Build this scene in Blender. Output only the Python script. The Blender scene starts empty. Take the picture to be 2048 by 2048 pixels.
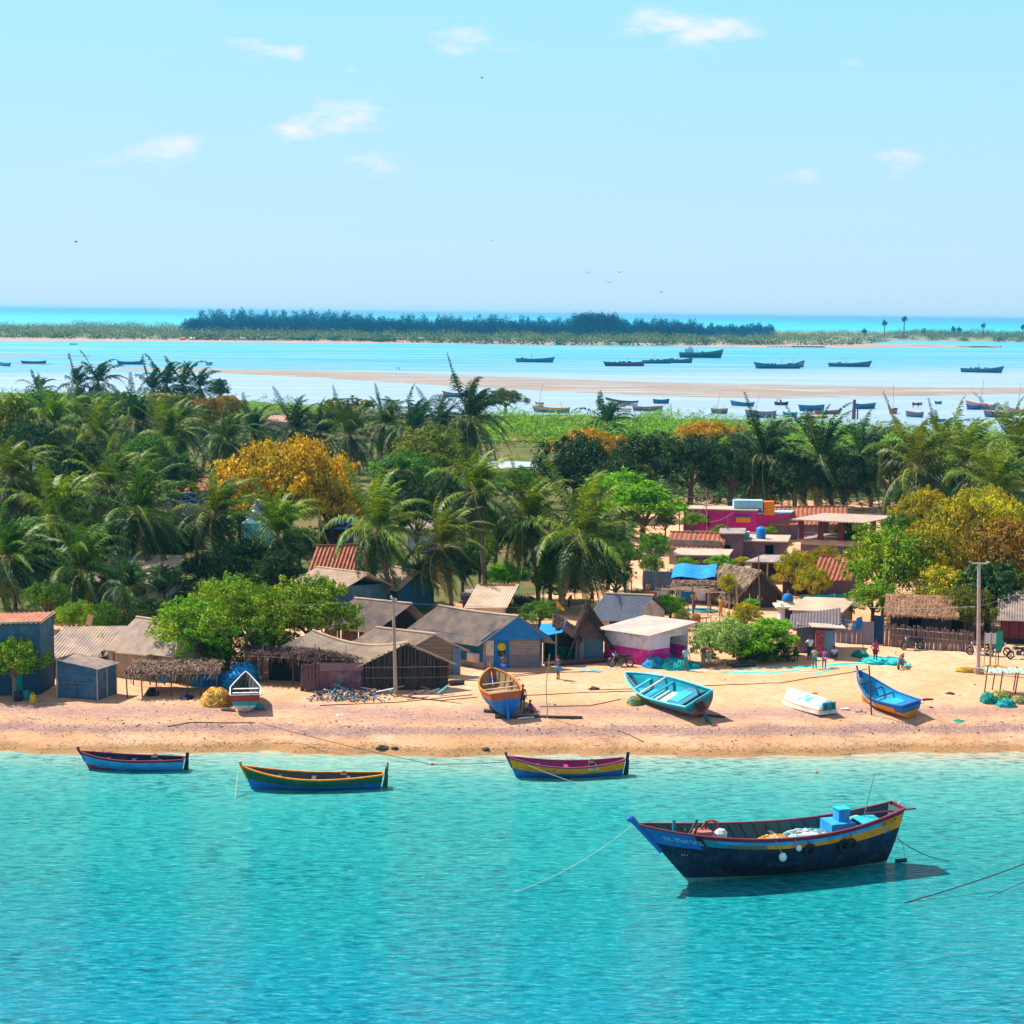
import bpy, math, random
from mathutils import Vector, Matrix, Euler, noise
R = math.radians
SC = bpy.context.scene
COL = SC.collection
# ------------------------------------------------------------------ camera
CAM_H = 26.0
F = 3400.0                      # focal length in pixels of the 2048 px wide photograph
cam_d = bpy.data.cameras.new('camera'); cam = bpy.data.objects.new('camera', cam_d); COL.objects.link(cam)
cam_d.sensor_width = 36; cam_d.sensor_fit = 'HORIZONTAL'; cam_d.lens = 36*F/2048
cam_d.clip_start = 0.5; cam_d.clip_end = 60000
PITCH = math.atan(396/F); ROLL = R(0.615)
CM = Matrix.Rotation(R(90)-PITCH, 3, 'X') @ Matrix.Rotation(ROLL, 3, 'Z')
cam.matrix_world = Matrix.Translation((0, 0, CAM_H)) @ CM.to_4x4()
SC.camera = cam
# ------------------------------------------------------------------ sun, sky, exposure
SUN_EL, SUN_AZ = R(52), R(-62)          # azimuth clockwise from +y (north, away from the camera)
sd = Vector((math.sin(SUN_AZ)*math.cos(SUN_EL), math.cos(SUN_AZ)*math.cos(SUN_EL), math.sin(SUN_EL)))
sl = bpy.data.lights.new('sun', 'SUN'); sl.energy = 5.0; sl.angle = R(0.53); sl.color = (1.0, .93, .82)
so = bpy.data.objects.new('sun', sl); COL.objects.link(so); so.location = (0, 0, 200)
so.rotation_euler = sd.to_track_quat('Z', 'Y').to_euler()
W = bpy.data.worlds.new('World'); SC.world = W; W.use_nodes = True
wn, wl = W.node_tree.nodes, W.node_tree.links
wn.clear()
def _n(nodes, t, **k):
    n = nodes.new(t)
    for a, v in k.items(): setattr(n, a, v)
    return n
wo = _n(wn, 'ShaderNodeOutputWorld'); wb = _n(wn, 'ShaderNodeBackground'); wb.inputs['Strength'].default_value = 0.095
sky = _n(wn, 'ShaderNodeTexSky'); sky.sky_type = 'NISHITA'; sky.sun_disc = False
sky.sun_elevation = SUN_EL; sky.sun_rotation = SUN_AZ; sky.altitude = 20
sky.air_density = 1.0; sky.dust_density = 0.6; sky.ozone_density = 2.0
tint = _n(wn, 'ShaderNodeMix', data_type='RGBA', blend_type='MULTIPLY'); tint.inputs['Factor'].default_value = 1
tint.inputs[7].default_value = (0.92, 1.0, 1.04, 1)
wl.new(sky.outputs[0], tint.inputs[6])
haze_col = _n(wn, 'ShaderNodeValToRGB'); hmix = _n(wn, 'ShaderNodeMix', data_type='RGBA')
# clouds by real sky direction: (azimuth, elevation) tangents of each soft bank
tc = _n(wn, 'ShaderNodeTexCoord'); sep = _n(wn, 'ShaderNodeSeparateXYZ'); wl.new(tc.outputs['Generated'], sep.inputs[0])
def wmath(op, a, b=None, c=None):
    n = _n(wn, 'ShaderNodeMath', operation=op)
    for i, v in enumerate((a, b, c)):
        if v is None: continue
        if isinstance(v, (int, float)): n.inputs[i].default_value = v
        else: wl.new(v, n.inputs[i])
    return n.outputs[0]
ymax = wmath('MAXIMUM', sep.outputs[1], 0.05)
tx = wmath('DIVIDE', sep.outputs[0], ymax); tz = wmath('DIVIDE', sep.outputs[2], ymax)
# humid air near the horizon: pale blue, turning cyan higher up (by true elevation)
er = _n(wn, 'ShaderNodeMapRange'); wl.new(sep.outputs[2], er.inputs[0]); er.inputs[1].default_value = 0; er.inputs[2].default_value = .5; wl.new(er.outputs[0], haze_col.inputs[0])
_e = haze_col.color_ramp.elements; _e[0].position = 0; _e[0].color = (.49, .74, .98, 1); _e[1].position = 1; _e[1].color = (.62, .66, .72, 1)
for _p, _c in ((.15, (.46, .75, .95)), (.34, (.38, .79, .97)), (.5, (.22, .80, .98)), (.7, (.5, .68, .8))): _k = _e.new(_p); _k.color = (*_c, 1)
fr_ = _n(wn, 'ShaderNodeMapRange'); wl.new(sep.outputs[2], fr_.inputs[0]); fr_.inputs[1].default_value = .26; fr_.inputs[2].default_value = .5; fr_.inputs[3].default_value = .85; fr_.inputs[4].default_value = .5
hsc = _n(wn, 'ShaderNodeVectorMath', operation='SCALE'); wl.new(haze_col.outputs[0], hsc.inputs[0]); hsc.inputs['Scale'].default_value = 6.75
wl.new(fr_.outputs[0], hmix.inputs[0]); wl.new(tint.outputs[2], hmix.inputs[6]); wl.new(hsc.outputs[0], hmix.inputs[7])
def skydir(px, py):
    v = CM @ Vector((px-1024, -(py-1024), -F)); return v.x/v.y, v.z/v.y
total = None
cxy = _n(wn, 'ShaderNodeCombineXYZ'); wl.new(tx, cxy.inputs[0]); wl.new(tz, cxy.inputs[1])
nz = _n(wn, 'ShaderNodeTexNoise'); nz.inputs['Scale'].default_value = 55; nz.inputs['Detail'].default_value = 7; nz.inputs['Roughness'].default_value = .62
mp = _n(wn, 'ShaderNodeMapping'); mp.inputs['Scale'].default_value = (0.6, 1.5, 1); wl.new(cxy.outputs[0], mp.inputs[0]); wl.new(mp.outputs[0], nz.inputs[0])
for (px, py, rx, ry, a) in [(1370, 52, 130, 36, 1.0), (1500, 62, 70, 20, .45), (520, 95, 60, 24, .8), (600, 108, 34, 18, .5), (930, 82, 75, 26, .8),
                            (690, 225, 85, 32, .95), (590, 258, 120, 24, .6), (345, 288, 90, 24, .75), (235, 318, 100, 18, .6), (760, 325, 75, 30, .6),
                            (1800, 318, 60, 28, .75), (1695, 128, 34, 12, .45), (1580, 355, 80, 24, .5), (700, 140, 30, 10, .3), (1060, 100, 40, 10, .3)]:
    cx, cz = skydir(px, py)
    dx = wmath('MULTIPLY', wmath('SUBTRACT', tx, cx), F/rx); dz = wmath('MULTIPLY', wmath('SUBTRACT', tz, cz), F/ry)
    r2 = wmath('ADD', wmath('MULTIPLY', dx, dx), wmath('MULTIPLY', dz, dz))
    e = wmath('MULTIPLY', wmath('POWER', 2.718, wmath('MULTIPLY', r2, -1.0)), a)
    total = e if total is None else wmath('ADD', total, e)
cl = wmath('ADD', wmath('MULTIPLY', total, 1.2), wmath('MULTIPLY', wmath('SUBTRACT', nz.outputs[0], .60), 2.6))
mr = _n(wn, 'ShaderNodeMapRange'); mr.interpolation_type = 'SMOOTHSTEP'
wl.new(cl, mr.inputs[0]); mr.inputs[1].default_value = 0.05; mr.inputs[2].default_value = 1.3; mr.inputs[3].default_value = 0; mr.inputs[4].default_value = .85
cmix = _n(wn, 'ShaderNodeMix', data_type='RGBA'); wl.new(mr.outputs[0], cmix.inputs[0]); wl.new(hmix.outputs[2], cmix.inputs[6]); cmix.inputs[7].default_value = (6.3, 6.1, 6.3, 1)
wl.new(cmix.outputs[2], wb.inputs['Color']); wl.new(wb.outputs[0], wo.inputs[0])
SC.view_settings.view_transform = 'Standard'; SC.view_settings.look = 'None'; SC.view_settings.gamma = 1
SC.view_settings.exposure = 0.76
SC.cycles.max_bounces = 6; SC.cycles.diffuse_bounces = 3; SC.cycles.glossy_bounces = 3; SC.cycles.transmission_bounces = 3
SC.cycles.volume_bounces = 0; SC.cycles.transparent_max_bounces = 8

# ------------------------------------------------------------------ projection of photograph pixels onto the world
GZ = 1.5                                 # level of the village ground above the water
def ray(px, py): return CM @ Vector((px-1024, -(py-1024), -F))
def P(px, py, z=None):
    """the point at height z (without z: on the ground) that the photograph shows at (px, py)"""
    if z is None:
        q = P(px, py, GZ)
        if py < 1385: return q
        for _ in range(12): q = P(px, py, .5*q.z+.5*max(.15, ground_h(q.x, q.y)))
        return q
    v = ray(px, py); k = (z-CAM_H)/v.z
    return Vector((v.x*k, v.y*k, z))
def PD(px, py, y):
    """the point on the plane at distance y that the photograph shows at (px, py)"""
    v = ray(px, py); k = y/v.y
    return Vector((v.x*k, y, CAM_H+v.z*k))
def ppm(y): return F/y*1.0               # photograph pixels per metre at distance y

# ------------------------------------------------------------------ materials
def lin(c):
    if isinstance(c, str):
        c = tuple(int(c[i:i+2], 16)/255 for i in (0, 2, 4))
        return tuple(((x+.055)/1.055)**2.4 if x > .04045 else x/12.92 for x in c)
    return c
MATS = {}
def mat(name, c, c2=None, var=.25, scale=2.0, rough=.8, bump=0.0, bscale=None, stretch=(1, 1, 1), dirt=None, metal=0, spec=.3, kind=None, trans=0.0, wave=None):
    """procedural paint, wood, metal, cloth: two tones broken by noise, optional grain, wave stripes and stains"""
    if name in MATS: return MATS[name]
    m = bpy.data.materials.new(name); m.use_nodes = True; MATS[name] = m
    ns, ls = m.node_tree.nodes, m.node_tree.links
    b = ns['Principled BSDF']; out = ns['Material Output']
    c = lin(c); c2 = lin(c2) if c2 else tuple(max(0, x*(1-var)) for x in c)
    co = _n(ns, 'ShaderNodeTexCoord'); mpn = _n(ns, 'ShaderNodeMapping'); mpn.inputs['Scale'].default_value = stretch
    ls.new(co.outputs['Object'], mpn.inputs[0])
    n1 = _n(ns, 'ShaderNodeTexNoise'); n1.inputs['Scale'].default_value = scale; n1.inputs['Detail'].default_value = 5; n1.inputs['Roughness'].default_value = .65
    ls.new(mpn.outputs[0], n1.inputs[0])
    r = _n(ns, 'ShaderNodeMapRange'); r.inputs[1].default_value = .36; r.inputs[2].default_value = .64; ls.new(n1.outputs[0], r.inputs[0])
    mx = _n(ns, 'ShaderNodeMix', data_type='RGBA'); mx.inputs[6].default_value = (*c, 1); mx.inputs[7].default_value = (*c2, 1)
    ls.new(r.outputs[0], mx.inputs[0]); colr = mx.outputs[2]
    if kind == 'leaf':
        g = _n(ns, 'ShaderNodeNewGeometry')
        r2 = _n(ns, 'ShaderNodeMapRange'); r2.inputs[3].default_value = .32; r2.inputs[4].default_value = 1.65; ls.new(g.outputs['Random Per Island'], r2.inputs[0])
        m2 = _n(ns, 'ShaderNodeMix', data_type='RGBA', blend_type='MULTIPLY'); m2.inputs[0].default_value = 1
        ls.new(colr, m2.inputs[6]); ls.new(r2.outputs[0], m2.inputs[7]); colr = m2.outputs[2]
        oi = _n(ns, 'ShaderNodeObjectInfo'); hs = _n(ns, 'ShaderNodeHueSaturation')
        r3 = _n(ns, 'ShaderNodeMapRange'); r3.inputs[3].default_value = .485; r3.inputs[4].default_value = .515; ls.new(oi.outputs['Random'], r3.inputs[0]); ls.new(r3.outputs[0], hs.inputs['Hue'])
        r4 = _n(ns, 'ShaderNodeMapRange'); r4.inputs[3].default_value = .8; r4.inputs[4].default_value = 1.2; ls.new(oi.outputs['Random'], r4.inputs[0]); ls.new(r4.outputs[0], hs.inputs['Value'])
        ls.new(colr, hs.inputs['Color']); colr = hs.outputs[0]
        df = _n(ns, 'ShaderNodeBsdfDiffuse'); tr = _n(ns, 'ShaderNodeBsdfTranslucent'); gl = _n(ns, 'ShaderNodeBsdfGlossy'); gl.inputs['Roughness'].default_value = .5
        a1 = _n(ns, 'ShaderNodeMixShader'); a1.inputs[0].default_value = .20; a2 = _n(ns, 'ShaderNodeMixShader'); a2.inputs[0].default_value = spec*.05
        ls.new(colr, df.inputs[0]); 
        m4 = _n(ns, 'ShaderNodeMix', data_type='RGBA', blend_type='MULTIPLY'); m4.inputs[0].default_value = 1; m4.inputs[7].default_value = (1.3, 1.35, .5, 1); ls.new(colr, m4.inputs[6]); ls.new(m4.outputs[2], tr.inputs[0])
        ls.new(df.outputs[0], a1.inputs[1]); ls.new(tr.outputs[0], a1.inputs[2]); ls.new(a1.outputs[0], a2.inputs[1]); ls.new(gl.outputs[0], a2.inputs[2]); ls.new(a2.outputs[0], out.inputs[0])
        ns.remove(b); return m
    if wave:                                  # (colour, scale, axis, width): painted or worn lines, courses, boards
        wc, wsc, ax, wd = wave
        wv = _n(ns, 'ShaderNodeSeparateXYZ'); ls.new(co.outputs['Object'], wv.inputs[0])
        fr = _n(ns, 'ShaderNodeMath', operation='MULTIPLY'); fr.inputs[1].default_value = wsc; ls.new(wv.outputs['XYZ'.index(ax)], fr.inputs[0])
        f2 = _n(ns, 'ShaderNodeMath', operation='FRACT'); ls.new(fr.outputs[0], f2.inputs[0])
        f3 = _n(ns, 'ShaderNodeMath', operation='LESS_THAN'); f3.inputs[1].default_value = wd; ls.new(f2.outputs[0], f3.inputs[0])
        f4 = _n(ns, 'ShaderNodeMath', operation='MULTIPLY'); f4.inputs[1].default_value = .8; ls.new(f3.outputs[0], f4.inputs[0])
        m3 = _n(ns, 'ShaderNodeMix', data_type='RGBA'); ls.new(f4.outputs[0], m3.inputs[0]); ls.new(colr, m3.inputs[6]); m3.inputs[7].default_value = (*lin(wc), 1); colr = m3.outputs[2]
    if dirt:
        n2 = _n(ns, 'ShaderNodeTexNoise'); n2.inputs['Scale'].default_value = scale*.8; n2.inputs['Detail'].default_value = 7; n2.inputs['Roughness'].default_value = .75
        mp2 = _n(ns, 'ShaderNodeMapping'); mp2.inputs['Location'].default_value = (7, 3, 5); ls.new(co.outputs['Object'], mp2.inputs[0]); ls.new(mp2.outputs[0], n2.inputs[0])
        r5 = _n(ns, 'ShaderNodeMapRange'); r5.inputs[1].default_value = .49; r5.inputs[2].default_value = .64; ls.new(n2.outputs[0], r5.inputs[0])
        m5 = _n(ns, 'ShaderNodeMix', data_type='RGBA'); ls.new(r5.outputs[0], m5.inputs[0]); ls.new(colr, m5.inputs[6]); m5.inputs[7].default_value = (*lin(dirt), 1); colr = m5.outputs[2]
    ls.new(colr, b.inputs['Base Color']); b.inputs['Roughness'].default_value = rough; b.inputs['Metallic'].default_value = metal
    b.inputs['Specular IOR Level'].default_value = spec
    if bump:
        n3 = _n(ns, 'ShaderNodeTexNoise'); n3.inputs['Scale'].default_value = bscale or scale*6; n3.inputs['Detail'].default_value = 6
        ls.new(mpn.outputs[0], n3.inputs[0]); bp = _n(ns, 'ShaderNodeBump'); bp.inputs['Strength'].default_value = .8; bp.inputs['Distance'].default_value = bump
        ls.new(n3.outputs[0], bp.inputs['Height']); ls.new(bp.outputs[0], b.inputs['Normal'])
    return m

# ------------------------------------------------------------------ mesh helpers
class MB:
    def __init__(s): s.v = []; s.f = []; s.m = []; s.mats = []
    def mi(s, m):
        if m is None: return 0
        if m not in s.mats: s.mats.append(m)
        return s.mats.index(m)
    def face(s, pts, m=None):
        k = len(s.v); s.v.extend([tuple(p) for p in pts]); s.f.append(tuple(range(k, k+len(pts)))); s.m.append(s.mi(m))
    def add(s, vs, fs, m=None):
        k = len(s.v); s.v.extend([tuple(p) for p in vs]); i = s.mi(m)
        for f in fs: s.f.append(tuple(k+a for a in f)); s.m.append(i)
    def box(s, c, d, m=None, rot=None, taper=1.0):
        c = Vector(c); hx, hy, hz = d[0]/2, d[1]/2, d[2]/2; vs = []
        for z in (-1, 1):
            t = taper if z > 0 else 1
            for x, y in ((-1, -1), (1, -1), (1, 1), (-1, 1)):
                p = Vector((x*hx*t, y*hy*t, z*hz))
                if rot is not None: p = rot @ p
                vs.append(c+p)
        s.add(vs, [(3, 2, 1, 0), (4, 5, 6, 7), (0, 1, 5, 4), (1, 2, 6, 5), (2, 3, 7, 6), (3, 0, 4, 7)], m)
    def tube(s, pts, r, m=None, n=6, r2=None):
        pts = [Vector(p) for p in pts]; vs = []; fs = []; N = len(pts)
        for i, p in enumerate(pts):
            d = (pts[min(i+1, N-1)]-pts[max(i-1, 0)]).normalized()
            u = d.cross(Vector((0, 0, 1)) if abs(d.z) < .9 else Vector((1, 0, 0))).normalized(); w = d.cross(u)
            rr = r[i] if isinstance(r, (list, tuple)) else (r + ((r2-r)*i/(N-1) if r2 is not None else 0))
            for k in range(n):
                a = 2*math.pi*k/n; vs.append(p+(u*math.cos(a)+w*math.sin(a))*rr)
        for i in range(N-1):
            for k in range(n): fs.append((i*n+k, i*n+(k+1) % n, (i+1)*n+(k+1) % n, (i+1)*n+k))
        fs.append(tuple(range(n-1, -1, -1))); fs.append(tuple(range((N-1)*n, N*n)))
        s.add(vs, fs, m)
    def ell(s, c, r, m=None, nu=10, nv=7, z0=-1.0, jit=0, seed=0):
        rnd = random.Random(seed); c = Vector(c); vs = []; fs = []
        a0 = math.asin(max(-1, z0))
        for i in range(nv+1):
            a = a0+(math.pi/2-a0)*i/nv
            for k in range(nu):
                b = 2*math.pi*k/nu; j = 1+rnd.uniform(-jit, jit)
                vs.append(c+Vector((r[0]*math.cos(a)*math.cos(b)*j, r[1]*math.cos(a)*math.sin(b)*j, r[2]*math.sin(a)*j)))
        for i in range(nv):
            for k in range(nu): fs.append((i*nu+k, i*nu+(k+1) % nu, (i+1)*nu+(k+1) % nu, (i+1)*nu+k))
        s.add(vs, fs, m)
    def cyl(s, c, r, h, m=None, n=14, r2=None):
        c = Vector(c); s.tube([c, c+Vector((0, 0, h))], r, m, n, r2)
    def torus(s, c, R1, r1, m=None, axis='y', n=18, k=6, arc=1.0):
        c = Vector(c); vs = []; fs = []; nn = n if arc >= 1 else n+1
        for i in range(nn):
            a = 2*math.pi*arc*i/n
            for j in range(k):
                b = 2*math.pi*j/k; rr = R1+r1*math.cos(b); h = r1*math.sin(b)
                p = {'y': (rr*math.cos(a), h, rr*math.sin(a)), 'z': (rr*math.cos(a), rr*math.sin(a), h), 'x': (h, rr*math.cos(a), rr*math.sin(a))}[axis]
                vs.append(c+Vector(p))
        for i in range(n if arc >= 1 else n):
            for j in range(k): fs.append((i*k+j, i*k+(j+1) % k, ((i+1) % nn)*k+(j+1) % k, ((i+1) % nn)*k+j))
        s.add(vs, fs, m)
    def mesh(s, name, smooth=False):
        me = bpy.data.meshes.new(name); me.from_pydata(s.v, [], s.f)
        for m in s.mats: me.materials.append(m)
        if s.m: me.polygons.foreach_set('material_index', s.m)
        if smooth: me.polygons.foreach_set('use_smooth', [True]*len(me.polygons))
        me.update(); return me
    def build(s, name, parent=None, smooth=False, m=None):
        if m is not None and not s.mats: s.mats.append(m)
        me = s.mesh(name, smooth); o = bpy.data.objects.new(name, me); COL.objects.link(o)
        if parent is not None: o.parent = parent
        return o
def tag(o, label=None, cat=None, group=None, kind=None):
    if label: o['label'] = label
    if cat: o['category'] = cat
    if group: o['group'] = group
    if kind: o['kind'] = kind
    return o
def thing(name, label, cat, loc=(0, 0, 0), rz=0, group=None):
    o = bpy.data.objects.new(name, None); o.empty_display_size = .3; COL.objects.link(o); o.location = loc; o.rotation_euler = (0, 0, rz)
    return tag(o, label, cat, group)
def link(name, me, parent=None, loc=(0, 0, 0), rot=(0, 0, 0), sc=(1, 1, 1), mats=None):
    o = bpy.data.objects.new(name, me); COL.objects.link(o); o.parent = parent; o.location = loc; o.rotation_euler = rot; o.scale = sc
    if mats:
        for i, m in enumerate(mats):
            o.material_slots[i].link = 'OBJECT'; o.material_slots[i].material = m
    return o
def catenary(a, b, sag, n=12):
    a, b = Vector(a), Vector(b); return [a.lerp(b, i/n)-Vector((0, 0, sag*4*(i/n)*(1-i/n))) for i in range(n+1)]
HAZE = .00010
# ================================================================== SETTING: water, land, island
def interp(tab, x):
    if x <= tab[0][0]: return tab[0][1]
    for (a, va), (b, vb) in zip(tab, tab[1:]):
        if x <= b: return va+(vb-va)*(x-a)/(b-a)
    return tab[-1][1]
NEAR = [(-900, 1498), (0, 1503), (500, 1506), (800, 1509), (1300, 1512), (1700, 1508), (2048, 1505), (3000, 1500)]   # near waterline in the photograph
FARS = [(-600, 776), (0, 782), (250, 792), (420, 800), (640, 812), (900, 830), (1100, 832), (1300, 838), (1500, 842), (1800, 862), (2048, 868), (2700, 880)]
def shore_world(tab, z=0):
    pts = []
    for i in range(len(tab)-1):
        for k in range(12):
            px = tab[i][0]+(tab[i+1][0]-tab[i][0])*k/12; pts.append(P(px, interp(tab, px), z))
    return pts
near_pts = sorted([(p.x, p.y) for p in shore_world(NEAR)]); far_pts = sorted([(p.x, p.y) for p in shore_world(FARS)])
def y_near(x): return interp(near_pts, x)+.35*math.sin(x*.31)+.2*math.sin(x*.83+1)+.12*math.sin(x*2.1)+.35*noise.noise((x*.45, 0, 9))
def y_far(x): return interp(far_pts, x)+5*math.sin(x*.05)+3*math.sin(x*.13)
def ground_h(x, y):
    d = y-y_near(x); e = y_far(x)-y
    h = 1.5*(1-math.exp(-max(d, 0)/2.2)) if d > 0 else d*.12
    he = 1.5*(1-math.exp(-max(e, 0)/18.0)) if e > 0 else e*.03
    b = noise.noise((x*.25, y*.25, 0))*.10+noise.noise((x*.9, y*.9, 3))*.04
    k = min(1, max(0, d/3))*(1-max(0, min(1, (d-70)/30))*.5)
    return min(h, he)+b*k
# land sheet: rows get coarser with distance
rows = []; y = 62.0
while y < 640: rows.append(y); y += .45 if y < 125 else (1.2 if y < 200 else 5.0)
cols = 300; v = []; f = []
for r_, yy in enumerate(rows):
    hw = 45+yy*.42
    for c in range(cols+1):
        x = -hw+2*hw*c/cols; v.append((x, yy, ground_h(x, yy)))
for r_ in range(len(rows)-1):
    for c in range(cols):
        k = r_*(cols+1)+c; f.append((k, k+1, k+cols+2, k+cols+1))
me = bpy.data.meshes.new('sandy_ground'); me.from_pydata(v, [], f); me.polygons.foreach_set('use_smooth', [True]*len(f))
# wear zones of the real ground: wrack line of shells and dead weed, damp foreshore, green verge inland
def zones(x, y):
    d = y-y_near(x)
    n = noise.noise((x*.12, y*.3, 7)); n2 = noise.noise((x*.5, y*1.1, 2))
    wr = max(0, 1-abs(d-2.2-.5*n-.3*n2)/1.3)
    wr2 = max(0, 1-abs(d-5.2-1.2*n)/4.2)*.72
    damp = max(0, 1-max(0, d-.2*n2)/.75)
    e_ = interp([(-60, 26), (-12, 30), (8, 42), (14, 120), (45, 120), (60, 60)], x*160/max(100, y)); grass = min(1, max(0, (d-e_+10*n)/12))
    return (max(wr, wr2), damp, grass)
ca = me.color_attributes.new('zones', 'FLOAT_COLOR', 'POINT')
buf = []
for p in v: z = zones(p[0], p[1]); buf.extend((z[0], z[1], z[2], 1))
ca.data.foreach_set('color', buf)
gm = bpy.data.materials.new('beach sand'); gm.use_nodes = True; ns, ls = gm.node_tree.nodes, gm.node_tree.links; b = ns['Principled BSDF']
def N(t, **k): return _n(ns, t, **k)
def noise_n(scale, detail=6, rough=.65, stretch=(1, 1, 1), loc=(0, 0, 0)):
    c = N('ShaderNodeTexCoord'); m_ = N('ShaderNodeMapping'); m_.inputs['Scale'].default_value = stretch; m_.inputs['Location'].default_value = loc
    ls.new(c.outputs['Object'], m_.inputs[0]); q = N('ShaderNodeTexNoise'); q.inputs['Scale'].default_value = scale; q.inputs['Detail'].default_value = detail; q.inputs['Roughness'].default_value = rough
    ls.new(m_.outputs[0], q.inputs[0]); return q.outputs[0]
def rng(s, a, b_, c=0., d=1.): q = N('ShaderNodeMapRange'); ls.new(s, q.inputs[0]); [q.inputs[i+1].__setattr__('default_value', t) for i, t in enumerate((a, b_, c, d))]; return q.outputs[0]
def mixc(fac, a, b_, bt='MIX'):
    q = N('ShaderNodeMix', data_type='RGBA', blend_type=bt)
    for i, t in ((0, fac), (6, a), (7, b_)):
        if isinstance(t, tuple): q.inputs[i].default_value = (*t, 1)
        elif isinstance(t, (int, float)): q.inputs[i].default_value = t
        else: ls.new(t, q.inputs[i])
    return q.outputs[2]
def mth(op, a, b_):
    q = N('ShaderNodeMath', operation=op)
    for i, t in enumerate((a, b_)):
        if isinstance(t, (int, float)): q.inputs[i].default_value = t
        else: ls.new(t, q.inputs[i])
    return q.outputs[0]
at = N('ShaderNodeAttribute', attribute_name='zones'); sp = N('ShaderNodeSeparateColor'); ls.new(at.outputs['Color'], sp.inputs[0])
c1 = mixc(rng(noise_n(.16, 6), .38, .62), (.74, .45, .28), (.67, .35, .18))
c1 = mixc(rng(noise_n(1.3, 8, .75, (1, 2.2, 1)), .48, .68), c1, (.46, .24, .14))
c1 = mixc(rng(noise_n(5, 6, .8, (1, 2, 1), (3, 1, 0)), .58, .7), c1, (.33, .17, .11))
wr = mth('MULTIPLY', sp.outputs[0], 1.0)
wfac = rng(mth('ADD', mth('MULTIPLY', wr, 1.0), mth('SUBTRACT', noise_n(1.1, 8, .8, (1, 3.0, 1), (1, 9, 0)), .5)), .35, .75)
wcol = mixc(rng(noise_n(4.2, 8, .85, (1, 2.0, 1)), .42, .6), (.50, .30, .27), (.20, .115, .125))
wcol = mixc(rng(noise_n(9, 6, .85, (1, 1.6, 1), (4, 4, 0)), .56, .64), wcol, (.75, .6, .48))
c2_ = mixc(mth('MULTIPLY', wfac, .82), c1, wcol)
c2_ = mixc(rng(sp.outputs[1], 0, .5), c2_, (.40, .22, .10))
gcol = mixc(rng(noise_n(.09, 6, .7), .4, .6), (.07, .10, .025), (.22, .12, .05))
gcol = mixc(rng(noise_n(.8, 6, .8), .45, .6), gcol, (.06, .12, .03))
c3 = mixc(rng(mth('ADD', sp.outputs[2], mth('SUBTRACT', noise_n(.05, 5, .7, (1, 1, 1), (2, 7, 0)), .5)), .4, .7), c2_, gcol)
ls.new(c3, b.inputs['Base Color']); b.inputs['Roughness'].default_value = .95; b.inputs['Specular IOR Level'].default_value = .15
bp = N('ShaderNodeBump'); bp.inputs['Strength'].default_value = 1; bp.inputs['Distance'].default_value = .12
hh = mth('ADD', noise_n(2.6, 9, .78), mth('MULTIPLY', noise_n(9, 6, .8), mth('ADD', mth('MULTIPLY', sp.outputs[0], 1.0), .25)))
ls.new(hh, bp.inputs['Height']); ls.new(bp.outputs[0], b.inputs['Normal'])
me.materials.append(gm); land = bpy.data.objects.new('sandy_ground', me); COL.objects.link(land); tag(land, kind='structure')

def water_mat(name, build, rough, bumps, ior=1.33, spec=.5):
    global ns, ls
    m = bpy.data.materials.new(name); m.use_nodes = True; ns, ls = m.node_tree.nodes, m.node_tree.links; b = ns['Principled BSDF']
    out = ns['Material Output']; ns.remove(b); df = N('ShaderNodeBsdfDiffuse'); gl = N('ShaderNodeBsdfGlossy'); gl.inputs['Roughness'].default_value = rough; fz = N('ShaderNodeFresnel'); fz.inputs['IOR'].default_value = ior
    ls.new(build(), df.inputs['Color']); ms_ = N('ShaderNodeMixShader'); ls.new(mth('MULTIPLY', fz.outputs[0], spec), ms_.inputs[0]); ls.new(df.outputs[0], ms_.inputs[1]); ls.new(gl.outputs[0], ms_.inputs[2]); ls.new(ms_.outputs[0], out.inputs[0])
    h = None
    for sc, st, amp, det in bumps:
        t = mth('MULTIPLY', noise_n(sc, det, .6, st, (sc, 0, 0)), amp); h = t if h is None else mth('ADD', h, t)
    bp = N('ShaderNodeBump'); bp.inputs['Strength'].default_value = 1; bp.inputs['Distance'].default_value = 1.0
    ls.new(h, bp.inputs['Height']); [ls.new(bp.outputs[0], q.inputs['Normal']) for q in (df, gl, fz)]; return m
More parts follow.
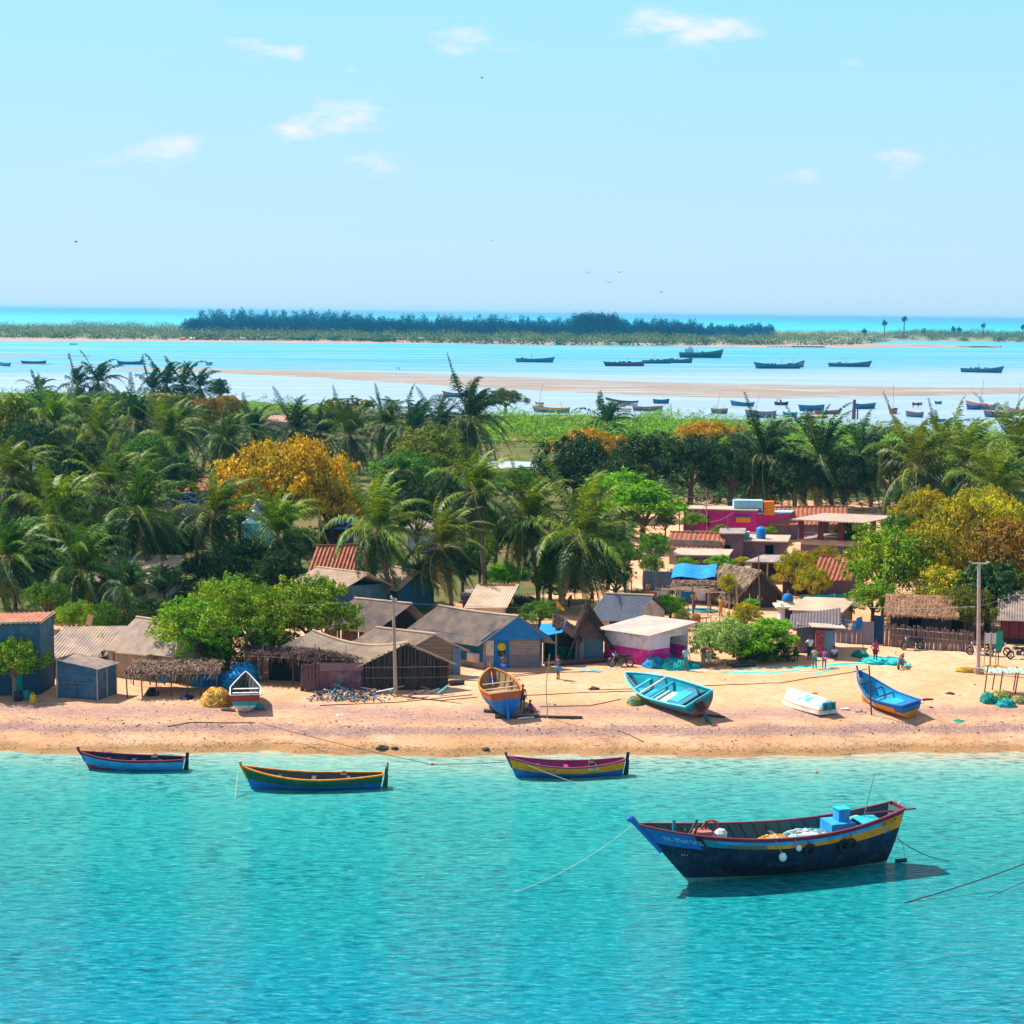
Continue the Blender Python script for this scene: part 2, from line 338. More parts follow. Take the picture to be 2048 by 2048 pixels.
def c_near():
    # depth of the bay: shallow and pale along the sand, deeper and bluer out from it (world y)
    co = N('ShaderNodeTexCoord'); s3 = N('ShaderNodeSeparateXYZ'); ls.new(co.outputs['Object'], s3.inputs[0])
    yy = mth('ADD', s3.outputs[1], mth('MULTIPLY', mth('MULTIPLY', mth('SUBTRACT', noise_n(.035, 4, .6, (1, 1.4, 1)), .5), 30), rng(s3.outputs[1], 78, 99, 1, .12)))
    cr = N('ShaderNodeValToRGB'); q = rng(yy, 50, 99); ls.new(q, cr.inputs[0]); e = cr.color_ramp.elements
    e[0].position = 0; e[0].color = (.003, .17, .29, 1); e[1].position = 1; e[1].color = (.42, .38, .27, 1)
    for pos, c in ((.22, (.004, .205, .28)), (.5, (.006, .22, .235)), (.74, (.02, .27, .26)), (.88, (.07, .32, .29)), (.97, (.24, .40, .33))):
        k = e.new(pos); k.color = (*c, 1)
    dab = mth('MULTIPLY', rng(noise_n(1.7, 6, .74, (.6, 1.9, 1)), .46, .62), mth('ADD', .48, rng(noise_n(.12, 4, .6, (1, 1.6, 1), (8, 8, 0)), .35, .65, 0, .55)))  # dark and pale ripple facets painted into the water colour
    return mixc(dab, mixc(mth('MULTIPLY', rng(noise_n(2.6, 4, .7, (.6, 1.9, 1), (5, 2, 0)), .50, .66), .42), cr.outputs[0], (.10, .47, .50)), (.0, .095, .14))
wm = water_mat('bay water', c_near, .06, [(1.0, (.6, 1.6, 1), .26, 5), (.35, (.7, 1.4, 1), .2, 2), (3.6, (.6, 1.5, 1), .05, 3)], spec=.34)
w = MB(); w.face([(-260, 10, 0), (260, 10, 0), (260, 130, 0), (-260, 130, 0)]); o = w.build('bay_water', m=wm); tag(o, kind='structure')
def c_lag():
    co = N('ShaderNodeTexCoord'); s3 = N('ShaderNodeSeparateXYZ'); ls.new(co.outputs['Object'], s3.inputs[0])
    t = mth('ADD', s3.outputs[1], mth('MULTIPLY', mth('SUBTRACT', noise_n(.004, 5, .65, (1, 3, 1)), .5), 260))
    t = mth('ADD', t, mth('MULTIPLY', s3.outputs[0], -.45))
    cr = N('ShaderNodeValToRGB'); ls.new(rng(t, 400, 1500), cr.inputs[0]); e = cr.color_ramp.elements
    e[0].position = 0; e[0].color = (.28, .38, .52, 1); e[1].position = 1; e[1].color = (.012, .36, .52, 1)
    for pos, c in ((.28, (.28, .39, .53)), (.38, (.09, .32, .49)), (.55, (.012, .31, .49)), (.8, (.012, .36, .52))):
        k = e.new(pos); k.color = (*c, 1)
    return mixc(mth('MULTIPLY', rng(noise_n(.012, 6, .7, (.35, 6, 1)), .48, .6), .5), cr.outputs[0], (.40, .52, .68))
lm = water_mat('lagoon water', c_lag, .25, [(.25, (.5, 1.5, 1), .5, 4)], spec=.55)
w = MB(); w.face([(-700, 300, 0), (700, 300, 0), (1600, 2100, 0), (-1600, 2100, 0)]); o = w.build('lagoon_water', m=lm); tag(o, kind='structure')
def c_sea():
    return mixc(rng(noise_n(.0012, 5, .6, (.5, 3, 1)), .4, .6), (.0, .36, .50), (.0, .46, .56))
sm = water_mat('open sea', c_sea, .45, [(.1, (1, 2, 1), .6, 3)], spec=.3)
w = MB(); w.face([(-1600, 2100, 0), (1600, 2100, 0), (8000, 15000, 0), (-8000, 15000, 0)]); o = w.build('open_sea', m=sm); tag(o, kind='structure')
# sea bed: one sheet under everything
w = MB(); w.face([(-9000, -60, -1.2), (9000, -60, -1.2), (9000, 15500, -1.2), (-9000, 15500, -1.2)]); o = w.build('sea_bed', m=mat('sea bed sand', (.35, .3, .2))); tag(o, kind='structure')

def flat_blob(name, top, bot, z, m, rise=.25, n=60, seed=0, x0=None, x1=None):
    """low bank of land: outline from photograph columns, a bevelled edge down to the water"""
    xs0 = x0 if x0 is not None else top[0][0]; xs1 = x1 if x1 is not None else top[-1][0]
    g = MB(); vs = []; fs = []; K = 7
    for i in range(n+1):
        px = xs0+(xs1-xs0)*i/n; a = P(px, interp(bot, px), 0); b_ = P(px, interp(top, px), 0)
        for k in range(K):
            t = k/(K-1); p = a.lerp(b_, t); p.z = z-.4+rise*math.sin(math.pi*min(1, max(0, t)))**.4*1.0+.4*(1 if 0 < k < K-1 else 0)
            p.y += noise.noise((p.x*.02, k*3.1, seed))*6*(a.y/600); vs.append(p)
    for i in range(n):
        for k in range(K-1): fs.append((i*K+k, (i+1)*K+k, (i+1)*K+k+1, i*K+k+1))
    g.add(vs, fs); o = g.build(name, smooth=True, m=m); tag(o, kind='structure'); return o
# sandbar (streaked with wet hollows)
bm_ = bpy.data.materials.new('wet sandbar'); bm_.use_nodes = True; ns, ls = bm_.node_tree.nodes, bm_.node_tree.links; b = ns['Principled BSDF']
wet = rng(noise_n(.045, 7, .7, (.35, 5.0, 1)), .54, .58)
ls.new(mixc(wet, mixc(rng(noise_n(.1, 5, .7, (.4, 3, 1), (5, 5, 5)), .4, .6), (.29, .21, .155), (.20, .145, .11)), (.46, .50, .58)), b.inputs['Base Color'])
ls.new(rng(wet, 0, 1, .85, .2), b.inputs['Roughness'])
flat_blob('sandbar', [(130, 734), (300, 735), (640, 739), (900, 747), (1300, 761), (1700, 769), (2048, 773), (2500, 780)],
          [(130, 735), (400, 744), (700, 763), (900, 775), (1100, 787), (1300, 797), (1550, 801), (1750, 797), (2048, 790), (2500, 788)], .03, bm_, .22, 80)
mud = mat('wet mud', (.20, .27, .30), (.16, .25, .30), scale=.02, stretch=(.4, 4, 1), rough=.5)
flat_blob('mudflat', [(-300, 704), (0, 706), (90, 708), (180, 713)], [(-300, 722), (0, 719), (90, 716), (180, 714)], .03, mud, .12, 20)
flat_blob('mud_spit', [(-300, 722), (0, 725), (70, 727), (100, 728)], [(-300, 732), (0, 730), (70, 729), (100, 729)], .03, mud, .12, 16)
# far island
isl = mat('island scrub soil', (.30, .24, .15), (.14, .18, .08), scale=.02)
flat_blob('far_island', [(-500, 646), (0, 650), (300, 654), (700, 656), (1100, 660), (1500, 662), (1800, 664), (2048, 668), (2600, 672)],
          [(-500, 676), (0, 679), (300, 681), (700, 684), (1100, 689), (1300, 691), (1700, 693), (1790, 681), (1900, 683), (2048, 684), (2600, 690)], .3, isl, 1.0, 90)
bs = mat('island beach', (.42, .26, .20), (.30, .20, .17), scale=.05)
flat_blob('island_beach', [(-500, 673), (0, 676), (700, 681), (1300, 687), (1780, 690), (1880, 691), (2000, 694)], [(-500, 679), (0, 682), (700, 686), (1300, 692), (1700, 696), (1880, 694), (2000, 695)], .35, bs, .9, 80, 3)

# ---- air: one even volume round the camera and the whole scene
hz = MB(); hz.box((0, 7850, 15.7), (18400, 16000, 36.6)); ho = hz.build('haze'); tag(ho, kind='stuff')
hm = bpy.data.materials.new('sea haze'); hm.use_nodes = True; n_ = hm.node_tree.nodes; n_.remove(n_['Principled BSDF'])
pv = n_.new('ShaderNodeVolumePrincipled'); pv.inputs['Color'].default_value = (.12, .62, .98, 1); pv.inputs['Density'].default_value = HAZE; pv.inputs['Anisotropy'].default_value = .2
hm.node_tree.links.new(pv.outputs[0], n_['Material Output'].inputs['Volume']); ho.data.materials.append(hm)

pm_ = mat('pond water', (.42, .50, .60), (.5, .42, .36), scale=.2, rough=.25); w = MB(); q = [P(925, 929), P(1000, 923), (P(1062, 925)), P(1075, 934), P(1010, 938), P(930, 940)]
w.face([(p_.x, p_.y, 1.62) for p_ in q[::-1]], pm_); o = w.build('pond_water'); tag(o, kind='structure')
fm_ = mat('dry sedge', (.36, .13, .03), (.26, .18, .04), scale=.4); w = MB(); q = [P(1010, 868), P(1120, 862), P(1260, 866), P(1240, 880), P(1100, 886), P(1010, 882)]; w.face([(p_.x, p_.y, 1.7) for p_ in q[::-1]], fm_); o = w.build('field_ground'); tag(o, kind='structure')
# ================================================================== VEGETATION
def crown_mesh(name, lobes, leaf=.2, dens=26, style='leaf', seed=0, fill=.22):
    """leaf sized faces scattered over and through uneven lobes; lobes: (x, y, z, r, squash)"""
    rnd = random.Random(seed); V = []; Fc = []
    for (lx, ly, lz, r, sq) in lobes:
        n = int(dens*r*r*4)
        # each lobe is broken in tufts so that its surface has gaps and bumps
        tufts = []
        for _ in range(max(7, int(9*r*r))):
            a = rnd.uniform(0, 6.283); z = rnd.uniform(-.75, 1); q = math.sqrt(max(0, 1-z*z)); rr = r*rnd.uniform(.72, 1.14)
            tufts.append((Vector((q*math.cos(a)*rr, q*math.sin(a)*rr, z*rr*sq)), r*rnd.uniform(.2, .36)))
        for i in range(n):
            if rnd.random() < fill:
                a = rnd.uniform(0, 6.283); z = rnd.uniform(-1, 1); q = math.sqrt(1-z*z); rr = r*rnd.uniform(.3, .9)
                p = Vector((q*math.cos(a)*rr, q*math.sin(a)*rr, z*rr*sq)); out = p.normalized()
            else:
                tc_, tr_ = rnd.choice(tufts); d = Vector((rnd.gauss(0, 1), rnd.gauss(0, 1), rnd.gauss(0, .8))); d.normalize()
                p = tc_+d*tr_*rnd.uniform(.5, 1.05); out = (d+tc_.normalized()*.7).normalized()
            p = p+Vector((lx, ly, lz))
            nrm = (out+Vector((rnd.gauss(0, .45), rnd.gauss(0, .45), rnd.gauss(.25, .45)))).normalized()
            t = nrm.cross(Vector((rnd.uniform(-1, 1), rnd.uniform(-1, 1), rnd.uniform(-1, 1)))).normalized(); bb = nrm.cross(t)
            if style == 'leaf': L_, w_ = leaf*rnd.uniform(.6, 1.35), leaf*rnd.uniform(.35, .6)
            elif style == 'feather':
                t = (Vector((out.x, out.y, out.z*.25+rnd.uniform(-.1, .35)))+Vector((rnd.gauss(.25, .35), rnd.gauss(0, .35), 0))).normalized(); bb = t.cross(Vector((rnd.gauss(0, .3), rnd.gauss(0, .3), 1))).normalized()
                L_, w_ = leaf*rnd.uniform(1.2, 2.6), leaf*rnd.uniform(.16, .3)
            else: L_, w_ = leaf*rnd.uniform(.8, 1.2), leaf*rnd.uniform(.6, .9)
            k = len(V)
            V.extend([p-t*L_*.5, p+bb*w_*.5+nrm*w_*.12, p+t*L_*.5-Vector((0, 0, L_*.12)), p-bb*w_*.5+nrm*w_*.12]); Fc.append((k, k+1, k+2, k+3))
    me = bpy.data.meshes.new(name); me.from_pydata(V, [], Fc); me.materials.append(None); return me
def limbs_mesh(name, tips, h, r0, seed=0, fork=.45, m=None):
    rnd = random.Random(seed); g = MB(); base = Vector((0, 0, -.25)); top = Vector((rnd.uniform(-.2, .2), rnd.uniform(-.2, .2), h*fork))
    g.tube([base, base.lerp(top, .5)+Vector((rnd.uniform(-.1, .1), 0, 0)), top], [r0*1.25, r0, r0*.85], None, 8)
    for t in tips:
        t = Vector(t); mid = top.lerp(t, .5)+Vector((rnd.uniform(-.2, .2), rnd.uniform(-.2, .2), -abs(rnd.gauss(0, .25))))
        g.tube([top-Vector((0, 0, .15)), top.lerp(mid, .5)+Vector((0, 0, .05)), mid, t], [r0*.6, r0*.42, r0*.28, r0*.1], None, 6)
        for _ in range(2):
            e = mid.lerp(t, .4)+Vector((rnd.uniform(-.9, .9), rnd.uniform(-.9, .9), rnd.uniform(.2, .9))); g.tube([mid, mid.lerp(e, .5)+Vector((0, 0, .1)), e], [r0*.2, r0*.13, r0*.05], None, 5)
    me = g.mesh(name); me.materials.append(m); return me
bark = mat('bark', (.16, .11, .075), (.09, .06, .045), scale=3, stretch=(3, 3, .7), bump=.02)
bark2 = mat('dark bark', (.07, .05, .04), (.035, .025, .02), scale=3, stretch=(3, 3, .7), bump=.02)
palmbark = mat('palm bark', (.30, .22, .16), (.15, .11, .08), scale=2, stretch=(1, 1, 9), bump=.02)
def LM(name, c, c2, spec=.4, scale=.55): return mat(name, c, c2, kind='leaf', spec=spec, scale=scale)
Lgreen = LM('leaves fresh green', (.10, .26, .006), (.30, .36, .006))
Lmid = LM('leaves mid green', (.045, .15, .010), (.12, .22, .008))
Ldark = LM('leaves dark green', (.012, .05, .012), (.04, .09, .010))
Lolive = LM('leaves olive', (.10, .15, .008), (.20, .20, .008))
Lyel = LM('leaves yellow olive', (.50, .36, .004), (.22, .26, .006))
Lor = LM('blossom orange yellow', (.66, .36, .004), (.36, .26, .006))
Lbrown = LM('leaves orange brown', (.40, .19, .008), (.20, .18, .010))
Lscrub = LM('scrub green', (.12, .30, .028), (.20, .36, .022), scale=.08)
Llime = LM('leaves lime', (.22, .46, .008), (.10, .28, .010))
Lvar = LM('leaves cream edged', (.50, .60, .20), (.14, .28, .04), scale=1.5)
Lpalm = LM('palm green', (.020, .085, .008), (.10, .19, .005), spec=.8)
Lpalm2 = LM('palm yellow green', (.20, .27, .004), (.04, .13, .006), spec=.8)
Lpalm3 = LM('palm dark green', (.012, .060, .026), (.030, .085, .020), spec=.4)
Lpshade = LM('palm fronds shaded by colour', (.012, .050, .010), (.035, .085, .008), spec=.5)  # darker green that paints shade onto the lower hanging fronds
Lfrond = LM('old frond', (.40, .26, .04), (.25, .17, .04))
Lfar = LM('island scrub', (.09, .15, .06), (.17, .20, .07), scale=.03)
Lcas = LM('haze blue casuarina', (.000, .075, .22), (.000, .09, .24), spec=0, scale=.05)  # distance haze painted into the leaf colour as blue

def ring(n, R_, z, r, sq=.8, seed=0, cz=1.0):
    rnd = random.Random(seed); L = []
    for i in range(n):
        a = 6.283*i/n+rnd.uniform(-.25, .25); q = R_*rnd.uniform(.75, 1.1)
        L.append((q*math.cos(a), q*math.sin(a), z+rnd.uniform(-.3, .3)*cz, r*rnd.uniform(.75, 1.2), sq))
    return L
# unit crowns are about 4 m in radius; object scale fits them to each tree
CR = {}
def mk_round(seed): return ring(7, 2.6, 0, 1.35, .85, seed)+ring(5, 1.7, 1.5, 1.25, .8, seed+1)+ring(4, 2.2, -1.0, 1.1, .8, seed+2)+[(0, 0, 2.0, 1.3, .7), (0, 0, .4, 1.6, .9)]
def mk_umb(seed): return ring(11, 3.0, 0, 1.15, .45, seed)+ring(8, 1.7, .75, 1.15, .45, seed+1)+[(0, 0, 1.2, 1.2, .5)]+ring(7, 3.1, -1.1, .8, .5, seed+5)+ring(4, 1.9, -.5, .7, .5, seed+7)
def mk_fan(seed): return ring(9, 2.7, -.2, 1.3, .55, seed, 1.5)+ring(6, 1.5, .9, 1.2, .55, seed+1)+[(0, 0, 1.4, 1.1, .6)]
for i in range(3): CR['round%d' % i] = (crown_mesh('crown', mk_round(10*i), .25, 115, 'leaf', i), mk_round(10*i))
for i in range(3): CR['far%d' % i] = (crown_mesh('crown', mk_round(10*i+50), .50, 26, 'leaf', i+20, .3), mk_round(10*i+50))
for i in range(2): CR['umb%d' % i] = (crown_mesh('crown', mk_umb(10*i+5), .22, 105, 'leaf', i+30), mk_umb(10*i+5))
for i in range(2): CR['fea%d' % i] = (crown_mesh('crown', mk_fan(10*i+8), .42, 60, 'feather', i+40), mk_fan(10*i+8))
LIMB = {}
def tree(px, py, base, rpx, kind, leafm, label, name='broadleaf_tree', cat='tree', sz=1.0, group=None, bm=None, trunk=True, seed=0, y=None, ry=1.0):
    """crown centre (px, py), trunk foot at photograph row base, crown half width rpx"""
    foot = P(px, base, GZ) if y is None else Vector((PD(px, py, y).x, y, GZ))
    s = rpx/ppm(foot.y)/3.5
    c = PD(px, py, foot.y); h = max(.5, c.z-GZ)
    t = thing(name, label, cat, foot, 0, group)
    rnd = random.Random(int(px*7+py)+seed)
    me, lob = CR[kind]
    link('crown', me, t, (0, 0, h), (0, 0, rnd.uniform(0, 6.28)), (s, s*ry, s*sz), [leafm])
    if trunk:
        key = (kind,)
        if key not in LIMB:
            LIMB[key] = limbs_mesh('trunk', [(l[0]*.9, l[1]*.9, l[2]+4) for l in lob[::2]], 4, .3, 3, .5)
        link('trunk', LIMB[key], t, (0, 0, 0), (0, 0, rnd.uniform(0, 6.28)), (s*.9, s*.9, h/4), [bm or bark])
    return t

# ---------------------------------------------------------------- coconut palms, fronds swept by the wind from the left
def palm_crown(name, seed, n=36, L0=5.3, wind=.5, droop=1.0, leafw=.075, pairs=50):
    rnd = random.Random(seed); V = []; Fc = []; MI = []; WV = Vector((1, -.15, 0))
    for i in range(n):
        az = i*2.39996+rnd.uniform(-.25, .25); u = (i+.5)/n
        el = R(87-u**1.05*142+rnd.uniform(-10, 10)); L = L0*rnd.uniform(.82, 1.08)*(.78+.35*math.sin(math.pi*min(1, u*1.1)))*(.62+.38*min(1, u*7))
        d = Vector((math.cos(az)*math.cos(el), math.sin(az)*math.cos(el), math.sin(el))); p = Vector((0, 0, 0)); S = 16; pts = [p.copy()]; dirs = [d.copy()]
        for k in range(S):
            d = (d+Vector((0, 0, -1))*(.055+.125*u)*droop*(.4+k/S*1.5)+WV*wind*.10*(.4+k/S)).normalized(); p = p+d*L/S; pts.append(p.copy()); dirs.append(d.copy())
        old = u > .9 and rnd.random() < .6
        # stalk
        for k in range(S):
            w = .05*(1-k/S)+.012; a, b_ = pts[k], pts[k+1]; sd_ = dirs[k].cross(Vector((0, 0, 1))); sd_ = sd_.normalized() if sd_.length > .05 else Vector((1, 0, 0))
            q = len(V); V.extend([a-sd_*w, a+sd_*w, b_+sd_*w, b_-sd_*w]); Fc.append((q, q+1, q+2, q+3)); MI.append(1)
        twist = rnd.uniform(-.5, .5)
        for j in range(pairs):
            t = .1+.9*(j+rnd.uniform(-.2, .2))/pairs; t = min(.995, t); k = int(t*S); fr = t*S-k; base = pts[k].lerp(pts[k+1], fr); dd = dirs[k]
            sd_ = dd.cross(Vector((0, 0, 1))); sd_ = sd_.normalized() if sd_.length > .05 else Vector((math.cos(az+1.57), math.sin(az+1.57), 0))
            up = sd_.cross(dd)
            ll = .98*math.sin(math.pi*min(1, .18+t*.80))**.6*(1.12-.35*t)*rnd.uniform(.7, 1.12)
            for sg in (-1, 1):
                jt = Vector((rnd.gauss(0, .13), rnd.gauss(0, .13), rnd.gauss(0, .13))); c = (jt+sd_*sg*math.cos(twist*.6)+up*(.18+sg*math.sin(twist)*.6)+dd*(.55+.5*t)).normalized()
                c1 = (c+WV*wind*.45+Vector((0, 0, -.22*droop))).normalized(); c2 = (c1+WV*wind*.55+Vector((0, 0, -.75*droop))).normalized()
                m1 = base+c1*ll*.5; m2 = m1+c2*ll*.5; w = leafw*(.6+.5*math.sin(math.pi*t)); wv = dd*w*.5
                q = len(V); V.extend([base-wv*.8, base+wv*.8, m1+wv, m1-wv, m2+wv*.25, m2-wv*.25]); Fc.append((q, q+1, q+2, q+3)); Fc.append((q+3, q+2, q+4, q+5)); MI.extend([2 if old else (3 if u > .52 else 0)]*2)  # lower fronds take the slot with shade in its colour
    # coconuts and the fibre at the heart
    g = MB()
    for i in range(9):
        a = i*2.4; g.ell((math.cos(a)*.28, math.sin(a)*.28, -.25-.12*(i % 3)), (.14, .14, .17), None, 6, 4)
    g.ell((0, 0, -.1), (.26, .26, .42), None, 7, 5)
    q = len(V); V.extend(g.v); Fc.extend([tuple(q+x for x in ff) for ff in g.f]); MI.extend([1]*len(g.f))
    me = bpy.data.meshes.new(name); me.from_pydata(V, [], Fc)
    for _ in range(4): me.materials.append(None)
    me.polygons.foreach_set('material_index', MI); return me
PC = [palm_crown('crown', 100+i, n=42+i % 3*3, wind=w_, droop=d_) for i, (w_, d_) in enumerate([(.6, .9), (.8, .75), (.5, 1.05), (.7, .9)])]
PCF = [palm_crown('crown', 200+i, n=28, wind=.6, droop=1.0, leafw=.17, pairs=22) for i in range(3)]
PT = []
for i, lean in enumerate((.25, -.9, 1.3, -.3)):
    g = MB(); pts = [(lean*(k/10)**1.6-lean, .1*math.sin(k), k/10) for k in range(11)]; g.tube(pts, [.23]+[.155]*9+[.19], None, 9); me = g.mesh('trunk', True); me.materials.append(palmbark); PT.append(me)
PT_L = (.25, -.9, 1.3, -.3)
stalkm = mat('frond stalk', (.36, .30, .07), (.25, .2, .06)); 
def palm(px, py, base, label, s=1.0, lm=None, v=None, far=False, group='coconut palms of the village', rot=None, t_i=None, y=None):
    foot = P(px, base, GZ); yy = foot.y if y is None else y
    c = PD(px, py, yy); h = max(1.0, c.z-GZ)
    t = thing('coconut_palm', label, 'palm tree', (c.x, yy, GZ), 0, group)
    rnd = random.Random(int(px*13+py)); v = rnd.randrange(9) if v is None else v; ti = rnd.randrange(4) if t_i is None else t_i
    me = (PCF if far else PC)[v % (3 if far else 4)]
    link('trunk', PT[ti], t, (0, 0, -.1), (0, 0, 0), (s, s, (h+.1)))
    tl = rnd.uniform(-.12, .12); link('crown', me, t, (0, 0, h), (tl, rnd.uniform(-.1, .14), rnd.uniform(-.5, .5) if rot is None else rot), (s*.92, s*.92, s*rnd.uniform(1.0, 1.2)), [lm or Lpalm, stalkm, Lfrond, Lpshade])
    return t
# ---- palms: front and middle, placed where their crowns and feet stand
PALMS = [
 # px, crown row, foot row, scale, material, variant, label
 (756, 1062, 1215, 1.12, Lpalm2, 0, 'big coconut palm with long drooping lower fronds, behind the utility pole'),
 (882, 1095, 1222, 1.02, Lpalm2, 1, 'short stout coconut palm between the utility pole and the blue gabled house'),
 (950, 985, 1208, 1.08, Lpalm2, 3, 'tall slim coconut palm rising behind the blue gabled house'),
 (1056, 1040, 1205, 1.05, Lpalm2, 2, 'coconut palm with yellowing fronds, left of the biggest palm in the middle'),
 (1165, 1078, 1230, 1.38, Lpalm2, 0, 'biggest and brightest coconut palm, left of the blue tarpaulin shack'),
 (428, 1030, 1175, 1.15, Lpalm2, 1, 'coconut palm with a sunlit yellow frond above the twin green trees'),
 (554, 1072, 1165, 1.15, Lpalm2, 3, 'coconut palm right beside the small temple dome'),
 (275, 1025, 1190, 1.35, Lpalm, 0, 'large dark coconut palm standing over the pale corrugated roof'),
 (110, 1045, 1190, 1.30, Lpalm2, 2, 'large coconut palm near the left edge with spread feathery fronds'),
 (217, 975, 1120, 1.20, Lpalm2, 1, 'coconut palm behind the large dark palm on the left'),
 (22, 960, 1120, 1.30, Lpalm2, 3, 'coconut palm cut by the left edge above the others there'),
 (163, 1145, 1235, 1.10, Lpalm, 2, 'low coconut palm over the small trees left of the grey roofed house'),
 (258, 1178, 1262, .62, Lpalm3, 0, 'young coconut palm below the pale corrugated roof on the left'),
 (20, 1120, 1225, 1.10, Lpalm, 1, 'coconut palm behind the blue grey house at the left edge'),
 (192, 878, 1000, 1.35, Lpalm2, 0, 'bright coconut palm with hanging fronds, upper left of the village'),
 (109, 850, 960, 1.35, Lpalm2, 3, 'wide coconut palm in the upper left grove, third from the edge'),
 (163, 838, 930, 1.25, Lpalm, 1, 'coconut palm behind the bright one in the upper left grove'),
 (275, 845, 950, 1.35, Lpalm3, 2, 'dark coconut palm between the upper left grove and the orange brown bushes'),
 (335, 880, 975, 1.35, Lpalm2, 0, 'coconut palm left of the orange crowned tree'),
 (365, 855, 940, 1.30, Lpalm, 3, 'coconut palm beneath the orange brown bushes'),
 (452, 882, 975, 1.25, Lpalm, 1, 'coconut palm touching the left flank of the orange crowned tree'),
 (507, 868, 950, 1.15, Lpalm3, 2, 'coconut palm above the left part of the orange crowned tree'),
 (587, 862, 945, 1.30, Lpalm3, 0, 'coconut palm above the middle of the orange crowned tree'),
 (640, 868, 945, 1.15, Lpalm3, 1, 'coconut palm above the right part of the orange crowned tree'),
 (698, 872, 960, 1.30, Lpalm, 3, 'coconut palm just right of the orange crowned tree'),
 (770, 850, 940, 1.25, Lpalm, 2, 'coconut palm left of the pair under the tallest far palm'),
 (825, 862, 955, 1.40, Lpalm3, 1, 'dark upright coconut palm left of the tallest far palm'),
 (878, 862, 945, 1.30, Lpalm3, 0, 'coconut palm tucked under the tallest far palm'),
 (939, 840, 945, 1.70, Lpalm3, 3, 'tallest far coconut palm standing out against the lagoon'),
 (1529, 918, 1015, 1.60, Lpalm3, 2, 'leftmost of the three dark palms behind the pillared terrace'),
 (1645, 922, 1018, 1.60, Lpalm3, 0, 'middle one of the three dark palms behind the pillared terrace'),
 (1725, 918, 1014, 1.40, Lpalm3, 1, 'rightmost of the three dark palms behind the pillared terrace'),
 (1836, 940, 1070, 1.62, Lpalm2, 3, 'sunlit coconut palm with long arching fronds right of the three dark palms'),
 (1926, 930, 1065, 1.60, Lpalm2, 1, 'sunlit coconut palm in the right grove, second from the three dark palms'),
 (2030, 895, 1020, 1.55, Lpalm2, 0, 'coconut palm cut by the right edge of the view'),
 (1880, 895, 1000, 1.25, Lpalm, 2, 'coconut palm behind the sunlit pair of the right grove'),
 (1990, 985, 1110, 1.45, Lpalm2, 3, 'coconut palm with yellow hanging fronds over the brown crowned tree'),
 (1480, 905, 980, 1.0, Lpalm3, 1, 'smaller dark palm leaning out of the dark trees'),
]
for px, py, base, s, lm, v, lab in PALMS:
    palm(px, py, base, lab, s, lm, v)
for px, py, base, s, lab in [
 (154, 772, 806, 1.6, 'small far palm on the left against the mudflat'), (196, 766, 806, 1.9, 'larger of the two far palms on the left against the pale water'),
 (76, 782, 806, 1.3, 'low bushy palm nearest the left edge by the lagoon'), (304, 780, 815, 1.6, 'leftmost palm of the far clump by the lagoon'),
 (333, 772, 815, 1.9, 'tallest palm of the far clump by the lagoon'), (366, 772, 815, 1.8, 'palm right of the tallest in the far clump by the lagoon'),
 (400, 776, 815, 1.6, 'rightmost palm of the far clump by the lagoon'), (1213, 848, 885, 1.5, 'lone dark palm showing over the orange topped tree')]:
    palm(px, py, base, lab, s, Lpalm3, None, True, 'far palms by the lagoon')
# ---- broadleaf trees
T = tree
T(385, 1262, 1352, 92, 'round0', Lgreen, 'left one of the twin bushy green trees over the palm leaf canopy', sz=.9)
T(508, 1235, 1340, 88, 'round1', Lgreen, 'middle bushy green tree right behind the beach shelters', sz=1.0)
T(622, 1222, 1318, 100, 'round2', Lgreen, 'right one of the bushy green trees, above the long sagging roof', sz=.85)
T(455, 1215, 1318, 84, 'round0', Lgreen, 'bushy green tree set back between the twin trees', sz=.95, seed=4)
T(330, 1290, 1340, 34, 'round2', Lgreen, 'small light green tree at the left flank of the twin trees', sz=.9)
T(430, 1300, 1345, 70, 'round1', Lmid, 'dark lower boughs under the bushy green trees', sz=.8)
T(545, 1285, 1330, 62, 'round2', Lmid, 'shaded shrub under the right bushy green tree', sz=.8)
T(30, 1318, 1392, 62, 'round1', Lgreen, 'small round green tree on a bare trunk in front of the blue grey house', sz=.95, bm=palmbark)
T(80, 1320, 1375, 28, 'round0', Lgreen, 'leafy branch tree beside the corner of the blue grey house', sz=1.1)
T(575, 955, 1095, 128, 'umb0', Lor, 'spreading tree with orange yellow blossom crown and dark branches', sz=1.35, bm=bark2, name='flame_tree')
T(665, 1005, 1098, 70, 'umb1', Lor, 'lower side crown of orange yellow blossom right of the flame tree', sz=1.3, bm=bark2, name='flame_tree')
T(480, 985, 1095, 50, 'umb1', Lor, 'small orange yellow blossom crown left of the flame tree', sz=1.3, bm=bark2, name='flame_tree')
T(1770, 1130, 1232, 96, 'round1', Lgreen, 'bright green tree left of the utility pole with crossarm', sz=1.05)
T(1745, 1195, 1250, 55, 'round2', Lgreen, 'low green tree at the roof of the grey sheds', sz=.7)
T(1860, 1115, 1228, 72, 'round0', Lyel, 'yellow green tree filling the gap behind the utility pole', sz=1.2)
T(1915, 1070, 1190, 90, 'umb0', Lyel, 'yellow leaved tree under the sunlit palms of the right grove', sz=1.8, name='broadleaf_tree')
T(2010, 1120, 1235, 90, 'round2', Lbrown, 'brown leaved tree at the right edge', sz=1.1)
T(1975, 1180, 1262, 80, 'far1', Ldark, 'dark tree behind the maroon shed', sz=1.0)
T(1930, 1215, 1275, 60, 'round1', Lolive, 'small dark olive tree behind the bamboo fence', sz=.9)
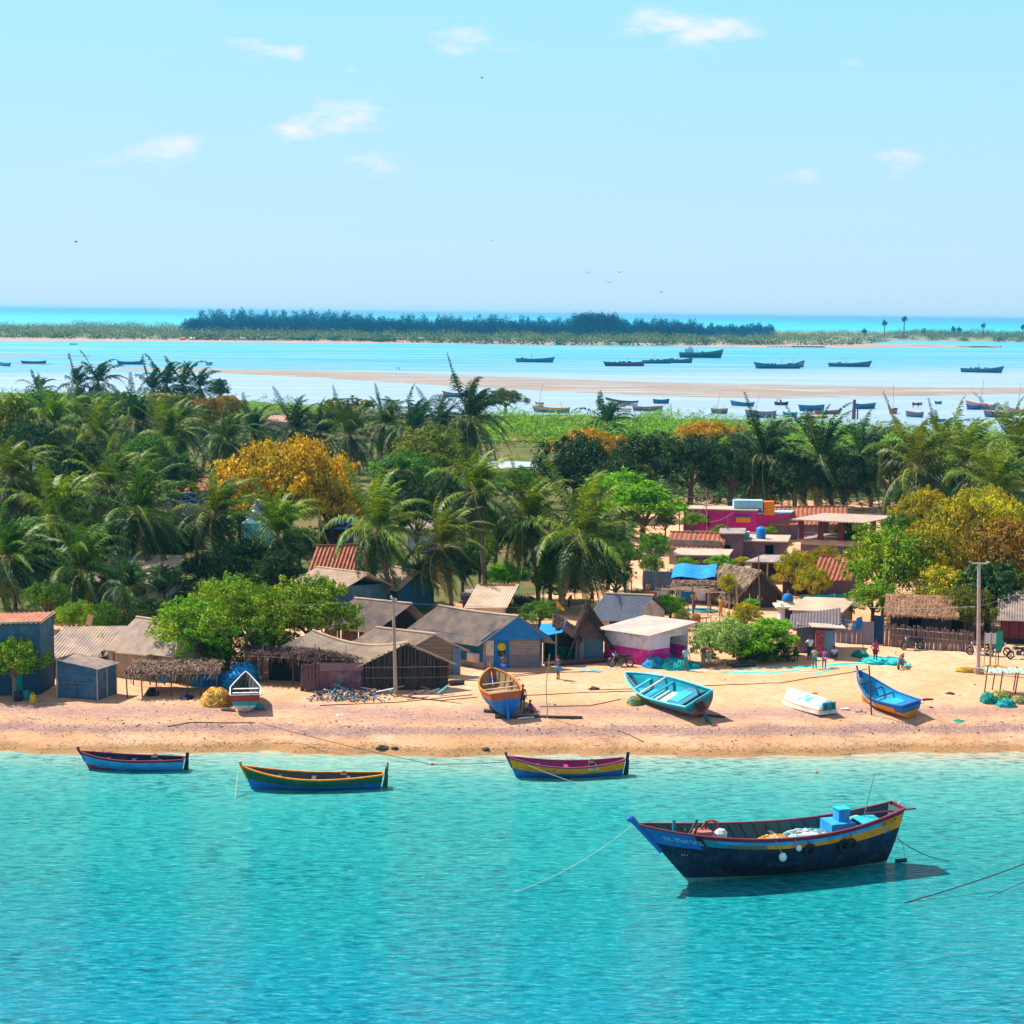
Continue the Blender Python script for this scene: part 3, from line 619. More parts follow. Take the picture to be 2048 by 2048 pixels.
T(1800, 1060, 1150, 45, 'round0', Lmid, 'small dark green tree above the bright green tree', sz=.9)
T(1845, 1020, 1130, 60, 'umb1', Lyel, 'yellow flowering crown right of the pillared terrace', sz=1.5)
T(1960, 1020, 1140, 70, 'umb0', Lyel, 'yellow green crown below the palms at right', sz=1.5)
T(1800, 998, 1060, 24, 'round1', Lmid, 'little green tree at the right end of the terrace roof')
T(1150, 940, 1016, 96, 'round0', Ldark, 'big dark tree with an orange blossom top, left of the dark wood', sz=.9)
T(1185, 893, 992, 84, 'umb1', Lor, 'orange blossom crown over the big dark tree', sz=.8, name='flame_tree')
T(1290, 918, 1010, 76, 'round1', Ldark, 'dark tree right of the orange topped one', sz=.9)
T(1380, 930, 1016, 78, 'round2', Ldark, 'dark tree behind the magenta building', sz=.95)
T(1460, 938, 1018, 60, 'round0', Ldark, 'dark tree beside the leftmost of the three dark palms', sz=1.1)
T(1245, 960, 1040, 70, 'round1', Ldark, 'low dark tree beneath the dark wood left of the magenta building', sz=.8)
T(1590, 955, 1020, 60, 'round2', Ldark, 'dark tree between the left and middle dark palms', sz=1.0)
T(1690, 955, 1020, 60, 'round0', Ldark, 'dark tree between the middle and right dark palms', sz=1.0)
T(1775, 930, 1025, 60, 'round1', Ldark, 'dark tree right of the three dark palms', sz=1.0)
T(1410, 862, 935, 62, 'umb0', Lor, 'far flame tree with yellow blossom behind the dark wood', sz=.7, name='flame_tree')
T(1285, 1005, 1100, 80, 'fea0', Llime, 'feathery lime green tree left of the magenta building', sz=.9)
T(1245, 970, 1075, 60, 'fea1', Llime, 'feathery lime green tree behind the brightest palm', sz=.9)
T(1385, 1040, 1085, 26, 'fea1', Llime, 'sprig like lime tree in front of the magenta building', sz=1.2)
T(1310, 1090, 1150, 36, 'round1', Lmid, 'small green tree left of the concrete yard wall', sz=.9)
T(1440, 1122, 1160, 28, 'fea0', Llime, 'small lime tree above the brown thatched hut', sz=.8)
T(1370, 1128, 1165, 22, 'round0', Llime, 'little green bush above the blue tarpaulin roof', sz=.8)
T(1452, 1168, 1215, 20, 'round2', Lyel, 'small yellow green tree in front of the brown thatched hut', sz=1.3)
T(1590, 1135, 1192, 42, 'umb1', Lyel, 'left yellow ochre tree in front of the tile roofs', sz=1.7)
T(1650, 1118, 1180, 38, 'umb0', Lyel, 'right yellow ochre tree below the pillared terrace', sz=1.5)
T(1625, 1160, 1215, 36, 'umb1', Lyel, 'low yellow ochre tree over the net fence', sz=1.5)
T(870, 905, 985, 80, 'round2', Lolive, 'olive green tree under the tallest far palm', sz=.8)
T(815, 950, 1020, 70, 'round0', Lmid, 'mid green tree above the corrugated shelter in the middle', sz=.8)
T(905, 990, 1075, 60, 'round1', Ldark, 'dark tree behind the tall slim palm', sz=.9)
T(700, 835, 880, 66, 'far0', Lolive, 'rounded light olive tree near the lagoon', sz=.75)
T(800, 975, 1055, 40, 'round0', Ldark, 'dark small tree between the big palm and the red roofed house', sz=1.0)
T(990, 1060, 1150, 55, 'round1', Ldark, 'dark tree behind the palm with yellowing fronds', sz=1.0)
T(835, 1020, 1120, 60, 'round2', Ldark, 'dark tree between the big drooping palm and the slim palm', sz=1.0)
T(1010, 1150, 1205, 46, 'fea1', Llime, 'feathery lime bush behind the parked motorcycles', sz=1.0)
T(1120, 1160, 1215, 60, 'round0', Lmid, 'green shrub at the foot of the brightest palm', sz=.8)
T(1078, 1225, 1258, 44, 'round1', Lmid, 'dark green shrub behind the yellow flag', sz=.7)
T(1340, 1215, 1240, 40, 'round2', Llime, 'flowering garden shrub right of the dark roof', sz=.8)
T(20, 850, 960, 70, 'far0', Lolive, 'olive tree at the left edge of the far grove', sz=1.0)
T(90, 815, 860, 60, 'far1', Lmid, 'green tree of the far left grove', sz=.8)
T(235, 812, 862, 50, 'far2', Lmid, 'small green tree among the far left palms', sz=.8)
T(300, 912, 1010, 62, 'round1', Lmid, 'dark green tree left of the flame tree', sz=.9)
T(365, 818, 868, 48, 'far0', Lolive, 'olive crown beside the orange brown one', sz=.8)
T(325, 808, 850, 42, 'far2', Lyel, 'yellowish far crown under the far palm clump', sz=.7)
T(412, 826, 880, 44, 'far1', Lbrown, 'orange brown crown in the far grove', sz=.9)
T(455, 812, 855, 36, 'far2', Lbrown, 'second orange brown crown nearer the lagoon', sz=.8)
T(440, 778, 818, 22, 'far0', Ldark, 'dark leaning shrub by the lagoon edge', sz=1.1)
T(60, 900, 1010, 70, 'round0', Ldark, 'dark tree under the palms at the far left', sz=1.0)
T(150, 940, 1045, 75, 'round2', Ldark, 'dark tree between palms on the left', sz=.9)
T(350, 960, 1060, 60, 'round0', Ldark, 'dark tree above the blue banner wall', sz=.9)
T(60, 1010, 1110, 70, 'round1', Lolive, 'olive tree beneath the left edge palm', sz=.9)
T(340, 1090, 1170, 60, 'round2', Ldark, 'dark tree right of the large dark palm', sz=1.0)
T(480, 1120, 1185, 60, 'round0', Ldark, 'dark tree below the palm with a sunlit frond', sz=.9)
T(200, 1080, 1165, 60, 'round1', Ldark, 'dark tree behind the low coconut palm', sz=.9)
T(80, 1120, 1200, 55, 'round2', Ldark, 'dark tree behind the blue grey house', sz=1.0)
T(95, 1195, 1260, 45, 'round0', Lmid, 'mid green tree over the lean-to roof', sz=.9)
T(150, 1232, 1290, 42, 'round1', Lgreen, 'small fresh green tree behind the lean-to roof', sz=.9)
T(215, 1235, 1292, 34, 'round2', Lmid, 'slender small tree left of the grey roofed house', sz=1.2)
T(205, 1290, 1330, 22, 'round0', Lgreen, 'sparse small tree over the blue plank shed', sz=1.2)
T(250, 1150, 1225, 50, 'round1', Lmid, 'green shrub in front of the pale corrugated roof', sz=.7)
T(300, 1225, 1290, 50, 'round2', Ldark, 'dark shrub behind the grey roofed house', sz=.8)
T(600, 1085, 1140, 46, 'round1', Ldark, 'dark shrub left of the red tile roof', sz=.9)
T(1010, 795, 830, 40, 'fea0', Lolive, 'pale bare branched tree on the lagoon shore', sz=.8, bm=palmbark)
T(1020, 1222, 1255, 20, 'round0', Lmid, 'tiny bush beside the rust edged roof')
# hedge bush beside the white and magenta shed
T(1422, 1285, 1326, 50, 'round0', Lvar, 'cream edged leafy shrub right of the white and magenta shed', name='shrub', cat='shrub', sz=1.0, trunk=False)
T(1462, 1272, 1322, 46, 'round2', Lvar, 'taller part of the cream edged shrub hedge', name='shrub', cat='shrub', sz=1.0, trunk=False, seed=3)
T(1532, 1272, 1320, 62, 'fea0', Llime, 'feathery bright green shrub behind the standing fishermen', name='shrub', cat='shrub', sz=.95)
T(1492, 1290, 1324, 52, 'fea1', Llime, 'feathery green shrub in the middle of the hedge', name='shrub', cat='shrub', sz=.9, trunk=False)
T(1490, 1228, 1270, 34, 'round1', Lyel, 'yellow topped shrub behind the feathery hedge', name='shrub', cat='shrub', sz=.9)
T(1420, 1318, 1328, 18, 'round2', Lmid, 'low weed at the foot of the cream edged shrub', name='shrub', cat='shrub', sz=.6, trunk=False)
T(1545, 1318, 1328, 16, 'round0', Lmid, 'low weed beside the fallen logs', name='shrub', cat='shrub', sz=.6, trunk=False)

# ---- scrub: ground cover nobody could count
def scrub(name, regions, lm, seed, label):
    rnd = random.Random(seed); lob = []
    V = []; Fc = []
    for (x0, x1, ytop, ybot, n, r0, r1) in regions:
        for i in range(n):
            px = rnd.uniform(x0, x1); yt, yb = (ytop(px) if callable(ytop) else ytop), (ybot(px) if callable(ybot) else ybot)
            py = rnd.uniform(yt, yb); p = P(px, py, GZ); lob.append((p.x, p.y, GZ+rnd.uniform(-.1, .5), rnd.uniform(r0, r1), rnd.uniform(.45, .8)))
    me = crown_mesh(name, lob, .85, 3.6, 'feather', seed, .1); o = bpy.data.objects.new(name, me); COL.objects.link(o); me.materials[0] = lm
    tag(o, label, kind='stuff'); o.data.materials[0] = lm; return o
ff = lambda px: interp(FARS, px)+2
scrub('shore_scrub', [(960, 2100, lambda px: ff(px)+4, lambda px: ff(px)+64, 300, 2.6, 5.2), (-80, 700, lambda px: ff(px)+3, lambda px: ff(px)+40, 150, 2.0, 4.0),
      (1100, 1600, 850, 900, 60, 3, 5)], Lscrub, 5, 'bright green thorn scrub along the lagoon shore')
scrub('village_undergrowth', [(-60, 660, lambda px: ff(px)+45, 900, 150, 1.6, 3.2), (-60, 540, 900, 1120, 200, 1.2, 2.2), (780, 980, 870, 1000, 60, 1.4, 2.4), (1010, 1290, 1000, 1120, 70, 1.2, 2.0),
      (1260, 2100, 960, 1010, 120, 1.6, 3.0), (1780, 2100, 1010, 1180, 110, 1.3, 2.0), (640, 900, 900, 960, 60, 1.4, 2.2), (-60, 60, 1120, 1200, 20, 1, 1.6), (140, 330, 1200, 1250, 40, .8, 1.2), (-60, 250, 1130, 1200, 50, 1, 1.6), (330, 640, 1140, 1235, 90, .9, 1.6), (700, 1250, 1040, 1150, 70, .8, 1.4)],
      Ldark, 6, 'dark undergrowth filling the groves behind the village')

# ---- far island: casuarina wood and low scrub
def far_cover(name, lm, seed, items, leaf, dens, style, label):
    rnd = random.Random(seed); lob = []
    for (x0, x1, ytop, ybot, n, r0, r1, stack) in items:
        for i in range(n):
            px = x0+(x1-x0)*(i+rnd.random())/n; yt, yb = interp(ytop, px), interp(ybot, px); py = rnd.uniform(yt, yb); p = P(px, py, .8); r = rnd.uniform(r0, r1)
            if stack:
                h = rnd.uniform(*stack); 
                for k in range(6):
                    t = k/5; lob.append((p.x+rnd.uniform(-.8, .8), p.y, 1+h*(.12+.85*t), r*(1.15-.8*t), 1.4))
            else: lob.append((p.x, p.y, .8+r*.2, r, .55))
    me = crown_mesh(name, lob, leaf, dens, style, seed, .3); o = bpy.data.objects.new(name, me); COL.objects.link(o); o.data.materials[0] = lm
    tag(o, label, kind='stuff'); return o
wt = [(365, 664), (900, 668), (1300, 672), (1540, 674)]; wb_ = [(365, 671), (900, 675), (1300, 678), (1540, 679)]
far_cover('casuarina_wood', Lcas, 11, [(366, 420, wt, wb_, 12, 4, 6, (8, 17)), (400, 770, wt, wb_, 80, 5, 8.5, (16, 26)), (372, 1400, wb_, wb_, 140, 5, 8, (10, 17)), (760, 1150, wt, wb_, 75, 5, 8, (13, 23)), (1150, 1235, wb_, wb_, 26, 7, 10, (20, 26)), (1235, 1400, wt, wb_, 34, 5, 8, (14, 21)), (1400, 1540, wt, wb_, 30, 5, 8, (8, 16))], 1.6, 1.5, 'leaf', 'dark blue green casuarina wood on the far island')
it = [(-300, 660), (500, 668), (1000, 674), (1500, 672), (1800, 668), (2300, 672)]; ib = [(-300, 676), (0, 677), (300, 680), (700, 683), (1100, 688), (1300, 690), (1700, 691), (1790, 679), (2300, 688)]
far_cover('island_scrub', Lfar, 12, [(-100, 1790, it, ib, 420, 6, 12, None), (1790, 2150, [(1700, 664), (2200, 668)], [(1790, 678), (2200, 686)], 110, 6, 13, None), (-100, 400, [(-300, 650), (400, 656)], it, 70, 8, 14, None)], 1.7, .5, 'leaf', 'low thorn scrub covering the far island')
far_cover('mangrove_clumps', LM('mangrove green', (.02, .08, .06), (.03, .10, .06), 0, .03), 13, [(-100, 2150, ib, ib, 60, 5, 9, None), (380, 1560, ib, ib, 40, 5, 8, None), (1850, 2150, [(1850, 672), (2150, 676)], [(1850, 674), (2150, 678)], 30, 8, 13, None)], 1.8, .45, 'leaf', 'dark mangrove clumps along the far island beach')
# palmyra palms standing singly over the island
g = MB(); g.tube([(0, 0, 0), (.3, 0, 1)], .55, None, 6); me_tr = g.mesh('trunk'); me_tr.materials.append(bark2)
me_cr = crown_mesh('crown', [(0, 0, 0, 2.6, 1.0)], 1.8, 6, 'leaf', 77, .4)
for px, ptop, pb, lab in [(1768, 640, 676, 'palmyra palm at the left of the island clearing'), (1807, 632, 678, 'tallest palmyra palm on the far island'), (1728, 657, 676, 'small palmyra palm over the island scrub'), (1906, 652, 674, 'left one of a close palmyra pair'),
                          (1917, 653, 674, 'right one of a close palmyra pair'), (1965, 645, 674, 'palmyra palm between the pair and the right edge'), (1846, 656, 674, 'low palmyra palm right of the tallest one'), (2045, 648, 674, 'palmyra palm at the right edge of the island')]:
    f_ = P(px, pb, .8); c = PD(px, ptop+6, f_.y); t = thing('palmyra_palm', lab, 'palm tree', f_, 0, 'palmyra palms on the far island')
    link('trunk', me_tr, t, (0, 0, 0), (0, 0, 0), (1, 1, c.z-.8)); link('crown', me_cr, t, (.3, 0, c.z-.8), (0, 0, px), (1.2, 1.2, 1.2), [Lcas])

T(1985, 1060, 1180, 75, 'round0', Lyel, 'yellow green tree below the palm cut by the right edge', sz=1.1)
T(2035, 1190, 1262, 60, 'round1', Lolive, 'olive tree above the maroon shed at the right edge', sz=1.0)
T(1880, 1180, 1250, 60, 'round2', Lyel, 'yellow green boughs hanging over the thatched roofs', sz=1.0)
T(1700, 1060, 1120, 34, 'umb0', Lyel, 'small yellow tree at the foot of the terrace', sz=1.4)

T(1500, 1308, 1326, 40, 'round1', Ldark, 'shaded foot of the feathery hedge in the middle', name='shrub', cat='shrub', sz=.7, trunk=False)  # dark leaves paint the shade under the lime hedge
T(1560, 1304, 1322, 34, 'round2', Ldark, 'shaded foot of the hedge at its right end', name='shrub', cat='shrub', sz=.8, trunk=False)  # shade at this end of the hedge is put into the leaf colour
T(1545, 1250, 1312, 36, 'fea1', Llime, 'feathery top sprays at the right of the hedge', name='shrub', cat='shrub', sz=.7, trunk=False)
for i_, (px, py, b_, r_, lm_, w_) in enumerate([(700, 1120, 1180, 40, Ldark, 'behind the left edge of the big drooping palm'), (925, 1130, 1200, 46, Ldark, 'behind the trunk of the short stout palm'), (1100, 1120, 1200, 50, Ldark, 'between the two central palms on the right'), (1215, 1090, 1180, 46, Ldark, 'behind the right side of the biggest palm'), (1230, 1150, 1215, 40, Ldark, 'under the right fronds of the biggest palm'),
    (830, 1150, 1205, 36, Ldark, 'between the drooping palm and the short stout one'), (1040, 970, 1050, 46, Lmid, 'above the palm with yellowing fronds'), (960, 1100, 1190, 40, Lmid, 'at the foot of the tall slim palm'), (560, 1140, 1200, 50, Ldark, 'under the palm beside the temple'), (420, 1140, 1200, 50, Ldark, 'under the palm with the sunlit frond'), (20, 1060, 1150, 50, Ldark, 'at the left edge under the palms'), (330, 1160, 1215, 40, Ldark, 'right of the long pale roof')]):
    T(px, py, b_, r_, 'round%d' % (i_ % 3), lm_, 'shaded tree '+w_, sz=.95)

for i_, (px, py, b_, r_, k_, lm_, w_) in enumerate([(1330, 1040, 1078, 24, 'round0', Lmid, 'left of the magenta walls'), (1440, 1060, 1092, 20, 'fea0', Llime, 'before the middle of the magenta walls'), (1300, 1130, 1170, 26, 'round2', Lmid, 'left of the wide white slab'), (1345, 1150, 1178, 16, 'fea1', Llime, 'below the left end of the wide white slab'), (1405, 1160, 1185, 18, 'fea0', Lgreen, 'under the white slab beside the blue tarpaulin'),
    (1485, 1120, 1150, 16, 'umb0', Lyel, 'below the blue water tank'), (1540, 1060, 1090, 14, 'fea1', Llime, 'left of the terrace railing'), (1570, 1085, 1112, 16, 'umb1', Lyel, 'in front of the terrace wall'), (1700, 1085, 1128, 30, 'round1', Lmid, 'at the right end of the terrace'), (1310, 1210, 1238, 24, 'fea0', Lyel, 'in the garden behind the satellite dish'), (1365, 1232, 1258, 18, 'round0', Lvar, 'in the yard just right of the dish'),
    (1275, 1195, 1232, 22, 'round1', Lolive, 'behind the dark roofed house'), (1500, 1205, 1240, 16, 'fea1', Llime, 'beside the brown thatched hut wall'), (1470, 1245, 1275, 24, 'fea0', Lyel, 'at the top left of the hedge'), (1565, 1215, 1240, 14, 'round2', Lmid, 'left of the domed shrine'), (1690, 1215, 1250, 22, 'round0', Lgreen, 'over the net fence'), (1395, 1085, 1115, 15, 'fea1', Lyel, 'on the yard of the concrete walled house'), (1250, 1110, 1190, 34, 'round2', Lmid, 'right of the biggest palm')]):
    T(px, py, b_, r_, k_, lm_, 'small %s %s' % ({'r': 'leafy bush', 'f': 'feathery bush', 'u': 'flat topped bush'}[k_[0]], w_), sz=.95)
# ================================================================== BUILDINGS
corr = mat('weathered corrugated sheet', (.50, .35, .25), (.30, .22, .18), scale=.9, stretch=(1, 1, 1), rough=.75, dirt=(.24, .20, .20), bump=.01)
corr_l = mat('pale corrugated sheet', (.58, .42, .30), (.42, .30, .22), scale=.6, rough=.7, dirt=(.42, .30, .22))
corr_g = mat('grey asbestos sheet', (.31, .22, .17), (.19, .145, .13), scale=1.2, rough=.85, dirt=(.13, .11, .12))
corr_d = mat('dark slate sheet', (.06, .08, .13), (.035, .045, .08), scale=1, rough=.6)
corr_w = mat('white corrugated sheet', (.62, .60, .66), (.50, .42, .40), scale=1.1, rough=.7, dirt=(.45, .22, .10))
corr_p = mat('purple grey sheet', (.27, .23, .30), (.20, .17, .24), scale=1.2, rough=.7)
corr_b = mat('blue grey sheet', (.16, .26, .38), (.11, .18, .28), scale=1.2, rough=.7)
tile_r = mat('terracotta tiles', (.46, .15, .07), (.28, .08, .05), scale=2.5, rough=.85, dirt=(.20, .08, .06))
wood_d = mat('dark stake wood', (.085, .06, .055), (.035, .028, .03), scale=3, stretch=(3, 3, .6), bump=.02)
wood_p = mat('purple brown stake wood', (.20, .09, .10), (.10, .05, .065), scale=3, stretch=(3, 3, .6), bump=.02)
wood_m = mat('mid brown board', (.26, .17, .115), (.15, .10, .08), scale=2.5, stretch=(1, 1, 3), bump=.01)
bamb = mat('bamboo stake', (.24, .17, .15), (.13, .09, .10), scale=2.5, stretch=(3, 3, .5))
pole_w = mat('pale pole wood', (.48, .35, .27), (.32, .22, .17), scale=3, stretch=(3, 3, .5))
straw_m = mat('dry palm thatch', (.34, .25, .18), (.19, .13, .10), scale=2, kind='leaf', spec=0)
straw_d = mat('dark thatch', (.13, .085, .075), (.07, .05, .05), scale=2, kind='leaf', spec=0)
straw_y = mat('yellow thatch', (.50, .31, .17), (.30, .18, .11), scale=1.5, kind='leaf', spec=0)
dark = mat('painted darkness', (.015, .016, .022), (.01, .01, .014))  # near black standing in for darkness where little light reaches
blueg = mat('blue grey plaster', (.045, .12, .18), (.03, .085, .14), scale=.8, dirt=(.10, .16, .2))
blue_p = mat('bright blue plaster', (.008, .13, .26), (.006, .09, .21), scale=.9, dirt=(.02, .12, .22))
blue_s = mat('bright blue sheet', (.01, .17, .44), (.008, .13, .36), scale=1)
cream = mat('cream plaster', (.62, .52, .44), (.5, .4, .34), scale=1, dirt=(.36, .28, .24))
brick_g = mat('grey block wall', (.27, .205, .18), (.19, .145, .135), scale=2.2, wave=((.33, .30, .30), 5.0, 'Z', .14), bump=.01)
beige = mat('beige plaster', (.42, .30, .21), (.33, .24, .18), scale=1, dirt=(.24, .17, .14))
beige_y = mat('ochre plaster', (.62, .40, .20), (.5, .32, .17), scale=1)
conc = mat('weathered concrete', (.36, .29, .25), (.26, .21, .19), scale=.8, dirt=(.16, .13, .13))
conc_l = mat('pale lime slab', (.52, .39, .30), (.38, .28, .22), scale=.8, dirt=(.36, .28, .24))
purpw = mat('purple grey plaster', (.17, .11, .15), (.12, .08, .12), scale=1, dirt=(.08, .06, .08))
magen = mat('magenta plaster', (.50, .006, .22), (.38, .01, .17), scale=.7, dirt=(.34, .05, .16))
magen2 = mat('deep pink plaster', (.60, .010, .30), (.52, .015, .26), scale=1.5, dirt=(.55, .12, .26))
whitep = mat('rust streaked white paint', (.66, .62, .70), (.56, .52, .60), scale=1.4, dirt=(.46, .30, .22), stretch=(3, 3, .7))
lblue = mat('light blue plaster', (.30, .55, .72), (.24, .45, .62))
orange = mat('orange plaster', (.75, .24, .01), (.6, .16, .01), scale=1.2)
maroon = mat('maroon paint', (.12, .02, .03), (.08, .016, .026), scale=1.5)
tealm = mat('teal paint', (.01, .30, .34), (.01, .22, .28))
tarp_b = mat('blue tarpaulin', (.01, .28, .75), (.008, .18, .55), scale=1.5, rough=.5, bump=.04, bscale=3)
rustm = mat('rust red paint', (.34, .05, .06), (.22, .03, .05), scale=5)
shed_b = mat('blue shed board', (.045, .12, .20), (.03, .085, .16), scale=1.5, stretch=(1, 1, 3), wave=((.02, .03, .05), 1.9, 'Z', .05), dirt=(.10, .15, .2))

def sheet(g, e0, e1, r1, r0, m, waves=None, amp=.022, sag=0.0, thick=.035, nv=5, rag=0.0, seed=0, missing=0):
    """corrugated or plain roofing between an eave (e0, e1) and a ridge (r0, r1); real ripples, thickness and ragged eave"""
    rnd = random.Random(seed); e0, e1, r0, r1 = map(Vector, (e0, e1, r0, r1)); Lx = (e1-e0).length
    n = max(2, int((waves or Lx/.19)*2)); nrm = (e1-e0).cross(r0-e0).normalized()
    if nrm.z < 0: nrm = -nrm
    vs = []; fs = []; N_ = nv+1
    for lay in (0, 1):
        for i in range(n+1):
            s = i/n; pan = int(s*Lx/1.05); rr = random.Random(seed*31+pan).uniform(-rag, rag); lift = random.Random(seed*17+pan).uniform(0, .012)
            for j in range(N_):
                t = j/nv; a = e0.lerp(e1, s); b_ = r0.lerp(r1, s); p = a.lerp(b_, t+(rr*(1-t)/max(.5, (b_-a).length)))
                p = p+nrm*((amp if i % 2 else -amp)+lift-lay*thick); p.z -= sag*math.sin(math.pi*s)*(.4+.6*t); vs.append(p)
    K = (n+1)*N_
    for lay in (0, 1):
        for i in range(n):
            for j in range(nv):
                k = lay*K+i*N_+j; q = (k, k+N_, k+N_+1, k+1); fs.append(q if lay == 0 else q[::-1])
    for i in range(n):
        for j in (0, nv): k = i*N_+j; fs.append((k, k+K, k+N_+K, k+N_))
    for i in (0, n):
        for j in range(nv): k = i*N_+j; fs.append((k, k+1, k+1+K, k+K))
    g.add(vs, fs, m)
def straw(g, e0, e1, r1, r0, m, n=60, L_=.7, w_=.035, thick=.16, seed=0, lift=.06, hang=.15):
    """a thick layer of dry leaves laid down the slope with ragged ends"""
    rnd = random.Random(seed); e0, e1, r0, r1 = map(Vector, (e0, e1, r0, r1)); nrm = (e1-e0).cross(r0-e0).normalized()
    if nrm.z < 0: nrm = -nrm
    A_ = (e1-e0).length*(r0-e0).length; sl_ = (r0-e0).normalized(); ex = (e1-e0).normalized()
    vs = []; fs = []
    for lay in (0, 1):                              # the bed
        for i in range(13):
            for j in range(5):
                s, t = i/12, j/4; p = e0.lerp(e1, s).lerp(r0.lerp(r1, s), t)-nrm*(lay*thick)+nrm*rnd.uniform(-.03, .03)*(1-lay); vs.append(p)
    for lay in (0, 1):
        for i in range(12):
            for j in range(4): k = lay*65+i*5+j; fs.append((k, k+5, k+6, k+1))
    for i in range(12): fs.append((i*5, i*5+65, i*5+70, i*5+5))
    for i in (0, 12):
        for j in range(4): k = i*5+j; fs.append((k, k+1, k+66, k+65))
    g.add(vs, fs, m)
    for _ in range(int(A_*n)):
        s, t = rnd.random(), rnd.random()**1.15; p = e0.lerp(e1, s).lerp(r0.lerp(r1, s), t)+nrm*rnd.uniform(0, lift)
        d = (-sl_+ex*rnd.gauss(0, .28)+nrm*rnd.gauss(.03, .08)).normalized(); l = L_*rnd.uniform(.5, 1.2)
        if t < .06: d = (d+Vector((0, 0, -rnd.uniform(0, 1.2)))).normalized(); p = p-nrm*.05; l *= .6+hang
        sd_ = d.cross(nrm).normalized()*w_*rnd.uniform(.6, 1.5)
        g.face([p-sd_, p+sd_, p+d*l+sd_*.3, p+d*l-sd_*.3], m)
def stakes(g, a, b_, h, m, pitch=.09, r=.035, seed=0, hj=.12, lean=.02, back=None):
    """a wall or fence of upright stakes, palm ribs or bamboo from a to b"""
    rnd = random.Random(seed); a, b_ = Vector(a), Vector(b_); L_ = (b_-a).length; n = int(L_/pitch); ex = (b_-a).normalized(); ny = Vector((-ex.y, ex.x, 0))
    for i in range(n+1):
        s = (i+rnd.uniform(-.25, .25))/max(1, n); p = a+ex*L_*min(1, max(0, s))+ny*rnd.uniform(-.02, .02)
        hh_ = (h(s) if callable(h) else h)*(1+rnd.uniform(-hj, hj*.4)); top = p+Vector((rnd.gauss(0, lean), rnd.gauss(0, lean), 0))*hh_+Vector((0, 0, hh_)); rr = r*rnd.uniform(.7, 1.3)
        g.add([p-ex*rr-ny*rr, p+ex*rr-ny*rr, p+ex*rr+ny*rr, p-ex*rr+ny*rr, top-ex*rr-ny*rr, top+ex*rr-ny*rr, top+ex*rr+ny*rr, top-ex*rr+ny*rr],
              [(0, 1, 5, 4), (1, 2, 6, 5), (2, 3, 7, 6), (3, 0, 4, 7), (4, 5, 6, 7)], m)

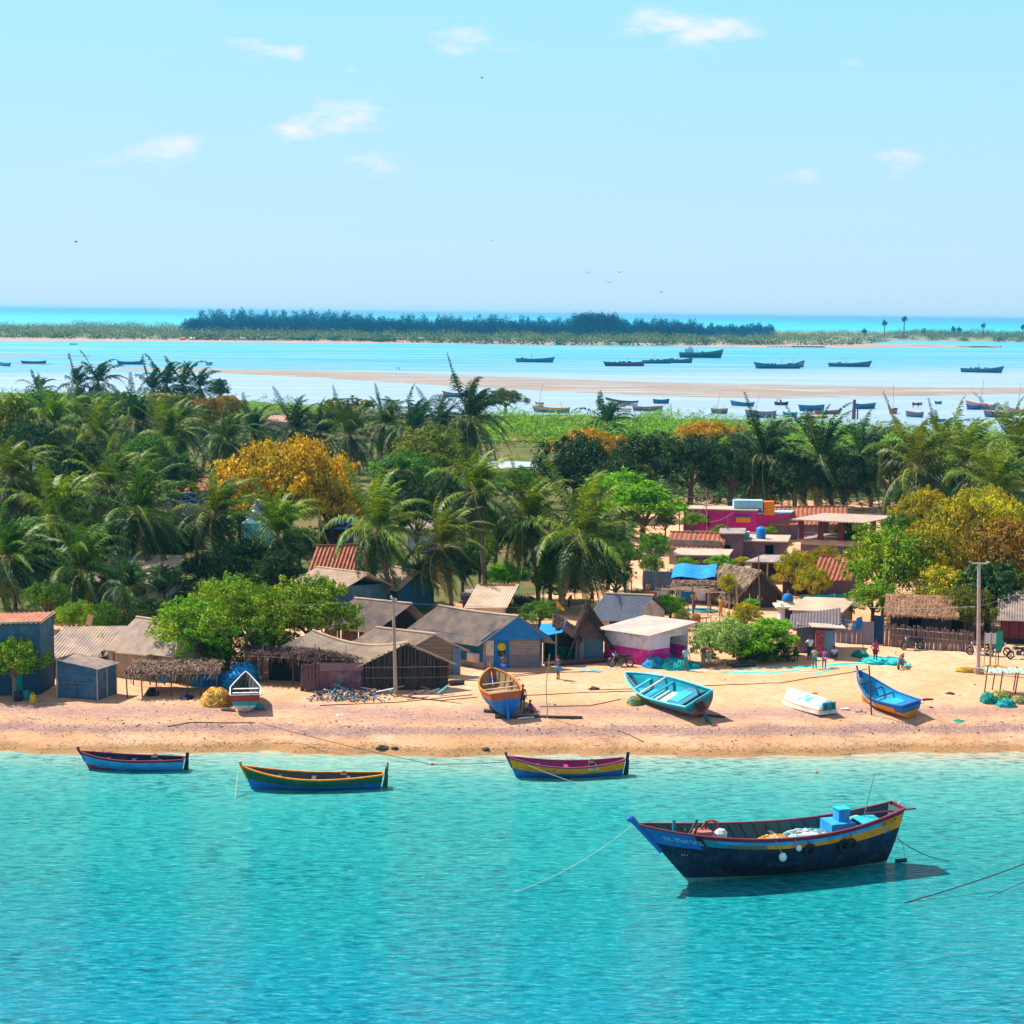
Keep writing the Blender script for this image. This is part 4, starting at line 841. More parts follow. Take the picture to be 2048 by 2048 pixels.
class House:
    """a building on a parallelogram footprint: origin at its front left corner, U along the front, V into the depth"""
    def __init__(s, name, label, A, B, V, h, cat='house', group=None, z=GZ):
        a = P(*A, z); b_ = P(*B, z); s.U = Vector((b_.x-a.x, b_.y-a.y, 0)); s.V = Vector((V[0], V[1], 0)); s.h = h; s.t = thing(name, label, cat, a, 0, group); s.w = s.U.length; s.d = s.V.length
    def p(s, x, y, z): return s.U*x+s.V*y+Vector((0, 0, z))
    def wall(s, m, sides='frbl', top=None, holes={}, bands=None, th=.12, name='wall', z0=-.3):
        """walls split round real openings; top: function (x, y) of wall height; bands: [(height, material)] from the ground"""
        g = MB(); top = top or (lambda x, y: s.h)
        P4 = {'f': ((0, 0), (1, 0)), 'r': ((1, 0), (1, 1)), 'b': ((1, 1), (0, 1)), 'l': ((0, 1), (0, 0))}
        for sd_ in sides:
            (x0, y0), (x1, y1) = P4[sd_]; a0 = s.p(x0, y0, 0); a1 = s.p(x1, y1, 0); ex = (a1-a0).normalized(); nin = Vector((-ex.y, ex.x, 0)); L_ = (a1-a0).length; hs = holes.get(sd_, [])
            if nin.dot(s.p(.5, .5, 0)-a0) < 0: nin = -nin
            xb = sorted({0.0, 1.0, .5, *[q for hh_ in hs for q in hh_[:2]]}); tmax = max(top(x0, y0), top(x1, y1), top((x0+x1)/2, (y0+y1)/2))
            zb = sorted({z0, *[q for hh_ in hs for q in hh_[2:4]], *([q[0] for q in bands if q[0] < 9] if bands else [])})
            for i in range(len(xb)-1):
                u0, u1 = xb[i], xb[i+1]; um = (u0+u1)/2
                t0 = top(x0+(x1-x0)*u0, y0+(y1-y0)*u0); t1 = top(x0+(x1-x0)*u1, y0+(y1-y0)*u1)
                for j in range(len(zb)):
                    za = zb[j]; last = j == len(zb)-1
                    if any(hh_[0] <= um <= hh_[1] and hh_[2] <= za+.001 < hh_[3] for hh_ in hs): continue
                    ca, cb = (t0, t1) if last else (min(zb[j+1], 9), min(zb[j+1], 9))
                    mm = m
                    if bands:
                        for hb, mb in bands:
                            if za+.01 < hb: mm = mb; break
                    q0 = a0+ex*L_*u0+nin*(.001 if False else 0); q1 = a0+ex*L_*u1
                    vs = [q0+Vector((0, 0, za)), q1+Vector((0, 0, za)), q1+Vector((0, 0, cb)), q0+Vector((0, 0, ca))]; vs += [v_+nin*th for v_ in vs]
                    g.add(vs, [(0, 1, 2, 3), (5, 4, 7, 6), (3, 2, 6, 7), (0, 4, 5, 1), (1, 5, 6, 2), (0, 3, 7, 4)], mm)
        return g.build(name, s.t)
    def panel(s, sd_, u0, u1, z0, z1, m, name='door', off=.05, th=.04, parent=None):
        P4 = {'f': ((0, 0), (1, 0)), 'r': ((1, 0), (1, 1)), 'b': ((1, 1), (0, 1)), 'l': ((0, 1), (0, 0))}; (x0, y0), (x1, y1) = P4[sd_]
        a0 = s.p(x0, y0, 0); a1 = s.p(x1, y1, 0); ex = (a1-a0).normalized(); nin = Vector((-ex.y, ex.x, 0)); L_ = (a1-a0).length
        if nin.dot(s.p(.5, .5, 0)-a0) < 0: nin = -nin
        g = MB(); q0 = a0+ex*L_*u0+nin*off; q1 = a0+ex*L_*u1+nin*off
        vs = [q0+Vector((0, 0, z0)), q1+Vector((0, 0, z0)), q1+Vector((0, 0, z1)), q0+Vector((0, 0, z1))]; vs += [v_+nin*th for v_ in vs]
        g.add(vs, [(0, 1, 2, 3), (5, 4, 7, 6), (3, 2, 6, 7), (0, 4, 5, 1), (1, 5, 6, 2), (0, 3, 7, 4)], m); o = g.build(name, parent or s.t); return o
    def gable(s, m, rise, over=.35, ends=.3, sag=0., axis='V', rag=.08, fn=sheet, seed=1, apex=.5, cap=True, endm=None, **kw):
        """ridge along V (gable faces the front) or along U"""
        g = MB(); h = s.h; P_ = s.p
        if axis == 'V':
            o = over/s.w; e = ends/s.d; zr = h+rise; k0 = rise/apex; k1 = rise/(1-apex); zl = h-o*k0; zq = h-o*k1
            fn(g, P_(-o, 1+e, zl), P_(-o, -e, zl), P_(apex, -e, zr), P_(apex, 1+e, zr), m, sag=sag, rag=rag, seed=seed, **kw) if fn is sheet else fn(g, P_(-o, 1+e, zl), P_(-o, -e, zl), P_(apex, -e, zr), P_(apex, 1+e, zr), m, seed=seed, **kw)
            fn(g, P_(1+o, -e, zq), P_(1+o, 1+e, zq), P_(apex, 1+e, zr), P_(apex, -e, zr), m, sag=sag, rag=rag, seed=seed+1, **kw) if fn is sheet else fn(g, P_(1+o, -e, zq), P_(1+o, 1+e, zq), P_(apex, 1+e, zr), P_(apex, -e, zr), m, seed=seed+1, **kw)
            r0, r1 = P_(apex, -e, zr), P_(apex, 1+e, zr)
        else:
            o = over/s.d; e = ends/s.w; zr = h+rise; zl = h-o*rise*2
            kw2 = dict(sag=sag, rag=rag) if fn is sheet else {}
            fn(g, P_(-e, -o, zl), P_(1+e, -o, zl), P_(1+e, .5, zr), P_(-e, .5, zr), m, seed=seed, **kw2, **kw)
            fn(g, P_(1+e, 1+o, zl), P_(-e, 1+o, zl), P_(-e, .5, zr), P_(1+e, .5, zr), m, seed=seed+1, **kw2, **kw)
            r0, r1 = P_(-e, .5, zr), P_(1+e, .5, zr)
        o_ = g.build('roof', s.t)
        if cap and fn is sheet:
            c = MB(); N_ = 10
            pts = [r0.lerp(r1, i/N_)+Vector((0, 0, .045-sag*math.sin(math.pi*i/N_))) for i in range(N_+1)]; c.tube(pts, .075, corr_l if m is not tile_r else tile_r, 6); c.build('ridge_cap', o_)
        return o_
    def top_gable(s, rise, axis='V', apex=.5):
        if axis == 'V': return lambda x, y: s.h+rise*(x/apex if x <= apex else (1-x)/(1-apex))-.03
        return lambda x, y: s.h+rise*(1-abs(y-.5)*2)-.03
    def shed(s, m, z00, z10, z11, z01, over=.25, fn=sheet, seed=3, th=.035, **kw):
        """single slope through the four corner heights: front left, front right, back right, back left"""
        g = MB(); a, b_ = over/s.w, over/s.d
        def q(x, y): 
            xx, yy = x, y; z = z00*(1-xx)*(1-yy)+z10*xx*(1-yy)+z11*xx*yy+z01*(1-xx)*yy; return s.p(x, y, z)
        fn(g, q(-a, -b_), q(1+a, -b_), q(1+a, 1+b_), q(-a, 1+b_), m, seed=seed, **kw); return g.build('roof', s.t)
    def slab(s, m, over=.3, th=.14, z=None):
        g = MB(); a, b_ = over/s.w, over/s.d; z = z or s.h; vs = [s.p(-a, -b_, z), s.p(1+a, -b_, z), s.p(1+a, 1+b_, z), s.p(-a, 1+b_, z)]; vs += [v_+Vector((0, 0, th)) for v_ in vs]
        g.add(vs, [(3, 2, 1, 0), (4, 5, 6, 7), (0, 1, 5, 4), (1, 2, 6, 5), (2, 3, 7, 6), (3, 0, 4, 7)], m); return g.build('roof', s.t)
    def posts(s, m, pts, z1, r=.06, name='post'):
        for x, y in pts: g = MB(); g.tube([s.p(x, y, -.3), s.p(x, y, z1)], r, m, 6); g.build(name, s.t)

# ---- front row, left to right
H = House('plaster_house', 'two storey blue grey plaster house with tiled roof cut by the left edge', (-70, 1392), (82, 1386), (0.2, 2.6), 4.5)
H.wall(blueg, bands=[(1.5, mat('dark blue plinth', (.02, .07, .13), (.015, .05, .10)))], holes={'f': [(.62, .76, .2, 2.0)]}); H.panel('f', .62, .76, .2, 2.0, tealm, 'door', .08)
H.shed(mat('salmon tiles', (.60, .26, .15), (.45, .16, .09), scale=2), 4.6, 4.6, 4.8, 4.8, .12, waves=16, amp=.04, th=.08)
g = MB(); g.tube([H.p(-.02, -.05, 4.66), H.p(1.02, -.05, 4.66)], .07, conc_l, 6); g.tube([H.p(1.02, -.05, 4.66), H.p(1.02, .9, 4.9)], .06, conc_l, 6); g.build('coping', H.t)
H = House('lean_to', 'low lean-to with striped grey corrugated roof behind the blue plank shed', (84, 1352), (205, 1350), (.5, 4.6), 1.35)
g = MB(); stakes(g, H.p(0, 0, 0), H.p(1, 0, 0), 1.35, wood_d, .11, .045, 4); stakes(g, H.p(1, 0, 0), H.p(1, 1, 0), 1.6, wood_d, .12, .045, 5); stakes(g, H.p(0, 1, 0), H.p(0, 0, 0), 1.5, wood_d, .12, .045, 6); g.build('stake_wall', H.t)
H.shed(corr, 1.35, 1.35, 2.4, 2.4, .3, waves=20, amp=.03, rag=.3, seed=9)
H = House('plank_shed', 'small blue plank shed with sloping grey roof near the beach', (116, 1393), (195, 1398), (.75, 1.8), 2.2)
H.wall(shed_b, top=lambda x, y: 2.38-.42*x, th=.06); H.shed(corr_g, 2.40, 1.98, 1.98, 2.40, .2, waves=3, amp=.012, rag=.05, th=.05)
for x, y in ((-.012, -.02), (1.01, -.02), (1.01, .5), (1.01, 1.01)): g = MB(); g.tube([H.p(x, y, -.2), H.p(x, y, 2.3-.4*x)], .05, pole_w, 6); g.build('corner_post', H.t)
g = MB(); g.box(H.p(.5, -.035, .42), (.03, .05, .8), wood_d); g.box(H.p(.5, -.03, .85), (2.3, .03, .04), wood_d); g.build('shutter_frame', H.t)
H = House('grey_roofed_house', 'beige house with steep grey corrugated roof left of the twin green trees', (224, 1348), (352, 1364), (2.9, 4.3), 1.95)
H.wall(beige, top=H.top_gable(1.55, 'U'), holes={'f': [(.55, .72, 0, 1.75)]}); H.gable(corr, 1.55, axis='U', over=.35, sag=.05)
g = MB(); g.box(H.p(.0, -.02, .85), (.45, .1, 2.0), beige_y, Matrix.Rotation(-.55, 3, 'Z')); g.build('pilaster', H.t)
H = House('porch_wall', 'low beige wall with scalloped sheet coping before the grey roofed house', (232, 1356), (293, 1362), (.9, 1.2), 1.72, cat='wall')
H.wall(beige, 'frl'); H.shed(corr_l, 1.74, 1.74, 1.8, 1.8, .1, rag=.02, amp=.03)
H = House('long_hut', 'long dark stake walled hut with sagging pale roof behind the wooden pole', (727, 1381), (895, 1377), (-6.3, 3.6), 1.85)
g = MB(); topf = H.top_gable(1.3)
stakes(g, H.p(0, 0, 0), H.p(1, 0, 0), lambda x: topf(min(1, max(0, x)), 0), wood_d, .085, .042, 1, .04); stakes(g, H.p(0, 1, 0), H.p(0, 0, 0), 1.85, wood_d, .1, .05, 2, .04); stakes(g, H.p(1, 0, 0), H.p(1, 1, 0), 1.85, wood_d, .1, .05, 3, .04)
g.build('stake_wall', H.t)
H.wall(dark, 'frl', top=lambda x, y: (topf(x, y)-.12), th=.05, name='dark_backing').location = (0, .12, 0)  # near-black sheet paints the dark interior behind the stakes
H.gable(corr_l, 1.3, over=.35, ends=.25, sag=.55, rag=.18, seed=5)
g = MB(); g.tube([H.p(-.02, -.03, 1.55), H.p(1.02, -.03, 1.5)], .04, wood_m, 5); g.tube([H.p(-.02, -.035, .85), H.p(1.02, -.035, .8)], .03, wood_m, 5); g.build('rail', H.t)
H = House('dark_gable_hut', 'hut with dark open gable and grey patched roof right of the green trees', (742, 1306), (856, 1298), (-3.4, 1.7), 1.75)
g = MB(); topg = H.top_gable(1.75, apex=.6); stakes(g, H.p(0, 1, 0), H.p(0, 0, 0), 1.75, wood_m, .16, .07, 11, .03); stakes(g, H.p(0, .12, 0), H.p(1, .12, 0), lambda x: topg(min(1, max(0, x)), 0)-.1, dark, .11, .06, 12, .02); stakes(g, H.p(1, 0, 0), H.p(1, 1, 0), 1.7, wood_d, .12, .06, 13, .03); g.build('stake_wall', H.t)
H.gable(corr_g, 1.75, over=.4, ends=.55, rag=.15, seed=7, apex=.6)
H = House('boarded_hut', 'hut with board gable and metal side wall between the long hut and the blue house', (806, 1352), (918, 1348), (-3.6, 1.9), 1.85)
boards = mat('weathered boards', (.25, .18, .14), (.17, .12, .10), scale=1.5, stretch=(.4, .4, 5), wave=((.08, .06, .05), 4, 'Z', .12))
H.wall(boards, 'f', top=H.top_gable(1.0)); H.wall(boards, 'l'); g = MB(); sheet(g, H.p(1.01, 0, 0), H.p(1.01, .35, 0), H.p(1.01, .35, 1.8), H.p(1.01, 0, 1.8), corr_b, 8, .03); sheet(g, H.p(.86, -.03, 0), H.p(1.0, -.03, 0), H.p(1.0, -.03, 1.85), H.p(.86, -.03, 1.85), corr_b, 3, .03); g.build('metal_side', H.t)
H.gable(corr, 1.0, over=.45, ends=.35, rag=.12, seed=13)
# blue gabled house
H = House('blue_gabled_house', 'blue house with grey block front, blue gable and door with a yellow disc', (966, 1338), (1084, 1334), (-5.0, 3.5), 2.2)
H.wall(brick_g, 'f', holes={'f': [(.18, .44, 0, 2.05)]}, bands=[(.95, mat('lower block wall', (.20, .17, .20), (.15, .12, .15), scale=2, wave=((.27, .24, .26), 5.0, 'Z', .12))), (9, brick_g)])
g = MB(); g.box(H.p(.09, -.004, 1.55), (.68, .04, 1.2), cream); g.box(H.p(.09, -.002, .48), (.68, .035, .9), conc); g.build('plaster_panel', H.t)
H.wall(blue_p, 'lrb', bands=[(.45, conc), (9, blue_p)], name='side_wall')
g = MB(); g.box(H.p(0, .12, .75)+Vector((-.03, 0, 0)), (.5, .9, .62), cream, Matrix.Rotation(math.atan2(3.5, -5.0)-math.pi/2, 3, 'Z')); g.build('bare_patch', H.t)
g = MB(); ga = H.top_gable(1.5); g.face([H.p(-.10, -.05, 2.02), H.p(1.12, -.05, 2.05), H.p(.52, -.05, 3.72)], blue_s); g.face([H.p(-.10, -.042, 2.02), H.p(.52, -.042, 3.72), H.p(1.12, -.042, 2.05)], blue_s); gb = g.build('gable', H.t)
d = H.panel('f', .18, .44, 0, 2.05, blue_s, 'door', .06)
g = MB(); c = H.p(.31, 0, 1.52)+Vector((0, -.012, 0)); g.add([c+Vector((math.cos(a*.3307)*.29, 0, math.sin(a*.3307)*.29)) for a in range(19)], [tuple(range(19))], mat('yellow emblem', (.75, .46, .01), (.6, .4, .01))); g.torus(c+Vector((0, -.004, 0)), .28, .018, mat('emblem rim', (.35, .20, .01)), 'y', 20, 4); g.torus(c+Vector((0, -.004, 0)), .15, .014, mat('emblem rim', (.35, .20, .01)), 'y', 16, 4); g.build('round_emblem', d)
g = MB(); g.box(H.p(.31, 0, 1.05)+Vector((0, .0, 0)), (.55, .02, .34), mat('black plate', (.02, .02, .025))); [g.box(H.p(.31, 0, .98+k*.07)+Vector((0, -.015, 0)), (.42-.1*(k % 2), .008, .02), mat('plate lettering', (.15, .13, .13))) for k in range(3)]; g.build('notice_plate', d)
H.gable(corr_g, 1.5, over=.75, ends=.45, rag=.12, seed=21, sag=.08)
# patchwork shelter right of it
H = House('net_shelter', 'dark open shelter with teal post and blue sheet beside the blue gabled house', (1086, 1326), (1112, 1326), (.3, 2.6), 2.1, cat='shelter')
H.wall(tealm, 'rb', th=.08); H.wall(dark, 'l', th=.06, name='painted_dark'); H.shed(tarp_b, 2.1, 2.25, 2.45, 2.3, .45, amp=.01, sag=.08)  # near-black left side paints the dark of the opening
H.posts(pole_w, [(0.02, 0), (.98, 0)], 2.1, .05)
H = House('thatched_hut', 'dark peaked palm thatch hut left of the white and magenta shed', (1150, 1322), (1206, 1324), (.2, 3.6), 1.9)
H.wall(mat('blue grey cloth wall', (.06, .13, .18), (.04, .09, .13), scale=3), 'frlb'); g = MB(); sheet(g, H.p(0, -.02, 0), H.p(.3, -.02, 0), H.p(.3, -.02, 1.7), H.p(0, -.02, 1.7), corr_p, 4, .03); g.build('metal_sheet', H.t)
H.gable(straw_d, 1.75, fn=straw, over=.65, ends=.5, apex=.35, cap=False, n=70)
g = MB(); g.face([H.p(-.1, -.06, 1.75), H.p(1.1, -.06, 1.75), H.p(.35, -.06, 3.5)], straw_d); g.build('gable', H.t)
H = House('thatch_lean_to', 'brown thatch lean-to over green net rolls beside the dark peaked hut', (1112, 1322), (1156, 1324), (.1, 2.4), 1.55, cat='shelter')
H.shed(straw_d, 2.6, 1.75, 1.9, 2.9, .25, fn=straw, n=60); H.posts(wood_d, [(0, 0), (1, 0), (0, 1), (1, 1)], 1.9, .05); H.wall(wood_d, 'b', top=lambda x, y: 1.7)
H = House('dark_roofed_house', 'house with dark slate roof and cream wall behind the white and magenta shed', (1186, 1268), (1268, 1272), (2.6, 3.2), 1.5)
H.wall(cream, top=H.top_gable(1.3, 'U'), holes={'f': [(.4, .62, .3, 1.3)]}); H.gable(corr_d, 1.4, axis='U', over=.5, amp=.015, rag=.03)
# white and magenta shed
H = House('white_shed', 'white shed with magenta lower walls and open dark doorway', (1208, 1320), (1296, 1334), (2.95, 1.9), 2.35)
H.wall(whitep, top=lambda x, y: 2.30+.02*x+.48*y, holes={'r': [(.54, .95, 0, 1.98)]}, bands=[(1.2, magen2), (9, whitep)])
H.shed(mat('pale patched sheet', (.66, .50, .38), (.44, .34, .30), scale=1.0, dirt=(.36, .38, .44)), 2.33, 2.36, 2.86, 2.82, .42, seed=23, rag=.03, amp=.014)
g = MB(); [g.tube([H.p(x, -.1, 2.22), H.p(x, -.02, 2.25)], .05, rustm, 5) for x in (.1, .3, .55, .8)]; g.build('rafter_end', H.t)
H.panel('r', .90, .95, 0, 1.95, tealm, 'door', .9)
# ---- sheds on the right of the hedge
H = House('metal_shack', 'purple grey sheet shack with wavy dark roof behind the standing fishermen', (1592, 1306), (1664, 1308), (.6, 3.2), 2.1)
H.wall(corr_p, holes={'f': [(.05, .2, 0, 1.7)]}); H.shed(mat('dark wavy sheet', (.16, .12, .13), (.10, .08, .09)), 2.0, 2.3, 2.65, 2.25, .55, amp=.04, waves=16)
g = MB(); sheet(g, H.p(.06, -.02, 0), H.p(.48, -.02, 0), H.p(.48, -.02, 2.05), H.p(.06, -.02, 2.0), corr_p, 10, .02); g.build('front_sheet', H.t)
H = House('patterned_booth', 'narrow booth with red patterned pillar under a thin slab roof', (1628, 1314), (1668, 1316), (.3, 1.4), 2.15, cat='booth')
g = MB(); sheet(g, H.p(.48, 0, 0), H.p(1, 0, 0), H.p(1, 0, 2.0), H.p(.48, 0, 2.0), corr_b, 7, .02); sheet(g, H.p(1, 0, 0), H.p(1, 1, 0), H.p(1, 1, 2.0), H.p(1, 0, 2.0), corr_p, 7, .02); g.build('metal_side', H.t)
g = MB(); g.box(H.p(.24, .1, 1.0), (.58, .3, 2.0), rustm); rn = random.Random(4)
for _ in range(60): g.box(H.p(.24, .1, 0)+Vector((rn.uniform(-.27, .27), -.155, rn.uniform(.05, 1.95))), (.06, .01, .05), mat('pattern dots', (.55, .25, .28)))
g.build('pillar', H.t)
g = MB(); g.box(H.p(.6, .3, 2.25), (2.5, 1.6, .07), conc_l, Matrix.Rotation(.04, 3, 'Y')); g.build('roof', H.t)
H = House('beige_shed', 'low beige shed with flat pale roof right of the domed shrine', (1585, 1262), (1678, 1264), (1.6, 3.0), 1.7)
H.wall(beige, holes={'f': [(.35, .55, .2, 1.4)]}); H.shed(corr_l, 1.75, 1.65, 2.1, 2.15, .3, amp=.01, rag=.02)
H = House('stake_fence', 'purple grey slatted sheet fence right of the patterned booth', (1668, 1284), (1746, 1289), (.1, .1), 1.75, cat='fence')
g = MB(); stakes(g, H.p(0, 0, 0), H.p(1, 0, 0), 1.75, corr_p, .085, .045, 31, .03, .003); g.build('slats', H.t)
H = House('blue_door_frame', 'dark blue tarpaulin doorway left of the bamboo fence', (1747, 1288), (1766, 1290), (.1, .3), 2.2, cat='gate')
H.wall(mat('dark blue cloth', (.01, .05, .14), (.008, .035, .1), scale=3), 'f')
H = House('thatched_house', 'wide house with sunlit yellow thatch roof under the bright green tree', (1780, 1278), (1902, 1284), (1.2, 4.6), 2.2)
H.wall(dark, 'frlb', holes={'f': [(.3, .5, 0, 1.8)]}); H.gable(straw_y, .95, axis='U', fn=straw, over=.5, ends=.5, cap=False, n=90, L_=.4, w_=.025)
H = House('back_thatched_house', 'smaller thatched roof showing behind the sunlit yellow one', (1895, 1262), (1935, 1264), (1.2, 3), 2.0)
H.wall(wood_d, 'frlb'); H.gable(straw_y, 1.3, axis='U', fn=straw, over=.5, ends=.4, cap=False, n=50)
g = MB(); a = P(1766, 1291); b_ = P(1945, 1306); root = thing('bamboo_fence', 'tall bamboo stake fence below the yellow thatched house', 'fence', a)
stakes(g, (0, 0, -.2), b_-a-Vector((0, 0, .2)), 1.85, bamb, .07, .035, 41, .13, .03); g.tube([Vector((0, -.06, .9)), b_-a+Vector((0, -.06, .85))], .03, pole_w, 5); g.tube([Vector((0, -.06, 1.4)), b_-a+Vector((0, -.06, 1.35))], .03, pole_w, 5); g.build('stakes', root)
H = House('maroon_shed', 'maroon sheet shed with grey sloping roof cut by the right edge', (2000, 1288), (2075, 1290), (1.0, 3.5), 1.95)
H.wall(maroon, bands=[(.45, dark), (9, maroon)]); g = MB(); [g.box(H.p(x, -.015, 1.2), (.05, .04, 1.4), mat('dark maroon', (.05, .012, .016))) for x in (.02, .24, .5, .76)]; g.build('battens', H.t)
H.shed(corr_g, 1.97, 1.97, 3.7, 3.2, .3); 
for (x0, y0, x1, y1, hh, lab) in [(1968, 1290, 1979, 1290, 1.2, 'left white board panel beside the utility pole'), (1981, 1290, 1991, 1290, 1.2, 'right white board panel beside the utility pole')]:
    a, b_ = P(x0, y0+42), P(x1, y1+42); t = thing('white_board', lab, 'board', a, 0, 'white boards by the utility pole')
    g = MB(); w_ = (b_-a).length; zz = 47/ppm(a.y); g.box((w_/2, 0, zz+.35), (w_*.93, .03, .75), mat('white board', (.62, .62, .68))); g.build('panel', t)
    for k in (0, 1): g = MB(); g.tube([(w_*k, .02, -.2), (w_*k, .02, zz+.8)], .035, pole_w, 6); g.build('post', t)
a = P(1996, 1338); t = thing('net_post', 'turquoise net hung behind the white boards on a dark post', 'net', a)
g = MB(); g.box((0, 0, 2.0), (.45, .02, 1.4), mat('green mesh cloth', (.01, .30, .22))); g.build('mesh_cloth', t); g = MB(); g.tube([(0, 0.03, -.2), (0, .03, 3.2)], .035, wood_d, 6); g.build('post', t)

# ---- middle of the village
H = House('magenta_building', 'long magenta house with white coping behind the concrete yard', (1366, 1078), (1512, 1082), (1, 3.2), 3.3)
H.wall(magen, holes={'f': [(.3, .36, 1.5, 2.6)]}, bands=[(1.0, whitep), (9, magen)]); H.slab(conc_l, .1, .12)
g = MB(); g.box(H.p(.82, -.03, 2.3), (1.6, .08, .55), orange); g.box(H.p(.82, -.04, 2.65), (1.8, .1, .12), blue_s); g.build('sunshade', H.t)
g = MB(); g.box(H.p(.84, .5, 3.9), (3.2, 1.4, .9), lblue); g.build('roof_room', H.t)
H = House('orange_stair_block', 'magenta house wing with orange stair block right of the long magenta house', (1512, 1080), (1580, 1078), (1, 3), 2.9)
H.wall(magen); H.slab(lblue, .1, .12); g = MB(); g.box(H.p(.33, .1, 3.5), (1.2, 1.2, 1.5), orange, taper=.9); g.build('stair_block', H.t)
H = House('red_tiled_house', 'red tiled house behind the pillared terrace', (1540, 1080), (1690, 1078), (1, 6), 1.9)
H.wall(purpw); H.gable(tile_r, 1.4, axis='U', over=.4, waves=18, amp=.04)
# pillared terrace
H = House('pillared_terrace', 'roof terrace with pale sheet roof on thick maroon pillars', (1600, 1128), (1720, 1134), (3.3, 4.6), 2.4)
H.wall(conc_l, bands=[(2.0, purpw), (9, conc_l)]); H.slab(conc, .25, .15)
for x, y in ((0, 0), (.33, 0), (.66, 0), (1, 0), (1, .5), (1, 1), (0, 1)): g = MB(); g.box(H.p(x, y, 3.5), (.5, .5, 1.9), purpw if y else maroon); g.build('pillar', H.t)
g = MB(); q = [H.p(-.16, -.06, 4.5), H.p(1.05, -.12, 4.5), H.p(1.18, 1.15, 4.55), H.p(-.1, 1.1, 4.55)]; sheet(g, *q, mat('terrace roof sheet', (.60, .43, .33), (.46, .36, .31), scale=.7), 22, .03, thick=.1); g.build('terrace_roof', H.t)
g = MB(); [g.tube([H.p(0, 0, z), H.p(.66, 0, z)], .035, conc_l, 5) for z in (2.9, 3.2)]; g.build('railing', H.t)
H = House('slab_house', 'small dark walled house with concrete slab roof under the blue water tank', (1482, 1124), (1568, 1126), (1, 4.5), 2.1)
H.wall(purpw, holes={'f': [(.55, .75, 0, 1.8)]}); H.slab(conc_l, .35, .12)
g = MB(); c = H.p(.42, .35, 2.25); g.cyl(c, .48, .95, tarp_b, 16); g.ell(c+Vector((0, 0, .95)), (.48, .48, .22), tarp_b, 16, 4, 0.0); g.cyl(c+Vector((0, 0, 1.14)), .16, .08, tarp_b, 12); [g.torus(c+Vector((0, 0, z)), .48, .025, tarp_b, 'z', 18, 5) for z in (.25, .5, .75)]
o = g.build('water_tank', smooth=False); o.location = H.t.location; tag(o, 'bright blue round water tank on the dark slab roofed house', 'water tank')
g = MB(); c = H.p(.08, .3, 2.3); g.box(c+Vector((0, 0, .3)), (.6, .6, .55), mat('cyan crate', (.05, .5, .55))); g.box(c+Vector((0, 0, .6)), (.66, .66, .06), mat('crate lid', (.5, .6, .6))); o = g.build('water_box'); o.location = H.t.location; tag(o, 'small cyan tank box left of the blue water tank', 'tank')
H = House('porch_roof', 'grey brown slab porch on pale posts below the slab roofed house', (1500, 1165), (1585, 1167), (2.0, 4.0), 1.9, cat='porch')
H.slab(conc, .4, .12); H.posts(conc_l, [(0.02, 0), (.4, 0), (.75, 0), (1, 0), (0.02, 1), (1, 1)], 1.9, .08); H.wall(purpw, 'bl')
H = House('patched_shed', 'grey corrugated lean-to right of the porch', (1565, 1190), (1612, 1190), (1, 3), 1.4)
H.wall(wood_d); H.shed(corr_g, 1.4, 1.3, 2.4, 2.5, .3, amp=.04)
H = House('small_tiled_house', 'small red tiled roof behind the yellow ochre trees', (1630, 1192), (1700, 1192), (2.0, 4.0), 1.8)
H.wall(purpw); H.gable(tile_r, 1.5, axis='U', over=.5, waves=9, amp=.04)
H = House('brown_thatched_hut', 'brown palm thatch hut beside the blue tarpaulin shack', (1478, 1216), (1552, 1214), (-2.2, 3.4), 1.5)
g = MB(); stakes(g, H.p(0, 0, 0), H.p(1, 0, 0), lambda x: 1.5+1.5*(1-abs(x-.5)*2), wood_d, .12, .06, 51, .04); stakes(g, H.p(0, 1, 0), H.p(0, 0, 0), 1.5, bamb, .11, .05, 52, .04); g.build('stake_wall', H.t)
H.gable(straw_m, 1.75, fn=straw, over=.9, ends=.4, cap=False, n=85, L_=.5); H.posts(pole_w, [(-.28, 0), (-.28, 1)], 1.1, .06)
H = House('tarpaulin_shack', 'shack with a bright blue tarpaulin over its thatched roof', (1352, 1206), (1432, 1208), (.6, 3.6), 1.8)
g = MB(); stakes(g, H.p(0, 0, 0), H.p(1, 0, 0), 1.75, bamb, .11, .05, 61, .05); stakes(g, H.p(1, 0, 0), H.p(1, 1, 0), 1.8, bamb, .11, .05, 62, .05); stakes(g, H.p(0, 1, 0), H.p(0, 0, 0), 1.8, bamb, .11, .05, 63, .05); g.build('stake_wall', H.t)
H.shed(straw_m, 1.8, 1.8, 2.6, 2.5, .4, fn=straw, n=50)
g = MB(); q = lambda x, y, z: H.p(x, y, z)
n_ = 14; vs = []; fs = []
for i in range(n_+1):
    for j in range(7):
        x = -.15+1.1*i/n_; y_ = .18+.9*j/6; vs.append(q(x, y_, 2.0+.75*y_+.10*math.sin(x*9)+.05*math.sin(j*2+i)))
for i in range(n_):
    for j in range(6): k = i*7+j; fs.append((k, k+7, k+8, k+1))
g.add(vs, fs, tarp_b); o = g.build('tarpaulin', smooth=True); o.location = H.t.location; tag(o, 'bright blue tarpaulin stretched over the shack roof', 'tarpaulin')
g = MB(); g.box(q(.22, -.05, .95), (1.2, .06, 1.3), blue_s); g.box(q(.6, -.05, .9), (.9, .05, 1.2), whitep); g.build('cloth_wall', H.t)
H = House('stick_arbour', 'arbour of bare sticks in front of the blue tarpaulin shack', (1318, 1226), (1440, 1230), (.4, 2.0), 1.9, cat='arbour')
